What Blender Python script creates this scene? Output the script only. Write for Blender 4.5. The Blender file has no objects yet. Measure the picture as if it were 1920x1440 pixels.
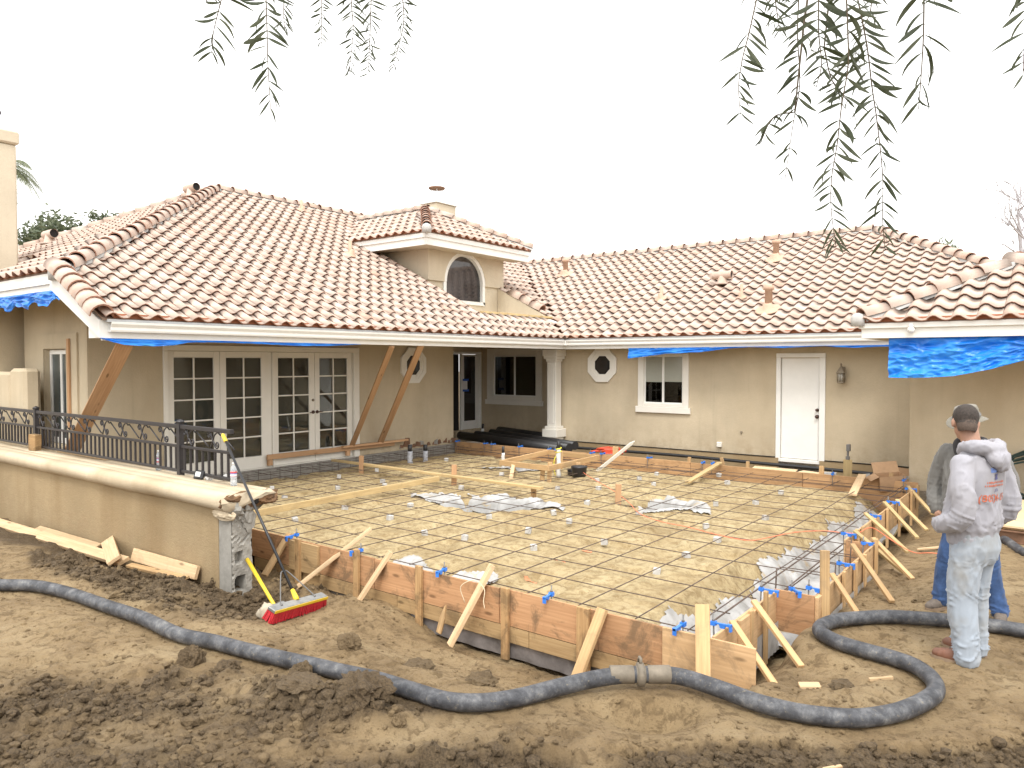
import bpy, bmesh, math, random
import numpy as np
from mathutils import Vector, Matrix, Euler
from mathutils.bvhtree import BVHTree
random.seed(7)
SC = bpy.context.scene
COL = SC.collection
R = math.radians

# ---------------------------------------------------------------- camera
cam_d = bpy.data.cameras.new('camera')
cam = bpy.data.objects.new('camera', cam_d); COL.objects.link(cam)
cam_d.sensor_width = 36.0
cam_d.lens = 36.0 * 1395.0 / 1920.0
cam_d.clip_start = 0.05; cam_d.clip_end = 900.0
cam.location = (0, 0, 1.97)
cam.rotation_euler = (R(90 - 1.726), 0, R(37.64))
SC.camera = cam

# ---------------------------------------------------------------- sky, sun, exposure
W = bpy.data.worlds.new('World'); SC.world = W; W.use_nodes = True
wn = W.node_tree.nodes; wl = W.node_tree.links; wn.clear()
sky = wn.new('ShaderNodeTexSky'); sky.sky_type = 'NISHITA'; sky.sun_disc = False
sky.sun_elevation = R(58); sky.sun_rotation = R(215); sky.dust_density = 4.0; sky.air_density = 1.0
hs = wn.new('ShaderNodeHueSaturation'); hs.inputs['Saturation'].default_value = 0.12
bg1 = wn.new('ShaderNodeBackground'); bg1.inputs['Strength'].default_value = 0.06
bg2 = wn.new('ShaderNodeBackground'); bg2.inputs['Color'].default_value = (1.0, 0.985, 0.96, 1); bg2.inputs['Strength'].default_value = 0.92
add = wn.new('ShaderNodeAddShader'); wo = wn.new('ShaderNodeOutputWorld')
wl.new(sky.outputs[0], hs.inputs['Color']); wl.new(hs.outputs[0], bg1.inputs['Color'])
wl.new(bg1.outputs[0], add.inputs[0]); wl.new(bg2.outputs[0], add.inputs[1]); wl.new(add.outputs[0], wo.inputs['Surface'])
sun_d = bpy.data.lights.new('sun', 'SUN'); sun_d.energy = 1.15; sun_d.angle = R(16); sun_d.color = (1.0, 0.965, 0.91)
sun = bpy.data.objects.new('sun', sun_d); COL.objects.link(sun)
_sd = Vector((0.30, -0.46, 0.84)).normalized()          # towards the sun
sun.rotation_euler = _sd.to_track_quat('Z', 'Y').to_euler()
sky.sun_elevation = math.asin(_sd.z); sky.sun_rotation = math.atan2(_sd.x, _sd.y)
vs = SC.view_settings
vs.view_transform = 'Standard'; vs.look = 'None'; vs.exposure = 0.88; vs.gamma = 1.0; vs.use_curve_mapping = False
SC.cycles.max_bounces = 6; SC.cycles.transparent_max_bounces = 8

# ---------------------------------------------------------------- numpy noise
def _hash(ix, iy, seed):
    h = (ix.astype(np.int64) * 374761393 + iy.astype(np.int64) * 668265263 + seed * 974711) & 0x7fffffff
    h = ((h ^ (h >> 13)) * 1274126177) & 0x7fffffff
    h = h ^ (h >> 16)
    return (h & 0xffff) / 65535.0
def vnoise(x, y, seed=0):
    ix = np.floor(x); iy = np.floor(y); fx = x - ix; fy = y - iy
    u = fx * fx * fx * (fx * (fx * 6 - 15) + 10); v = fy * fy * fy * (fy * (fy * 6 - 15) + 10)
    ix = ix.astype(np.int64); iy = iy.astype(np.int64)
    a = _hash(ix, iy, seed); b = _hash(ix + 1, iy, seed); c = _hash(ix, iy + 1, seed); d = _hash(ix + 1, iy + 1, seed)
    return (a * (1 - u) + b * u) * (1 - v) + (c * (1 - u) + d * u) * v
def fbm(x, y, seed=0, octaves=4, gain=0.5, lac=2.03):
    s = 0; a = 1.0; t = 0
    for o in range(octaves):
        s = s + a * (vnoise(x, y, seed + o * 17) - 0.5) * 2; t += a; a *= gain; x = x * lac + 5.2; y = y * lac + 1.7
    return s / t
def ridged(x, y, seed=0, octaves=4, gain=0.55):
    s = 0; a = 1.0; t = 0
    for o in range(octaves):
        s = s + a * (1 - np.abs(vnoise(x, y, seed + o * 31) - 0.5) * 2) ** 2; t += a; a *= gain; x = x * 2.1 + 3.1; y = y * 2.1 + 7.7
    return s / t
def sstep(a, b, x):
    t = np.clip((x - a) / (b - a), 0, 1); return t * t * (3 - 2 * t)

# ---------------------------------------------------------------- object helpers
WL = {}
def tag(o, label=None, cat=None, group=None, kind=None):
    if label: o['label'] = label
    if cat: o['category'] = cat
    if group: o['group'] = group
    if kind: o['kind'] = kind
    return o
def empty(name, loc, label, cat, group=None):
    o = bpy.data.objects.new(name, None); COL.objects.link(o); o.location = loc
    o.empty_display_size = 0.2
    WL[o] = Matrix.Translation(Vector(loc)); return tag(o, label, cat, group)
def setparent(o, p):
    if p is not None:
        o.parent = p; o.matrix_parent_inverse = WL[p].inverted()
def link(name, me, parent=None, mw=None):
    o = bpy.data.objects.new(name, me); COL.objects.link(o)
    mw = mw or Matrix.Identity(4)
    o.matrix_basis = mw; WL[o] = mw.copy()
    setparent(o, parent)
    return o
def copyobj(o, parent, mw):
    c = o.copy(); COL.objects.link(c); c.parent = None
    c.matrix_basis = mw; WL[c] = mw.copy(); setparent(c, parent); return c
def dup(root, mw, label=None):
    """copy a thing with its parts and sub-parts; meshes shared"""
    T = mw @ WL[root].inverted()
    r = root.copy(); COL.objects.link(r); r.matrix_basis = mw; WL[r] = mw.copy()
    if label: r['label'] = label
    for ch in list(root.children):
        c = copyobj(ch, r, T @ WL[ch])
        for g in list(ch.children): copyobj(g, c, T @ WL[g])
    return r

class MB:
    """collects geometry, then links it as one mesh object"""
    def __init__(s): s.v = []; s.f = []; s.mi = []; s.sm = []
    def add(s, vs, fs, mi=0, smooth=False):
        n = len(s.v); s.v += [tuple(v) for v in vs]
        for f in fs: s.f.append([i + n for i in f]); s.mi.append(mi); s.sm.append(smooth)
        return s
    def box(s, x0, x1, y0, y1, z0, z1, mi=0):
        v = [(x0, y0, z0), (x1, y0, z0), (x1, y1, z0), (x0, y1, z0), (x0, y0, z1), (x1, y0, z1), (x1, y1, z1), (x0, y1, z1)]
        return s.add(v, [(0, 3, 2, 1), (4, 5, 6, 7), (0, 1, 5, 4), (1, 2, 6, 5), (2, 3, 7, 6), (3, 0, 4, 7)], mi)
    def poly(s, pts, mi=0): return s.add(pts, [tuple(range(len(pts)))], mi)
    def prism(s, pts, off, mi=0, smooth=False):
        n = len(pts); off = Vector(off); a = [Vector(p) for p in pts]; b = [p + off for p in a]
        fs = [tuple(range(n))[::-1], tuple(range(n, 2 * n))] + [(i, (i + 1) % n, n + (i + 1) % n, n + i) for i in range(n)]
        return s.add(a + b, fs, mi, smooth)
    def tube(s, pts, r, n=8, mi=0, cap=True, smooth=True, closed=False):
        pts = [Vector(p) for p in pts]; m = len(pts); rs = r if hasattr(r, '__len__') else [r] * m
        vs = []; prev = None
        for i, p in enumerate(pts):
            if closed: t = pts[(i + 1) % m] - pts[i - 1]
            else: t = pts[min(i + 1, m - 1)] - pts[max(i - 1, 0)]
            t.normalize()
            if prev is None:
                a = Vector((0, 0, 1)) if abs(t.z) < .9 else Vector((1, 0, 0)); u = t.cross(a).normalized()
            else:
                u = prev - t * prev.dot(t)
                u = u.normalized() if u.length > 1e-6 else t.orthogonal().normalized()
            prev = u; w = t.cross(u)
            for k in range(n):
                an = 2 * math.pi * k / n; vs.append(p + (u * math.cos(an) + w * math.sin(an)) * rs[i])
        fs = []
        for i in range(m - 1 if not closed else m):
            j = (i + 1) % m
            for k in range(n): fs.append((i * n + k, i * n + (k + 1) % n, j * n + (k + 1) % n, j * n + k))
        s.add(vs, fs, mi, smooth)
        if cap and not closed:
            b = len(s.v) - len(vs)
            s.f.append([b + k for k in range(n)][::-1]); s.mi.append(mi); s.sm.append(False)
            s.f.append([b + (m - 1) * n + k for k in range(n)]); s.mi.append(mi); s.sm.append(False)
        return s
    def lathe(s, prof, c=(0, 0, 0), n=16, mi=0, smooth=True, axis=None):
        M = Matrix.Translation(Vector(c))
        if axis is not None: M = M @ Vector(axis).to_track_quat('Z', 'Y').to_matrix().to_4x4()
        vs = [M @ Vector((r * math.cos(2 * math.pi * k / n), r * math.sin(2 * math.pi * k / n), z)) for r, z in prof for k in range(n)]
        fs = [(i * n + k, i * n + (k + 1) % n, (i + 1) * n + (k + 1) % n, (i + 1) * n + k) for i in range(len(prof) - 1) for k in range(n)]
        fs += [tuple(range(n))[::-1], tuple(range((len(prof) - 1) * n, len(prof) * n))]
        return s.add(vs, fs, mi, smooth)
    def mesh(s, name, mats):
        me = bpy.data.meshes.new(name); me.from_pydata(s.v, [], s.f); me.update()
        for m in (mats if isinstance(mats, (list, tuple)) else [mats]): me.materials.append(m)
        me.polygons.foreach_set('material_index', s.mi); me.polygons.foreach_set('use_smooth', s.sm)
        return me
    def obj(s, name, mats, parent=None, mw=None, bevel=0):
        me = s.mesh(name, mats)
        if bevel:
            bm = bmesh.new(); bm.from_mesh(me)
            bmesh.ops.recalc_face_normals(bm, faces=bm.faces)
            bmesh.ops.bevel(bm, geom=[e for e in bm.edges if e.is_manifold and e.calc_face_angle(0) > .6], offset=bevel, segments=1, affect='EDGES')
            bm.to_mesh(me); bm.free()
        return link(name, me, parent, mw)
def recalc(me):
    bm = bmesh.new(); bm.from_mesh(me); bmesh.ops.recalc_face_normals(bm, faces=bm.faces); bm.to_mesh(me); bm.free()

def frame_between(a, b, up=(0, 0, 1)):
    """matrix whose X runs a->b, Z as close to `up` as possible, origin midway"""
    a = Vector(a); b = Vector(b); x = (b - a).normalized(); u = Vector(up)
    if abs(x.dot(u)) > .98: u = Vector((1, 0, 0)) if abs(x.x) < .9 else Vector((0, 1, 0))
    y = u.cross(x).normalized(); z = x.cross(y)
    M = Matrix((x, y, z)).transposed().to_4x4(); M.translation = (a + b) / 2
    return M, (b - a).length
_jit = random.Random(3)
def board(name, a, b, w, t, mat, parent=None, up=(0, 0, 1), bevel=.003, point=0.0, wane=0.0):
    """sawn lumber from a to b: w across the local Y, t along the local Z (=up); its own local axes carry the grain"""
    M, L = frame_between(a, b, up)
    mb = MB(); h = L / 2; y = w / 2; z = t / 2
    n = max(1, int(L / .6)); vs = []; fs = []
    xs = [-h + L * i / n for i in range(n + 1)]
    if point: xs = xs[:-1] + [h - point, h]
    for i, x in enumerate(xs):
        k = .12 if (point and i == len(xs) - 1) else 1
        dy = _jit.uniform(-wane, wane); dz = _jit.uniform(-wane, wane)
        vs += [(x, -y * k + dy, -z + dz), (x, y * k + dy, -z + dz), (x, y * k + dy, z + dz), (x, -y * k + dy, z + dz)]
    m = len(xs)
    for i in range(m - 1):
        for k in range(4): fs.append((i * 4 + k, i * 4 + (k + 1) % 4, i * 4 + 4 + (k + 1) % 4, i * 4 + 4 + k))
    fs += [(0, 1, 2, 3), tuple(range((m - 1) * 4, m * 4))[::-1]]
    mb.add(vs, [f[::-1] for f in fs])
    return mb.obj(name, mat, parent, M, bevel=bevel)
def catmull(pts, k=6):
    p = [Vector(q) for q in pts]; p = [p[0] * 2 - p[1]] + p + [p[-1] * 2 - p[-2]]; out = []
    for i in range(1, len(p) - 2):
        for j in range(k):
            t = j / k
            out.append(0.5 * ((2 * p[i]) + (p[i + 1] - p[i - 1]) * t + (2 * p[i - 1] - 5 * p[i] + 4 * p[i + 1] - p[i + 2]) * t * t + (3 * p[i] - p[i - 1] - 3 * p[i + 1] + p[i + 2]) * t ** 3))
    out.append(p[-2]); return out

# ---------------------------------------------------------------- materials
def newmat(name):
    m = bpy.data.materials.new(name); m.use_nodes = True
    nt = m.node_tree; b = nt.nodes['Principled BSDF']; return m, nt, b
def N(nt, t, **kw):
    n = nt.nodes.new('ShaderNode' + t)
    for k, v in kw.items():
        if k in n.inputs: n.inputs[k].default_value = v
        else: setattr(n, k, v)
    return n
def ramp(nt, stops, inp=None):
    r = nt.nodes.new('ShaderNodeValToRGB'); e = r.color_ramp.elements
    while len(e) < len(stops): e.new(.5)
    for el, (p, c) in zip(e, stops): el.position = p; el.color = (*c, 1) if len(c) == 3 else c
    if inp: nt.links.new(inp, r.inputs[0])
    return r
def noise(nt, scale, detail=4, rough=.6, coord=None, dist=0.0):
    n = nt.nodes.new('ShaderNodeTexNoise'); n.inputs['Scale'].default_value = scale; n.inputs['Detail'].default_value = detail
    n.inputs['Roughness'].default_value = rough; n.inputs['Distortion'].default_value = dist
    if coord: nt.links.new(coord, n.inputs['Vector'])
    return n
def mixc(nt, fac, a, b, mode='MIX'):
    m = nt.nodes.new('ShaderNodeMix'); m.data_type = 'RGBA'; m.blend_type = mode
    for sock, v in ((m.inputs[0], fac), (m.inputs[6], a), (m.inputs[7], b)):
        if hasattr(v, 'is_output'): nt.links.new(v, sock)
        elif hasattr(v, '__len__'): sock.default_value = (*v, 1) if len(v) == 3 else v
        else: sock.default_value = v
    return m.outputs[2]
def bump(nt, b, h, strength=.3, dist=.01):
    n = nt.nodes.new('ShaderNodeBump'); n.inputs['Strength'].default_value = strength; n.inputs['Distance'].default_value = dist
    nt.links.new(h, n.inputs['Height']); nt.links.new(n.outputs[0], b.inputs['Normal']); return n
def geo(nt): return nt.nodes.new('ShaderNodeNewGeometry').outputs['Position']
def objc(nt): return nt.nodes.new('ShaderNodeTexCoord').outputs['Object']
def mapping(nt, vec, scale=(1, 1, 1), loc=None):
    m = nt.nodes.new('ShaderNodeMapping'); m.inputs['Scale'].default_value = scale
    nt.links.new(vec, m.inputs['Vector'])
    if loc is not None: nt.links.new(loc, m.inputs['Location'])
    return m.outputs[0]
def mth(nt, op, a, b=None, clamp=False):
    m = nt.nodes.new('ShaderNodeMath'); m.operation = op; m.use_clamp = clamp
    for s, v in ((m.inputs[0], a), (m.inputs[1], b)):
        if v is None: continue
        if hasattr(v, 'is_output'): nt.links.new(v, s)
        else: s.default_value = v
    return m.outputs[0]
def plain(name, col, rough=.6, metal=0.0, var=.12, nscale=8, bmp=0.0, bscale=60, spec=.5):
    m, nt, b = newmat(name); g = geo(nt); n = noise(nt, nscale, 5, .65, g)
    c = ramp(nt, [(.25, [x * (1 - var) for x in col]), (.75, [min(1, x * (1 + var)) for x in col])], n.outputs[0])
    nt.links.new(c.outputs[0], b.inputs['Base Color']); b.inputs['Roughness'].default_value = rough; b.inputs['Metallic'].default_value = metal
    b.inputs['Specular IOR Level'].default_value = spec
    if bmp: bump(nt, b, noise(nt, bscale, 4, .6, g).outputs[0], bmp, .01)
    return m

def stucco_mat(name, col, dirt=.35, bs=.5):
    m, nt, b = newmat(name); g = geo(nt)
    big = noise(nt, .9, 5, .6, g); st = noise(nt, 1.0, 4, .6, mapping(nt, g, (1.6, 1.6, .35)))
    fine = noise(nt, 55, 4, .7, g); mid = noise(nt, 14, 4, .7, g)
    c = ramp(nt, [(.3, [x * .86 for x in col]), (.7, [x * 1.1 for x in col])], big.outputs[0]).outputs[0]
    c = mixc(nt, ramp(nt, [(.45, (0, 0, 0)), (.75, (dirt,) * 3)], st.outputs[0]).outputs[0], c, [col[0] * .72, col[1] * .66, col[2] * .58])
    c = mixc(nt, ramp(nt, [(.4, (0, 0, 0)), (.8, (.25,) * 3)], fine.outputs[0]).outputs[0], c, [x * .72 for x in col])
    # mud splashed up from the building site, and thin run-off streaks
    sx = nt.nodes.new('ShaderNodeSeparateXYZ'); nt.links.new(g, sx.inputs[0])
    band = ramp(nt, [(0, (1, 1, 1)), (.35, (.35,) * 3), (1, (0, 0, 0))], mth(nt, 'MULTIPLY', mth(nt, 'ADD', sx.outputs[2], .05), 1.4)).outputs[0]
    spl = ramp(nt, [(.44, (0, 0, 0)), (.62, (.55,) * 3)], noise(nt, 5.5, 6, .75, g).outputs[0]).outputs[0]
    mm = nt.nodes.new('ShaderNodeMix'); mm.data_type = 'RGBA'; mm.blend_type = 'MULTIPLY'; mm.inputs[0].default_value = 1; nt.links.new(band, mm.inputs[6]); nt.links.new(spl, mm.inputs[7])
    c = mixc(nt, mm.outputs[2], c, (.30, .215, .125))
    run = noise(nt, 1.0, 5, .7, mapping(nt, g, (6.5, 6.5, .22)))
    c = mixc(nt, ramp(nt, [(.58, (0, 0, 0)), (.70, (.22,) * 3)], run.outputs[0]).outputs[0], c, [x * .62 for x in col])
    nt.links.new(c, b.inputs['Base Color']); b.inputs['Roughness'].default_value = .92; b.inputs['Specular IOR Level'].default_value = .2
    h = mth(nt, 'ADD', mth(nt, 'MULTIPLY', fine.outputs[0], .6), mth(nt, 'MULTIPLY', mid.outputs[0], .6))
    bump(nt, b, h, bs, .012); return m
def wood_mat(name, light, dark, stain=0.0, staincol=(.10, .07, .04), rough=.75):
    """grain runs along the object's own X; each board gets its own offset and tone"""
    m, nt, b = newmat(name); oc = objc(nt); oi = nt.nodes.new('ShaderNodeObjectInfo')
    off = nt.nodes.new('ShaderNodeCombineXYZ')
    r = mth(nt, 'MULTIPLY', oi.outputs['Random'], 37.0)
    for i in range(3): nt.links.new(r, off.inputs[i])
    v = mapping(nt, oc, (.55, 9, 9), off.outputs[0])
    n1 = noise(nt, 2.0, 5, .65, v, .6); v2 = mapping(nt, oc, (3, 120, 120), off.outputs[0]); n2 = noise(nt, 1.0, 3, .6, v2)
    wv = nt.nodes.new('ShaderNodeTexWave'); wv.wave_type = 'RINGS'; wv.rings_direction = 'X'; wv.inputs['Scale'].default_value = 1.6
    wv.inputs['Distortion'].default_value = 5; wv.inputs['Detail'].default_value = 3; wv.inputs['Detail Scale'].default_value = .8
    nt.links.new(mapping(nt, oc, (.25, 9, 9), off.outputs[0]), wv.inputs['Vector'])
    c = ramp(nt, [(.25, dark), (.6, light), (.85, [min(1, x * 1.12) for x in light])], n1.outputs[0]).outputs[0]
    c = mixc(nt, mth(nt, 'MULTIPLY', wv.outputs[0], .35), c, dark)
    c = mixc(nt, ramp(nt, [(.5, (0, 0, 0)), (.75, (.35,) * 3)], n2.outputs[0]).outputs[0], c, [x * .7 for x in dark])
    kn = nt.nodes.new('ShaderNodeTexVoronoi'); kn.inputs['Scale'].default_value = 1.0
    nt.links.new(mapping(nt, oc, (2.2, 7, 7), off.outputs[0]), kn.inputs['Vector'])
    c = mixc(nt, ramp(nt, [(.06, (.85,) * 3), (.14, (0, 0, 0))], kn.outputs['Distance']).outputs[0], c, [x * .45 for x in dark])
    tone = ramp(nt, [(0, (.80, .78, .74)), (1, (1.12, 1.08, 1.04))], oi.outputs['Random']).outputs[0]
    c = mixc(nt, 1.0, c, tone, 'MULTIPLY')
    if stain:
        g = geo(nt); s1 = noise(nt, 3.2, 6, .7, g, .8)
        c = mixc(nt, ramp(nt, [(.50, (0, 0, 0)), (.62, (stain,) * 3)], s1.outputs[0]).outputs[0], c, staincol)
    nt.links.new(c, b.inputs['Base Color']); b.inputs['Roughness'].default_value = rough; b.inputs['Specular IOR Level'].default_value = .25
    bump(nt, b, mth(nt, 'ADD', n2.outputs[0], n1.outputs[0]), .25, .004); return m

M = {}
M['stucco'] = stucco_mat('stucco', (.515, .435, .31), .38)
M['stucco_light'] = stucco_mat('stucco_light', (.58, .505, .385), .3)
M['stucco_wall'] = stucco_mat('stucco_wall', (.35, .265, .155), .9, .8)
M['cap'] = stucco_mat('cap_plaster', (.55, .46, .33), .85, .6)
M['white'] = plain('white_paint', (.78, .77, .73), .5, var=.05, nscale=3)
M['trim'] = plain('cream_paint', (.73, .70, .63), .5, var=.05, nscale=3)
M['gutter'] = plain('gutter_enamel', (.80, .79, .755), .35, var=.05, nscale=4)
M['flash'] = plain('metal_flashing', (.55, .56, .56), .4, .6, var=.15, nscale=6)
M['iron'] = plain('wrought_iron', (.035, .032, .034), .42, .3, var=.25, nscale=25)
M['dark'] = plain('dark_void', (.012, .010, .009), .9)
M['concrete'] = plain('concrete', (.275, .26, .23), .9, var=.22, nscale=9, bmp=.4, bscale=40)
M['block'] = plain('grey_block', (.47, .46, .44), .9, var=.18, nscale=20, bmp=.4, bscale=70)
M['rebar'] = plain('rebar_steel', (.115, .082, .065), .7, .25, var=.45, nscale=7, bmp=.5, bscale=220)
M['blue_plastic'] = plain('blue_plastic', (.035, .19, .66), .4, var=.1)
M['bolt'] = plain('galvanised_bolt', (.17, .165, .16), .5, .5)
M['black'] = plain('black_plastic', (.014, .014, .016), .4, var=.3)
M['abs'] = plain('black_pipe', (.02, .02, .021), .45, var=.3)
M['pvc'] = plain('white_pvc', (.66, .66, .64), .4, var=.08, nscale=12)
M['yellow'] = plain('yellow_plastic', (.72, .50, .03), .4, var=.08)
M['red'] = plain('red_bristle', (.42, .012, .02), .75, var=.35, nscale=60, bmp=.8, bscale=120)
M['orange'] = plain('orange_cord', (.70, .20, .10), .5)
M['redstuff'] = plain('red_plastic', (.62, .07, .03), .5, var=.25, nscale=25)
M['steel'] = plain('tool_steel', (.30, .30, .29), .45, .7, var=.3, nscale=14)
M['rust'] = plain('rusty_steel', (.20, .11, .065), .8, .2, var=.4, nscale=10)
M['rock'] = plain('pale_rock', (.42, .36, .27), .9, var=.2, nscale=12, bmp=.5, bscale=30)
M['paper'] = plain('paper', (.75, .74, .72), .8, var=.03)
M['tape'] = plain('blue_tape', (.02, .10, .42), .6)
M['bronze'] = plain('dark_bronze', (.09, .05, .04), .35, .6)
M['lamp'] = plain('taupe_lamp', (.24, .20, .145), .55, .3, var=.2, nscale=30)
M['card'] = plain('cardboard', (.40, .25, .14), .9, var=.15, nscale=10)
M['wood'] = wood_mat('pine_lumber', (.60, .42, .225), (.41, .26, .13), .35, (.28, .20, .12))
M['wood_pale'] = wood_mat('pale_pine', (.66, .50, .32), (.50, .355, .21), .35, (.32, .24, .15))
M['plastic_dark'] = plain('muddy_plastic', (.17, .155, .15), .3, var=.6, nscale=5)
M['wood_yellow'] = wood_mat('yellow_pine', (.56, .435, .235), (.41, .30, .145), .3, (.28, .2, .11))
M['wood_red'] = wood_mat('fir_lumber', (.58, .37, .215), (.43, .25, .135))
M['stakew'] = wood_mat('stake_lumber', (.50, .335, .17), (.33, .20, .095), .55)
M['ply'] = wood_mat('form_plywood', (.52, .31, .17), (.37, .205, .105), .75, (.15, .10, .058))
M['ply_clean'] = wood_mat('clean_plywood', (.58, .40, .23), (.45, .295, .155), .5, (.24, .17, .10))
M['wood_back'] = wood_mat('orange_plank', (.58, .37, .20), (.42, .25, .125), .45, (.25, .15, .08))
M['ply_sheet'] = wood_mat('plywood_sheet', (.72, .58, .38), (.60, .46, .29))
M['wood_wet'] = wood_mat('damp_lumber', (.42, .30, .16), (.30, .20, .10), .5)

# opaque glass with the unlit room's dark put into its colour; clear glass follows
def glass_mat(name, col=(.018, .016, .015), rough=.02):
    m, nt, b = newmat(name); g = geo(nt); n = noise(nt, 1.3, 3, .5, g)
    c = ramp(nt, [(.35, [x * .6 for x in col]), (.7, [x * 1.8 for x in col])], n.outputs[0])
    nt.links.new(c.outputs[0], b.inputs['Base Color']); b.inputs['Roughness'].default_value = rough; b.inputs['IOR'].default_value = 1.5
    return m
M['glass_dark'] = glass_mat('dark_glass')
def clear_glass():
    m, nt, b = newmat('window_glass'); nt.nodes.remove(b); out = nt.nodes['Material Output']
    tr = nt.nodes.new('ShaderNodeBsdfTransparent'); tr.inputs['Color'].default_value = (.52, .53, .52, 1); gl = nt.nodes.new('ShaderNodeBsdfGlossy'); gl.inputs['Roughness'].default_value = .015
    fr = nt.nodes.new('ShaderNodeFresnel'); fr.inputs['IOR'].default_value = 1.55; mx = nt.nodes.new('ShaderNodeMixShader')
    k = mth(nt, 'MULTIPLY', fr.outputs[0], 1.15, True); nt.links.new(k, mx.inputs[0]); nt.links.new(tr.outputs[0], mx.inputs[1]); nt.links.new(gl.outputs[0], mx.inputs[2]); nt.links.new(mx.outputs[0], out.inputs['Surface']); return m
M['glass'] = clear_glass()
M['glass_blue'] = glass_mat('porch_glass', (.05, .06, .06))
M['glass_brown'] = glass_mat('arched_glass', (.055, .05, .05), .03)

def tile_mat():
    m, nt, b = newmat('clay_tile'); oi = nt.nodes.new('ShaderNodeObjectInfo'); gn = nt.nodes.new('ShaderNodeNewGeometry')
    g = gn.outputs['Position']
    rnd = mth(nt, 'FRACT', mth(nt, 'ADD', oi.outputs['Random'], mth(nt, 'MULTIPLY', gn.outputs['Random Per Island'], 7.31)))
    c = ramp(nt, [(0, (.48, .355, .285)), (.2, (.505, .39, .32)), (.45, (.53, .425, .355)), (.7, (.51, .395, .325)), (.9, (.55, .455, .39)), (1, (.47, .325, .25))], rnd).outputs[0]
    n1 = noise(nt, 7, 5, .7, g); n2 = noise(nt, 60, 4, .7, g)
    c = mixc(nt, ramp(nt, [(.5, (0, 0, 0)), (.7, (.45,) * 3)], n1.outputs[0]).outputs[0], c, (.60, .53, .465))
    c = mixc(nt, ramp(nt, [(.28, (.4,) * 3), (.45, (0, 0, 0))], n1.outputs[0]).outputs[0], c, (.46, .29, .20))
    c = mixc(nt, ramp(nt, [(.6, (0, 0, 0)), (.8, (.35,) * 3)], n2.outputs[0]).outputs[0], c, (.34, .23, .17))
    nt.links.new(c, b.inputs['Base Color']); b.inputs['Roughness'].default_value = .85; b.inputs['Specular IOR Level'].default_value = .3
    bump(nt, b, n2.outputs[0], .25, .006); return m
M['tile'] = tile_mat()
M['tile_body'] = plain('tile_body', (.40, .215, .15), .9, var=.3, nscale=14)
M['birdstop'] = plain('eave_closure', (.36, .14, .075), .9, var=.25, nscale=10)
M['mortar'] = plain('grey_mortar', (.46, .45, .43), .95, var=.2, nscale=12, bmp=.6, bscale=30)
M['deck'] = plain('roof_underlay', (.22, .15, .11), .95)

def tarp_mat():
    m, nt, b = newmat('blue_tarp'); g = geo(nt); n = noise(nt, 2.2, 4, .5, g)
    c = ramp(nt, [(.3, (.006, .13, .55)), (.55, (.014, .22, .76)), (.8, (.06, .34, .86))], n.outputs[0])
    nt.links.new(c.outputs[0], b.inputs['Base Color']); b.inputs['Roughness'].default_value = .36
    bump(nt, b, noise(nt, 8, 4, .55, g, .4).outputs[0], .28, .016); return m
M['tarp'] = tarp_mat()
def plastic_mat():
    m, nt, b = newmat('vapour_barrier'); g = geo(nt); n = noise(nt, 3.5, 5, .65, g)
    c = ramp(nt, [(.3, (.24, .235, .22)), (.52, (.38, .375, .365)), (.8, (.53, .53, .52))], n.outputs[0])
    s = noise(nt, 6, 6, .7, g, .5)
    cc = mixc(nt, ramp(nt, [(.58, (0, 0, 0)), (.66, (.8,) * 3)], s.outputs[0]).outputs[0], c.outputs[0], (.36, .27, .15))
    nt.links.new(cc, b.inputs['Base Color']); b.inputs['Roughness'].default_value = .42
    bump(nt, b, noise(nt, 7, 4, .6, g, .8).outputs[0], .3, .02); return m
M['plastic'] = plastic_mat()
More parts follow.
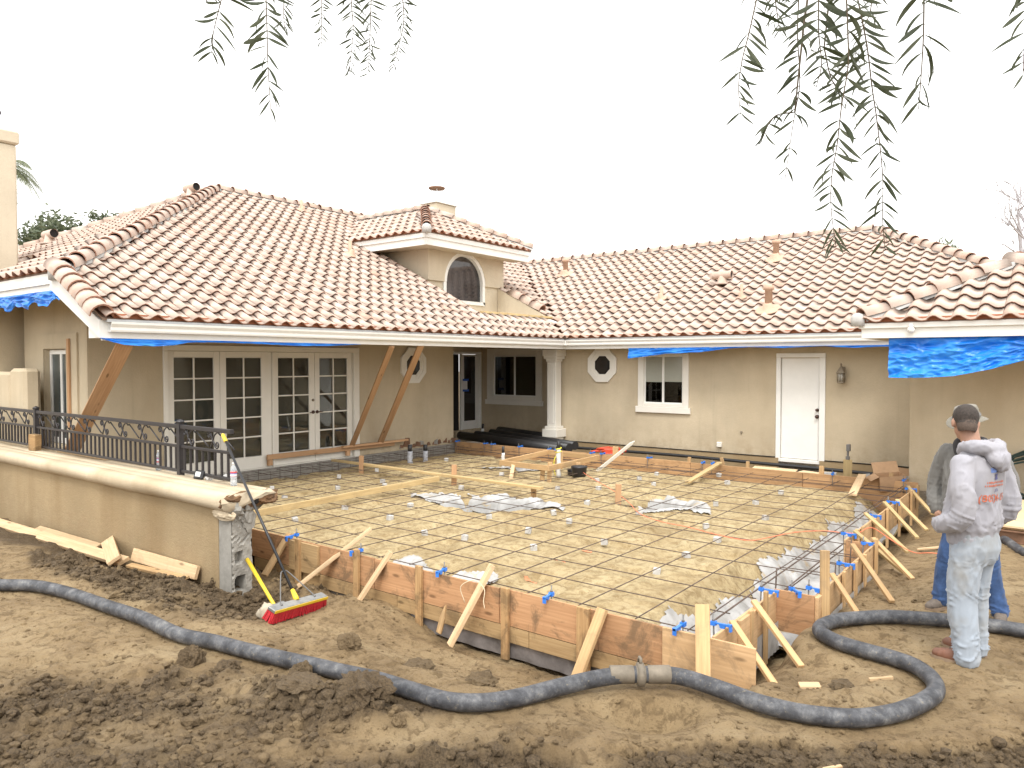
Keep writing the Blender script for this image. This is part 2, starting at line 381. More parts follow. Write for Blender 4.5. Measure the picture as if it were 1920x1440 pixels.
def dirt_mat(name, sand=False):
    m, nt, b = newmat(name); g = geo(nt); at = nt.nodes.new('ShaderNodeAttribute'); at.attribute_name = 'soil'
    n1 = noise(nt, 1.6, 6, .62, g, .4); n2 = noise(nt, 11, 6, .7, g, .6); n3 = noise(nt, 70, 5, .75, g)
    n4 = noise(nt, 260, 3, .7, g)
    if sand:
        c = ramp(nt, [(.30, (.29, .215, .108)), (.46, (.39, .30, .16)), (.58, (.435, .345, .192)), (.75, (.48, .39, .23))], n1.outputs[0]).outputs[0]
        c = mixc(nt, ramp(nt, [(.45, (0, 0, 0)), (.62, (.85,) * 3)], n2.outputs[0]).outputs[0], c, (.235, .165, .078))
        c = mixc(nt, ramp(nt, [(.57, (0, 0, 0)), (.63, (.75,) * 3)], n3.outputs[0]).outputs[0], c, (.19, .135, .07))
    else:
        c = ramp(nt, [(.30, (.20, .135, .066)), (.44, (.29, .202, .103)), (.56, (.345, .248, .132)), (.72, (.40, .30, .17))], n1.outputs[0]).outputs[0]
        c = mixc(nt, ramp(nt, [(.50, (0, 0, 0)), (.62, (.75,) * 3)], n2.outputs[0]).outputs[0], c, (.15, .10, .05))
        c = mixc(nt, ramp(nt, [(.56, (0, 0, 0)), (.64, (.6,) * 3)], n3.outputs[0]).outputs[0], c, (.11, .073, .039))
    c = mixc(nt, ramp(nt, [(.66, (0, 0, 0)), (.74, (.5,) * 3)], n4.outputs[0]).outputs[0], c, (.52, .44, .31))
    dark = mixc(nt, ramp(nt, [(.38, (0, 0, 0)), (.62, (1, 1, 1))], n3.outputs[0]).outputs[0], (.042, .028, .016), (.155, .108, .060))
    c = mixc(nt, mth(nt, 'MULTIPLY', at.outputs['Fac'], .90), c, dark)
    nt.links.new(c, b.inputs['Base Color']); b.inputs['Specular IOR Level'].default_value = .35
    nt.links.new(ramp(nt, [(.35, (.55,) * 3), (.6, (.95,) * 3)], n2.outputs[0]).outputs[0], b.inputs['Roughness'])
    h = mth(nt, 'ADD', mth(nt, 'MULTIPLY', n3.outputs[0], .8), mth(nt, 'MULTIPLY', n2.outputs[0], 1.0))
    h = mth(nt, 'ADD', h, mth(nt, 'MULTIPLY', n4.outputs[0], .35))
    bump(nt, b, h, .9 if not sand else .6, .03 if not sand else .02); return m
M['dirt'] = dirt_mat('mud'); M['sand'] = dirt_mat('fill_sand', True)
def hose_mat():
    m, nt, b = newmat('hose_rubber'); g = geo(nt); n = noise(nt, 9, 6, .75, g, .15); n2 = noise(nt, 40, 5, .7, g)
    c = ramp(nt, [(.34, (.022, .023, .027)), (.48, (.052, .054, .061)), (.60, (.105, .107, .113)), (.76, (.25, .245, .23))], n.outputs[0]).outputs[0]
    c = mixc(nt, ramp(nt, [(.58, (0, 0, 0)), (.72, (.5,) * 3)], n2.outputs[0]).outputs[0], c, (.30, .25, .17))
    nt.links.new(c, b.inputs['Base Color']); b.inputs['Roughness'].default_value = .55
    bump(nt, b, n2.outputs[0], .3, .006); return m
M['hose'] = hose_mat()
def leaf_mat(name, c1, c2, trans=.25):
    m, nt, b = newmat(name); oi = nt.nodes.new('ShaderNodeObjectInfo'); gn = nt.nodes.new('ShaderNodeNewGeometry')
    rnd = mth(nt, 'FRACT', mth(nt, 'ADD', oi.outputs['Random'], mth(nt, 'MULTIPLY', gn.outputs['Random Per Island'], 7.31)))
    c = ramp(nt, [(0, c1), (1, c2)], rnd)
    nt.links.new(c.outputs[0], b.inputs['Base Color']); b.inputs['Roughness'].default_value = .5
    tr = nt.nodes.new('ShaderNodeBsdfTranslucent'); nt.links.new(c.outputs[0], tr.inputs['Color'])
    mx = nt.nodes.new('ShaderNodeMixShader'); mx.inputs[0].default_value = trans
    out = nt.nodes['Material Output']
    nt.links.new(b.outputs[0], mx.inputs[1]); nt.links.new(tr.outputs[0], mx.inputs[2]); nt.links.new(mx.outputs[0], out.inputs['Surface']); return m
M['leaf'] = leaf_mat('pepper_leaf', (.045, .06, .028), (.075, .085, .04), .3)
M['leaf_far'] = leaf_mat('tree_leaf', (.10, .13, .075), (.17, .19, .12), .35)  # paler than real foliage: the glare over distant trees is put into the colour
M['palm'] = leaf_mat('palm_leaf', (.12, .15, .075), (.23, .25, .15), .35)  # lightened likewise, the sky's veiling glare painted into the fronds
M['bark'] = plain('bark', (.12, .085, .06), .95, var=.35, nscale=12, bmp=.8, bscale=25)
M['twig'] = plain('twig', (.10, .075, .045), .8)
# ---------------------------------------------------------------- ground, fill sand, vapour barrier
CW, SW = math.cos(R(37.64)), math.sin(R(37.64))
HOSE = [(-8.28, 2.37), (-7.96, 2.52), (-7.65, 2.71), (-7.15, 2.81), (-6.54, 2.85), (-6.0, 2.89), (-5.43, 2.88), (-5.07, 2.96), (-4.71, 3.02), (-4.38, 3.09), (-4.08, 3.15), (-3.9, 3.19), (-3.62, 3.25), (-3.32, 3.28), (-3.05, 3.31), (-2.87, 3.43), (-2.73, 3.61), (-2.62, 3.85), (-2.5, 4.07), (-2.39, 4.19), (-2.26, 4.3), (-2.06, 4.44), (-1.79, 4.45), (-1.56, 4.43), (-1.35, 4.45), (-1.17, 4.51), (-1.0, 4.62), (-0.85, 4.82), (-0.75, 5.06), (-0.71, 5.28), (-0.76, 5.48), (-0.87, 5.62), (-1.01, 5.69), (-1.19, 5.72), (-1.38, 5.76), (-1.52, 5.85), (-1.59, 5.94), (-1.6, 6.08), (-1.53, 6.28), (-1.41, 6.44), (-1.24, 6.6), (-1.07, 6.7), (-0.89, 6.78), (-0.7, 6.84), (-0.52, 6.88), (-0.36, 6.9), (-0.14, 6.96), (0.6, 7.2), (1.6, 7.8), (3, 8.2)]
HZ = np.array(HOSE)
def hose_dist(x, y):
    d = np.full(x.shape, 1e9)
    for (ax, ay), (bx, by) in zip(HOSE[:-1], HOSE[1:]):
        dx, dy = bx - ax, by - ay; l2 = dx * dx + dy * dy
        t = np.clip(((x - ax) * dx + (y - ay) * dy) / l2, 0, 1)
        d = np.minimum(d, np.hypot(x - ax - t * dx, y - ay - t * dy))
    return d
def gauss(x, y, cx, cy, rx, ry=None, ang=0.0):
    ry = ry or rx; c, s = math.cos(ang), math.sin(ang); dx, dy = x - cx, y - cy
    u = dx * c + dy * s; v = -dx * s + dy * c
    return np.exp(-(u / rx) ** 2 - (v / ry) ** 2)
def ground_fn(x, y):
    """height and soil darkness"""
    x = np.asarray(x, float); y = np.asarray(y, float)
    s = CW * x + SW * y; d = -SW * x + CW * y
    left = sstep(-1.62, -2.1, x)
    m = sstep(-6.3, -5.5, x)
    z0 = -.10 * sstep(4.55, 4.85, y) * sstep(-5.4, -4.6, x) * sstep(-1.75, -2.2, x)
    z = z0 - .15 - left * (m * (.18 + .12 * sstep(-5.6, -4.4, x)) * sstep(3.5 - .35 * sstep(-4.6, -5.3, x), 4.5 - .5 * sstep(-4.6, -5.3, x), y) + (1 - m) * .25 * sstep(3.0, 4.05, y))
    z = z - .13 * sstep(-1.0, -1.55, x) * sstep(4.6, 5.4, y)
    berm = gauss(x, y, -6.75, 3.70, .55, .34, -.1) + .75 * gauss(x, y, -8.2, 3.5, 1.0, .33) + .6 * gauss(x, y, -10.5, 3.45, 1.2, .4)
    z = z + .075 * berm
    z = z + .05 * fbm(x * .45 + 3, y * .45, 3, 3)
    big = gauss(x, y, -3.50, 2.96, .38, .17, .45)
    z = z + .14 * big
    rut = sstep(4.09, 4.0, d + .16 * fbm(s * 1.6, d * 1.6, 11, 6, .68)) * sstep(.35, .75, s)
    z = z - .055 * rut
    rut2 = sstep(3.98, 3.88, d + .16 * fbm(s * 2.0, d * 2, 12, 4)) * sstep(.5, .2, s) * sstep(-.9, -.4, s)
    z = z - .07 * rut2
    # how cloddy the mud is here: the trampled foreground and the spoil heaps are rough, the worked floor beside the forms is smooth
    near = sstep(4.85, 4.1, d - .55 * sstep(-.2, -1.6, s)) * sstep(.7, -.1, s)
    puddle = gauss(x, y, -2.95, 3.05, .55, .22, .75)
    rough = np.clip(.10 + .8 * sstep(-5.7, -6.2, x) * sstep(3.0, 3.3, y) + .75 * near + .95 * np.clip(berm, 0, 1) + 1.0 * big + .8 * rut2 + .8 * rut - .9 * puddle + .25 * fbm(x * .9, y * .9, 21, 3), .06, 1.25)
    hd = hose_dist(x, y)
    k = sstep(.11, .30, hd)
    feet = sstep(.12, .40, np.hypot(x + .62, y - 6.1)) * sstep(.1, .35, np.hypot(x + .95, y - 7.3))
    z = np.where(hd < .5, z * k + (1 - k) * -.16, z)
    lump = ridged(x * 2.6, y * 2.6, 5, 5, .62) - .42
    chunk = np.maximum(0, fbm(x * 5.5, y * 5.5, 41, 4, .6) - .10)
    spoil = sstep(-5.55, -6.1, x + .3 * fbm(x * 2, y * 2, 34, 3)) * sstep(3.0, 3.3, y + .25 * fbm(x * 2.2, y * 2.2, 35, 3)) * sstep(4.6, 4.2, y)
    crk = vnoise(x * 3.1 + 2 * fbm(x * 2, y * 2, 8, 2), y * 3.1, 9)
    a = rough * (.25 + .75 * k) * (.3 + .7 * feet)
    z = z + a * (.085 * lump + .16 * chunk) + .012 * fbm(x * 3.2, y * 3.2, 61, 4) * (.4 + .6 * k)
    tr = np.abs(fbm(x * 3.0 + y * 1.2, y * 3.4 - x * .9, 81, 4)) ; z = z - .020 * sstep(.10, .0, tr) * (.5 + .5 * k)
    z = z + (.006 + .030 * rough) * np.maximum(-.25, fbm(x * 13, y * 13, 71, 4, .65)) * (.4 + .6 * k) + .006 * fbm(x * 30, y * 30, 72, 2)
    soil = np.clip(.5 * sstep(.30, .05, tr) * np.clip(rough, 0, 1) + 1.35 * np.clip(rough - .33, 0, 1) * (.30 + 1.5 * fbm(x * 1.7, y * 1.7, 31, 4) + 1.3 * chunk) + .9 * big + spoil * (.75 + .5 * fbm(x * 3, y * 3, 33, 3)) + rut * (.75 + .6 * fbm(x * 4, y * 4, 37, 3)) + rut2 * (.6 + .6 * fbm(x * 4, y * 4, 38, 3)) + (.52 + .75 * fbm(x * 1.3, y * 1.3, 36, 4)) * sstep(5.2, 4.2, d) * sstep(.9, -.9, s) - .25 * puddle, 0, 1)
    return z, soil
def inside_pad(x, y):
    return (x > -12.3) & (x < -1.9) & (y > 5.12) & (y < 13.3)
def axis(lo, hi, step, far, g=1.18):
    a = list(np.arange(lo, hi + 1e-6, step)); st = step
    up = [a[-1]]
    while up[-1] < far: st *= g; up.append(up[-1] + st)
    st = step; dn = [a[0]]
    while dn[-1] > -far: st *= g; dn.append(dn[-1] - st)
    return np.array(dn[::-1][:-1] + a + up[1:])
def grid_mesh(name, X, Y, Z, mat, soil=None, mask=None):
    ny, nx = X.shape
    me = bpy.data.meshes.new(name)
    co = np.stack([X, Y, Z], -1).reshape(-1, 3)
    idx = np.arange(nx * ny).reshape(ny, nx)
    q = np.stack([idx[:-1, :-1], idx[:-1, 1:], idx[1:, 1:], idx[1:, :-1]], -1).reshape(-1, 4)
    if mask is not None:
        mq = (mask[:-1, :-1] & mask[:-1, 1:] & mask[1:, 1:] & mask[1:, :-1]).reshape(-1); q = q[mq]
        used = np.unique(q); rm = np.full(nx * ny, -1); rm[used] = np.arange(len(used)); q = rm[q]; co = co[used]
        if soil is not None: soil = soil.reshape(-1)[used]
    me.vertices.add(len(co)); me.vertices.foreach_set('co', co.reshape(-1).astype(np.float32))
    me.loops.add(q.size); me.loops.foreach_set('vertex_index', q.reshape(-1).astype(np.int32))
    me.polygons.add(len(q)); me.polygons.foreach_set('loop_start', np.arange(0, q.size, 4, dtype=np.int32))
    me.polygons.foreach_set('loop_total', np.full(len(q), 4, np.int32))
    me.update(); me.polygons.foreach_set('use_smooth', np.ones(len(q), bool))
    if soil is not None:
        at = me.attributes.new('soil', 'FLOAT', 'POINT'); at.data.foreach_set('value', soil.reshape(-1).astype(np.float32))
    me.materials.append(mat); me.update(); return me

sa = axis(-5.2, 4.2, .021, 160); da = axis(3.3, 8.2, .021, 160)
S_, D_ = np.meshgrid(sa, da)
GX = CW * S_ - SW * D_; GY = SW * S_ + CW * D_
GZ, GS = ground_fn(GX, GY)
GZ = np.where(inside_pad(GX, GY), np.minimum(GZ, -.62), GZ)
house_in = (GX > -40) & (GX < 12) & (GY > 13.7)
GZ = np.where(house_in, np.minimum(GZ, -.16) + .02 * fbm(GX * 2, GY * 2, 91, 3), GZ)
GZ = np.where((GX < -12.1) & (GY > 4.5), -.45, GZ)
o = link('ground', grid_mesh('ground', GX, GY, GZ, M['dirt'], GS)); tag(o, kind='structure')
def gz(x, y): return float(ground_fn(np.array([x]), np.array([y]))[0][0])

# fill sand inside the forms
PITS = [(-6.85, 8.22, .80, .42, .2), (-4.9, 9.68, .52, .40, .1)]
def sand_fn(x, y):
    z = -.105 + .022 * fbm(x * 1.1, y * 1.1, 101, 4) + .022 * fbm(x * 4.5, y * 4.5, 102, 4) + .016 * fbm(x * 13, y * 13, 107, 3)
    # boot prints trodden into the bed
    c = vnoise(x * 3.4, y * 2.6, 103); z = z - .050 * sstep(.58, .76, c)
    pr = ridged(x * 2.2 + 4, y * 5.5, 104, 3); z = z + .013 * (pr - .4)
    n = .12 * fbm(x * 2.4, y * 2.4, 105, 4)
    z = z - .36 * sstep(-2.90, -2.36, x + .5 * n)
    z = z - .10 * sstep(5.55, 5.2, y + 1.2 * n) * (.55 + .45 * np.sign(fbm(x * .8, y * 0 + 1, 106, 2)))
    z = z - .20 * sstep(12.55, 12.85, y + n) - .16 * sstep(-11.3, -11.65, x + n)
    for cx, cy, rx, ry, a in PITS:
        u = ((x - cx) * math.cos(a) + (y - cy) * math.sin(a)) / rx; v = (-(x - cx) * math.sin(a) + (y - cy) * math.cos(a)) / ry
        z = z - .46 * sstep(1.05, .78, np.sqrt(u * u + v * v) + 1.6 * n) + .05 * np.exp(-((np.sqrt(u * u + v * v) - 1.35) / .22) ** 2)
    return z
xs = np.arange(-12.13, -1.81, .03); ys = np.arange(5.065, 13.38, .03)
SX, SY = np.meshgrid(xs, ys); SZ = sand_fn(SX, SY)
ms = ~((SX > -2.10) & ((SY < 6.45) | (SY > 8.66)))
o = link('sand_bed', grid_mesh('sand_bed', SX, SY, SZ, M['sand'], np.zeros_like(SX), ms)); tag(o, kind='structure')
def sz(x, y): return float(sand_fn(np.array([x]), np.array([y]))[0])

def sheet(name, x0, x1, y0, y1, mask, label, wr=.02, res=.022, seed=1, base=None, lift=.018):
    xs = np.arange(x0, x1, res); ys = np.arange(y0, y1, res); X, Y = np.meshgrid(xs, ys)
    Z = (base or sand_fn)(X, Y) + lift + wr * np.abs(fbm(X * 3.5 + 2 * fbm(X * 2, Y * 2, seed, 2), Y * 3.5, seed + 200, 4))
    o = link(name, grid_mesh(name, X, Y, Z, M['plastic'], None, mask(X, Y)))
    return tag(o, label, 'plastic sheet', 'vapour barrier sheets round the sand bed')
def pit_mask(cx, cy, rx, ry, a, seed, grow, bias):
    def f(X, Y):
        u = ((X - cx) * math.cos(a) + (Y - cy) * math.sin(a)) / rx; v = (-(X - cx) * math.sin(a) + (Y - cy) * math.cos(a)) / ry
        r = np.sqrt(u * u + v * v) - bias(u, v) + .45 * fbm(X * 3.2, Y * 3.2, seed, 4)
        return r < grow
    return f
sheet('plastic_sheet', -8.1, -5.5, 7.3, 9.2, pit_mask(*PITS[0], 301, 1.12, lambda u, v: .25 * np.sign(v) * (v > 0) + .5 * ((u < -.7) & (abs(v) < .35))), 'white plastic sheet lining the wider pit in the middle of the sand', seed=5)
sheet('plastic_sheet', -5.7, -4.0, 9.0, 10.4, pit_mask(*PITS[1], 302, 1.15, lambda u, v: .3 * (u > 0)), 'white plastic sheet lining the smaller pit below the upright stake', seed=9)
sheet('plastic_sheet', -3.0, -2.105, 5.09, 12.7, lambda X, Y: (X + .17 * fbm(Y * 1.1, Y * 0, 303, 3) + .10 * fbm(X * 3.3, Y * 3.3, 304, 3, .5) + .02 * fbm(X * 14, Y * 14, 309, 2) > -2.68), 'long wrinkled white plastic along the trench behind the right forms', wr=.022, seed=13)
sheet('plastic_sheet', -2.2, -1.80, 6.46, 8.64, lambda X, Y: X > -2.19, 'white plastic in the bottom of the bulge in the right forms', wr=.02, seed=15, lift=.03)
sheet('plastic_sheet', -5.7, -4.9, 5.08, 5.65, lambda X, Y: np.hypot((X + 5.35) / .32, (Y - 5.25) / .22) + .5 * fbm(X * 4, Y * 4, 305, 3) < 1, 'small pale plastic patch behind the front form, left of two', wr=.03, seed=17, lift=.035)
sheet('plastic_sheet', -4.95, -4.2, 5.08, 5.7, lambda X, Y: np.hypot((X + 4.62) / .26, (Y - 5.3) / .26) + .5 * fbm(X * 4, Y * 4, 306, 3) < 1, 'small pale plastic patch behind the front form, right of two', wr=.03, seed=19, lift=.035)
sheet('plastic_sheet', -9.3, -8.3, 11.0, 12.0, lambda X, Y: np.abs((Y - 11.05) - .9 * (X + 9.2)) + .14 * fbm(X * 5, Y * 5, 307, 3) < .15, 'narrow muddy plastic strip on the sand near the timber box', wr=.02, seed=21)
# skirt of the barrier that shows below the form boards on the outside
def skirt(name, pts, zt, zb, label, seed):
    mb = MB(); n = 60; P = [Vector(p) for p in pts]; segs = [(P[i], P[i + 1]) for i in range(len(P) - 1)]; tot = sum((b - a).length for a, b in segs)
    cols = []
    for i in range(n + 1):
        t = tot * i / n
        for a, b in segs:
            l = (b - a).length
            if t <= l + 1e-6: cols.append(a + (b - a) * (t / l)); break
            t -= l
    vs = []
    for i, c in enumerate(cols):
        for j in range(7):
            f = j / 6; w = .012 * math.sin(i * 1.7 + j) * f
            vs.append((c.x + w * .6, c.y + w * .6, zt + (zb - zt) * f))
    fs = [(i * 7 + j, i * 7 + j + 1, (i + 1) * 7 + j + 1, (i + 1) * 7 + j) for i in range(n) for j in range(6)]
    mb.add(vs, fs, 0, True); o = mb.obj(name, M['plastic_dark'] if 'grey' in label else M['plastic']); return tag(o, label, 'plastic sheet', 'vapour barrier sheets round the sand bed')
skirt('plastic_sheet', [(-7.2, 5.055, 0), (-1.80, 5.055, 0)], -.40, -.60, 'grey plastic skirt showing under the front form boards', 2)
skirt('plastic_sheet', [(-2.05, 5.1, 0), (-2.05, 6.40, 0)], -.25, -.5, 'pale plastic under the right form near the front corner', 5)
skirt('plastic_sheet', [(-1.74, 6.50, 0), (-1.74, 8.6, 0)], -.25, -.5, 'pale plastic under the bulge of the right form', 8)

# loose clods: countless small crumbs as one object, the large ones singly
def clod_geo(r, seed, sub=2, flat=.75):
    bm = bmesh.new(); bmesh.ops.create_icosphere(bm, subdivisions=sub, radius=1.0)
    rg = random.Random(seed); ox, oy = rg.uniform(0, 50), rg.uniform(0, 50); P = np.array([v.co[:] for v in bm.verts])
    x, y, z = P.T; s1 = seed % 97
    k = .62 + .75 * ridged(x * 1.1 + ox + z * .8, y * 1.1 + oy - z * .6, s1, 3)
    if sub > 1:
        k = k + .20 * fbm(x * 3.1 + ox, y * 3.1 + z * 2.7, s1 + 3, 4, .65) + .09 * fbm(x * 8 + z * 6, y * 8 - z * 5 + oy, s1 + 5, 3, .7)
    st = np.array([rg.uniform(.75, 1.3), rg.uniform(.75, 1.2), flat])
    P = P * k[:, None] * r * st
    vs = [tuple(p) for p in P]; fs = [[v.index for v in f.verts] for f in bm.faces]; bm.free(); return vs, fs
rg = random.Random(11); mb = MB(); soilv = []
protos = [clod_geo(1.0, 500 + i, 1) for i in range(12)]
cnt = 0
cand = np.array([(rg.uniform(-5, 4.2), rg.uniform(3.5, 8.0)) for _ in range(42000)])
cx_, cy_ = CW * cand[:, 0] - SW * cand[:, 1], SW * cand[:, 0] + CW * cand[:, 1]
cz_, cs_ = ground_fn(cx_, cy_); hd_ = hose_dist(cx_, cy_)
for i in range(len(cand)):
    x, y = cx_[i], cy_[i]
    if y > 4.97 and x < -1.6: continue
    if hd_[i] < .07 or math.hypot(x + .62, y - 6.1) < .25: continue
    dens = .10 + .9 * cs_[i] + (.5 if .6 < cand[i, 0] and cand[i, 1] < 4.12 else 0)
    if rg.random() > dens: continue
    r = .004 + .016 * rg.random() ** 3 + (.036 * rg.random() ** 4 if cs_[i] > .40 else 0)
    vs, fs = protos[rg.randrange(12)]; an = rg.uniform(0, 6.28); c, s = math.cos(an), math.sin(an); e = rg.uniform(.6, 1.3)
    mb.add([(x + r * (c * v[0] - s * v[1] * e), y + r * (s * v[0] + c * v[1] * e), cz_[i] + r * .25 + r * v[2]) for v in vs], fs, 0, False)
    soilv += [min(1, .25 + .75 * cs_[i] + rg.uniform(-.25, .25))] * len(vs)
o = mb.obj('loose_dirt', M['dirt']); tag(o, kind='stuff')
at = o.data.attributes.new('soil', 'FLOAT', 'POINT'); at.data.foreach_set('value', np.array(soilv, np.float32))

def clod(x, y, r, label, seed, flat=.8, soil=.8, sink=.3):
    vs, fs = clod_geo(r, seed, 4, flat); mb = MB(); mb.add(vs, fs, 0, False)
    o = mb.obj('dirt_clod', M['dirt'], None, Matrix.Translation((x, y, gz(x, y) + r * flat * (1 - sink) * .8)))
    at = o.data.attributes.new('soil', 'FLOAT', 'POINT'); at.data.foreach_set('value', np.full(len(vs), soil, np.float32))
    return tag(o, label, 'dirt clod', 'big clods of mud on the ground')
clod(-4.30, 3.60, .075, 'round crumbly clod standing alone between broom and hose', 1, .9, .6, .05)
clod(-4.10, 3.02, .08, 'jagged clod lying on the near side of the hose', 2, .9, .9)
clod(-3.73, 3.75, .10, 'flattened dark clod right of the lone round one', 3, .4, .8, .5)
clod(-3.28, 3.95, .055, 'small round clod sitting above a crumbled one by the hose', 4, .8, .95, .1)
clod(-3.20, 3.80, .085, 'crumbled clod just above the dip in the hose', 5, .5, .7, .5)
clod(-3.44, 2.98, .165, 'largest dark slab of mud pushed up against the hose', 6, .55, 1.0, .5)
clod(-3.82, 2.80, .14, 'wide dark slab of mud left of the largest one', 7, .3, .95, .6)
clod(-4.60, 2.78, .08, 'dark broken clod in the left foreground below the hose', 8, .6, .95, .4)
clod(-4.92, 2.70, .08, 'upright dark clod close under the hose at the left', 9, 1.0, .9, .3)
clod(-3.10, 2.95, .04, 'small grey clod at the edge of the wet patch', 10, .9, .5, .1)
clod(-1.22, 5.12, .065, 'dark broken clod inside the loop of the hose', 13, .5, .9, .5)
clod(-2.62, 2.66, .09, 'black clod at the bottom edge in the middle', 14, .5, 1.0, .5)
# ---------------------------------------------------------------- the house
house = empty('house', (-9, 15.5, 0), 'single storey tan stucco house with red tiled hip roofs round the building site', 'house')
XL, XE, YE, ZE = -12.15, -9.87, 14.87, 2.525

def wall(mb, axis_, c, t, a0, a1, z0, z1, holes=()):
    """stucco slab at coordinate c of `axis_`, thickness t behind it (sign of t), with rectangular holes"""
    us = sorted({a0, a1, *[h for q in holes for h in q[:2] if a0 < h < a1]}); zs = sorted({z0, z1, *[h for q in holes for h in q[2:] if z0 < h < z1]})
    for i in range(len(us) - 1):
        for j in range(len(zs) - 1):
            um, zm = (us[i] + us[i + 1]) / 2, (zs[j] + zs[j + 1]) / 2
            if any(q[0] < um < q[1] and q[2] < zm < q[3] for q in holes): continue
            lo, hi = min(c, c + t), max(c, c + t)
            if axis_ == 'x': mb.box(lo, hi, us[i], us[i + 1], zs[j], zs[j + 1])
            else: mb.box(us[i], us[i + 1], lo, hi, zs[j], zs[j + 1])

mb = MB()
wall(mb, 'x', XL, -.2, 5.07, 13.42, -.02, 3.3, [(6.27, 10.43, -.02, 2.24)])
wall(mb, 'y', 5.07, .2, -14.6, XL - .2, -.3, 3.3, [(-13.72, -12.86, .62, 2.17)])
wall(mb, 'x', -14.76, -.2, 4.4, 5.27, -.3, 3.1)
mb.box(-13.95, XL - .2, 13.22, 13.42, -.1, 3.1)
wall(mb, 'x', -13.95, -.2, 13.42, 16.9, -.2, 3.1, [(15.41, 16.60, -.12, 2.2)])
wall(mb, "y", 16.7, .2, -13.95, -10.55, -.2, 2.9, [(-13.55, -12.03, .98, 2.15)])
wall(mb, "x", -10.55, .2, 15.5, 16.7, -.2, 2.55)
wall(mb, "y", 15.5, .2, -10.35, -2.3, .0, 2.55, [(-8.1, -7.12, 1.0, 2.12), (-4.97, -4.2, -.06, 2.04)])
wall(mb, "x", -2.3, .2, 14.0, 15.5, -.16, 2.38)
wall(mb, "y", 13.8, .2, -2.3, 3.5, -.16, 2.38)

mb.obj('wall', M['stucco'], house)
mb = MB(); mb.box(-13.9, -13.3, 4.6, 4.85, -.3, 1.86); mb.box(-15.8, -13.9, 4.6, 4.85, -.3, 1.80)
mb.obj('parapet', M['stucco'], house, bevel=.05)
# concrete stem wall under the old stucco, and the weep line of the far wall
mb = MB(); mb.box(XL - .25, XL + .03, 5.3, 13.42, -.6, -.025); mb.box(-13.9, XL + .03, 13.425, 13.75, -.6, -.03)
mb.obj('stem_wall', M['concrete'], house)
mb = MB(); mb.box(-10.55, -4.99, 15.46, 15.49, -.3, -.012); mb.box(-4.18, -2.31, 15.46, 15.49, -.3, -.012); mb.obj('foundation', M['stucco_wall'], house)
mb = MB(); mb.box(-10.55, -5.06, 15.45, 15.498, -.010, .006); mb.box(-4.08, -2.32, 15.45, 15.498, -.010, .006); mb.obj('weep_screed', M['dark'], house)
# broken render at the foot of the old wall
rg = random.Random(5)
for i in range(26):
    mb = MB()
    y = 11.6 + 1.8 * rg.random(); w = .05 + .11 * rg.random(); h = .04 + .08 * rg.random(); z = .01 + .03 * rg.random()
    mb.prism([(XL + .004, y, z), (XL + .004, y + w, z + rg.uniform(-.02, .02)), (XL + .004, y + w * rg.uniform(.6, 1), z + h), (XL + .004, y + w * .3, z + h * rg.uniform(.7, 1.2))], (.012 + .006 * rg.random(), 0, 0)); mb.obj('broken_render', M['rust'] if i % 3 else M['concrete'], house)
mb = MB(); mb.prism([(XL + .005, 11.72, .05), (XL + .005, 11.95, .03), (XL + .005, 11.93, .24), (XL + .005, 11.80, .25)], (.012, 0, 0))
mb.obj('broken_render', M['rust'], house)

# ---- French doors
mb = MB()
for y0, y1 in ((6.25, 6.325), (8.335, 8.365), (10.305, 10.45)): mb.box(XL - .1, XL + .035, y0, y1, -.03, 2.15)
mb.box(XL - .1, XL + .036, 6.25, 10.45, 2.152, 2.255); mb.box(XL - .1, XL + .02, 6.33, 10.3, -.05, -.012)
mb.box(XL - .11, XL - .10, 6.3, 10.4, -.03, 2.2)
mb.obj('door_surround', M['trim'], house, bevel=.006)
def french(y0, y1, p0, p1, setback, handle=None, tall=.225):
    x1 = XL - setback; x0 = x1 - .045; z0, z1 = -.008, 2.145; g0, g1 = tall, 2.042
    mb = MB(); mb.box(x0, x1, y0, p0, z0, z1); mb.box(x0, x1, p1, y1, z0, z1); mb.box(x0, x1 - .001, p0, p1, z0, g0); mb.box(x0, x1 - .001, p0, p1, g1, z1)
    m = (p0 + p1) / 2; hw = .013
    mb.box(x0 + .004, x1 - .006, m - hw, m + hw, g0, g1)
    zz = [g0 + (g1 - g0) * i / 5 for i in range(6)]
    for z in zz[1:-1]: mb.box(x0 + .005, x1 - .007, p0, p1, z - hw, z + hw)
    d = mb.obj('french_door', M['trim'], house, bevel=.004)
    pm = MB(); w = m - hw - p0; pm.box(-.004, .004, -w / 2, w / 2, -(g1 - g0) / 10 + hw * .6, (g1 - g0) / 10 - hw * .6); me = pm.mesh('pane', M['glass'])
    rr = random.Random(int(y0 * 10))
    for i in range(5):
        for c in (p0 + w / 2, p1 - w / 2):
            link('pane', me, d, Matrix.Translation((x0 + .015, c, (zz[i] + zz[i + 1]) / 2)) @ Euler((0, rr.uniform(-.004, .004), rr.uniform(-.006, .006))).to_matrix().to_4x4())
    if handle:
        s = handle; yk = y1 - .045 if s > 0 else y0 + .045
        hb = MB(); hb.lathe([(.034, 0), (.034, .012), (.014, .02), (.014, .055), (.006, .06)], (x1, yk, .965), 12, axis=(1, 0, 0))
        hb.tube([(x1 + .05, yk, .965), (x1 + .055, yk - s * .05, .968), (x1 + .052, yk - s * .11, .962)], [.011, .010, .007], 8)
        hb.obj('handle', M['bronze'], d)
        if s > 0: MB().lathe([(.028, 0), (.028, .014), (.012, .02)], (x1, yk, 1.205), 12, axis=(1, 0, 0)).obj('deadbolt', M['lamp'], d)
    return d
french(6.33, 7.278, 6.44, 7.163, .005, tall=.215); french(7.284, 8.33, 7.403, 8.119, .005, tall=.215)
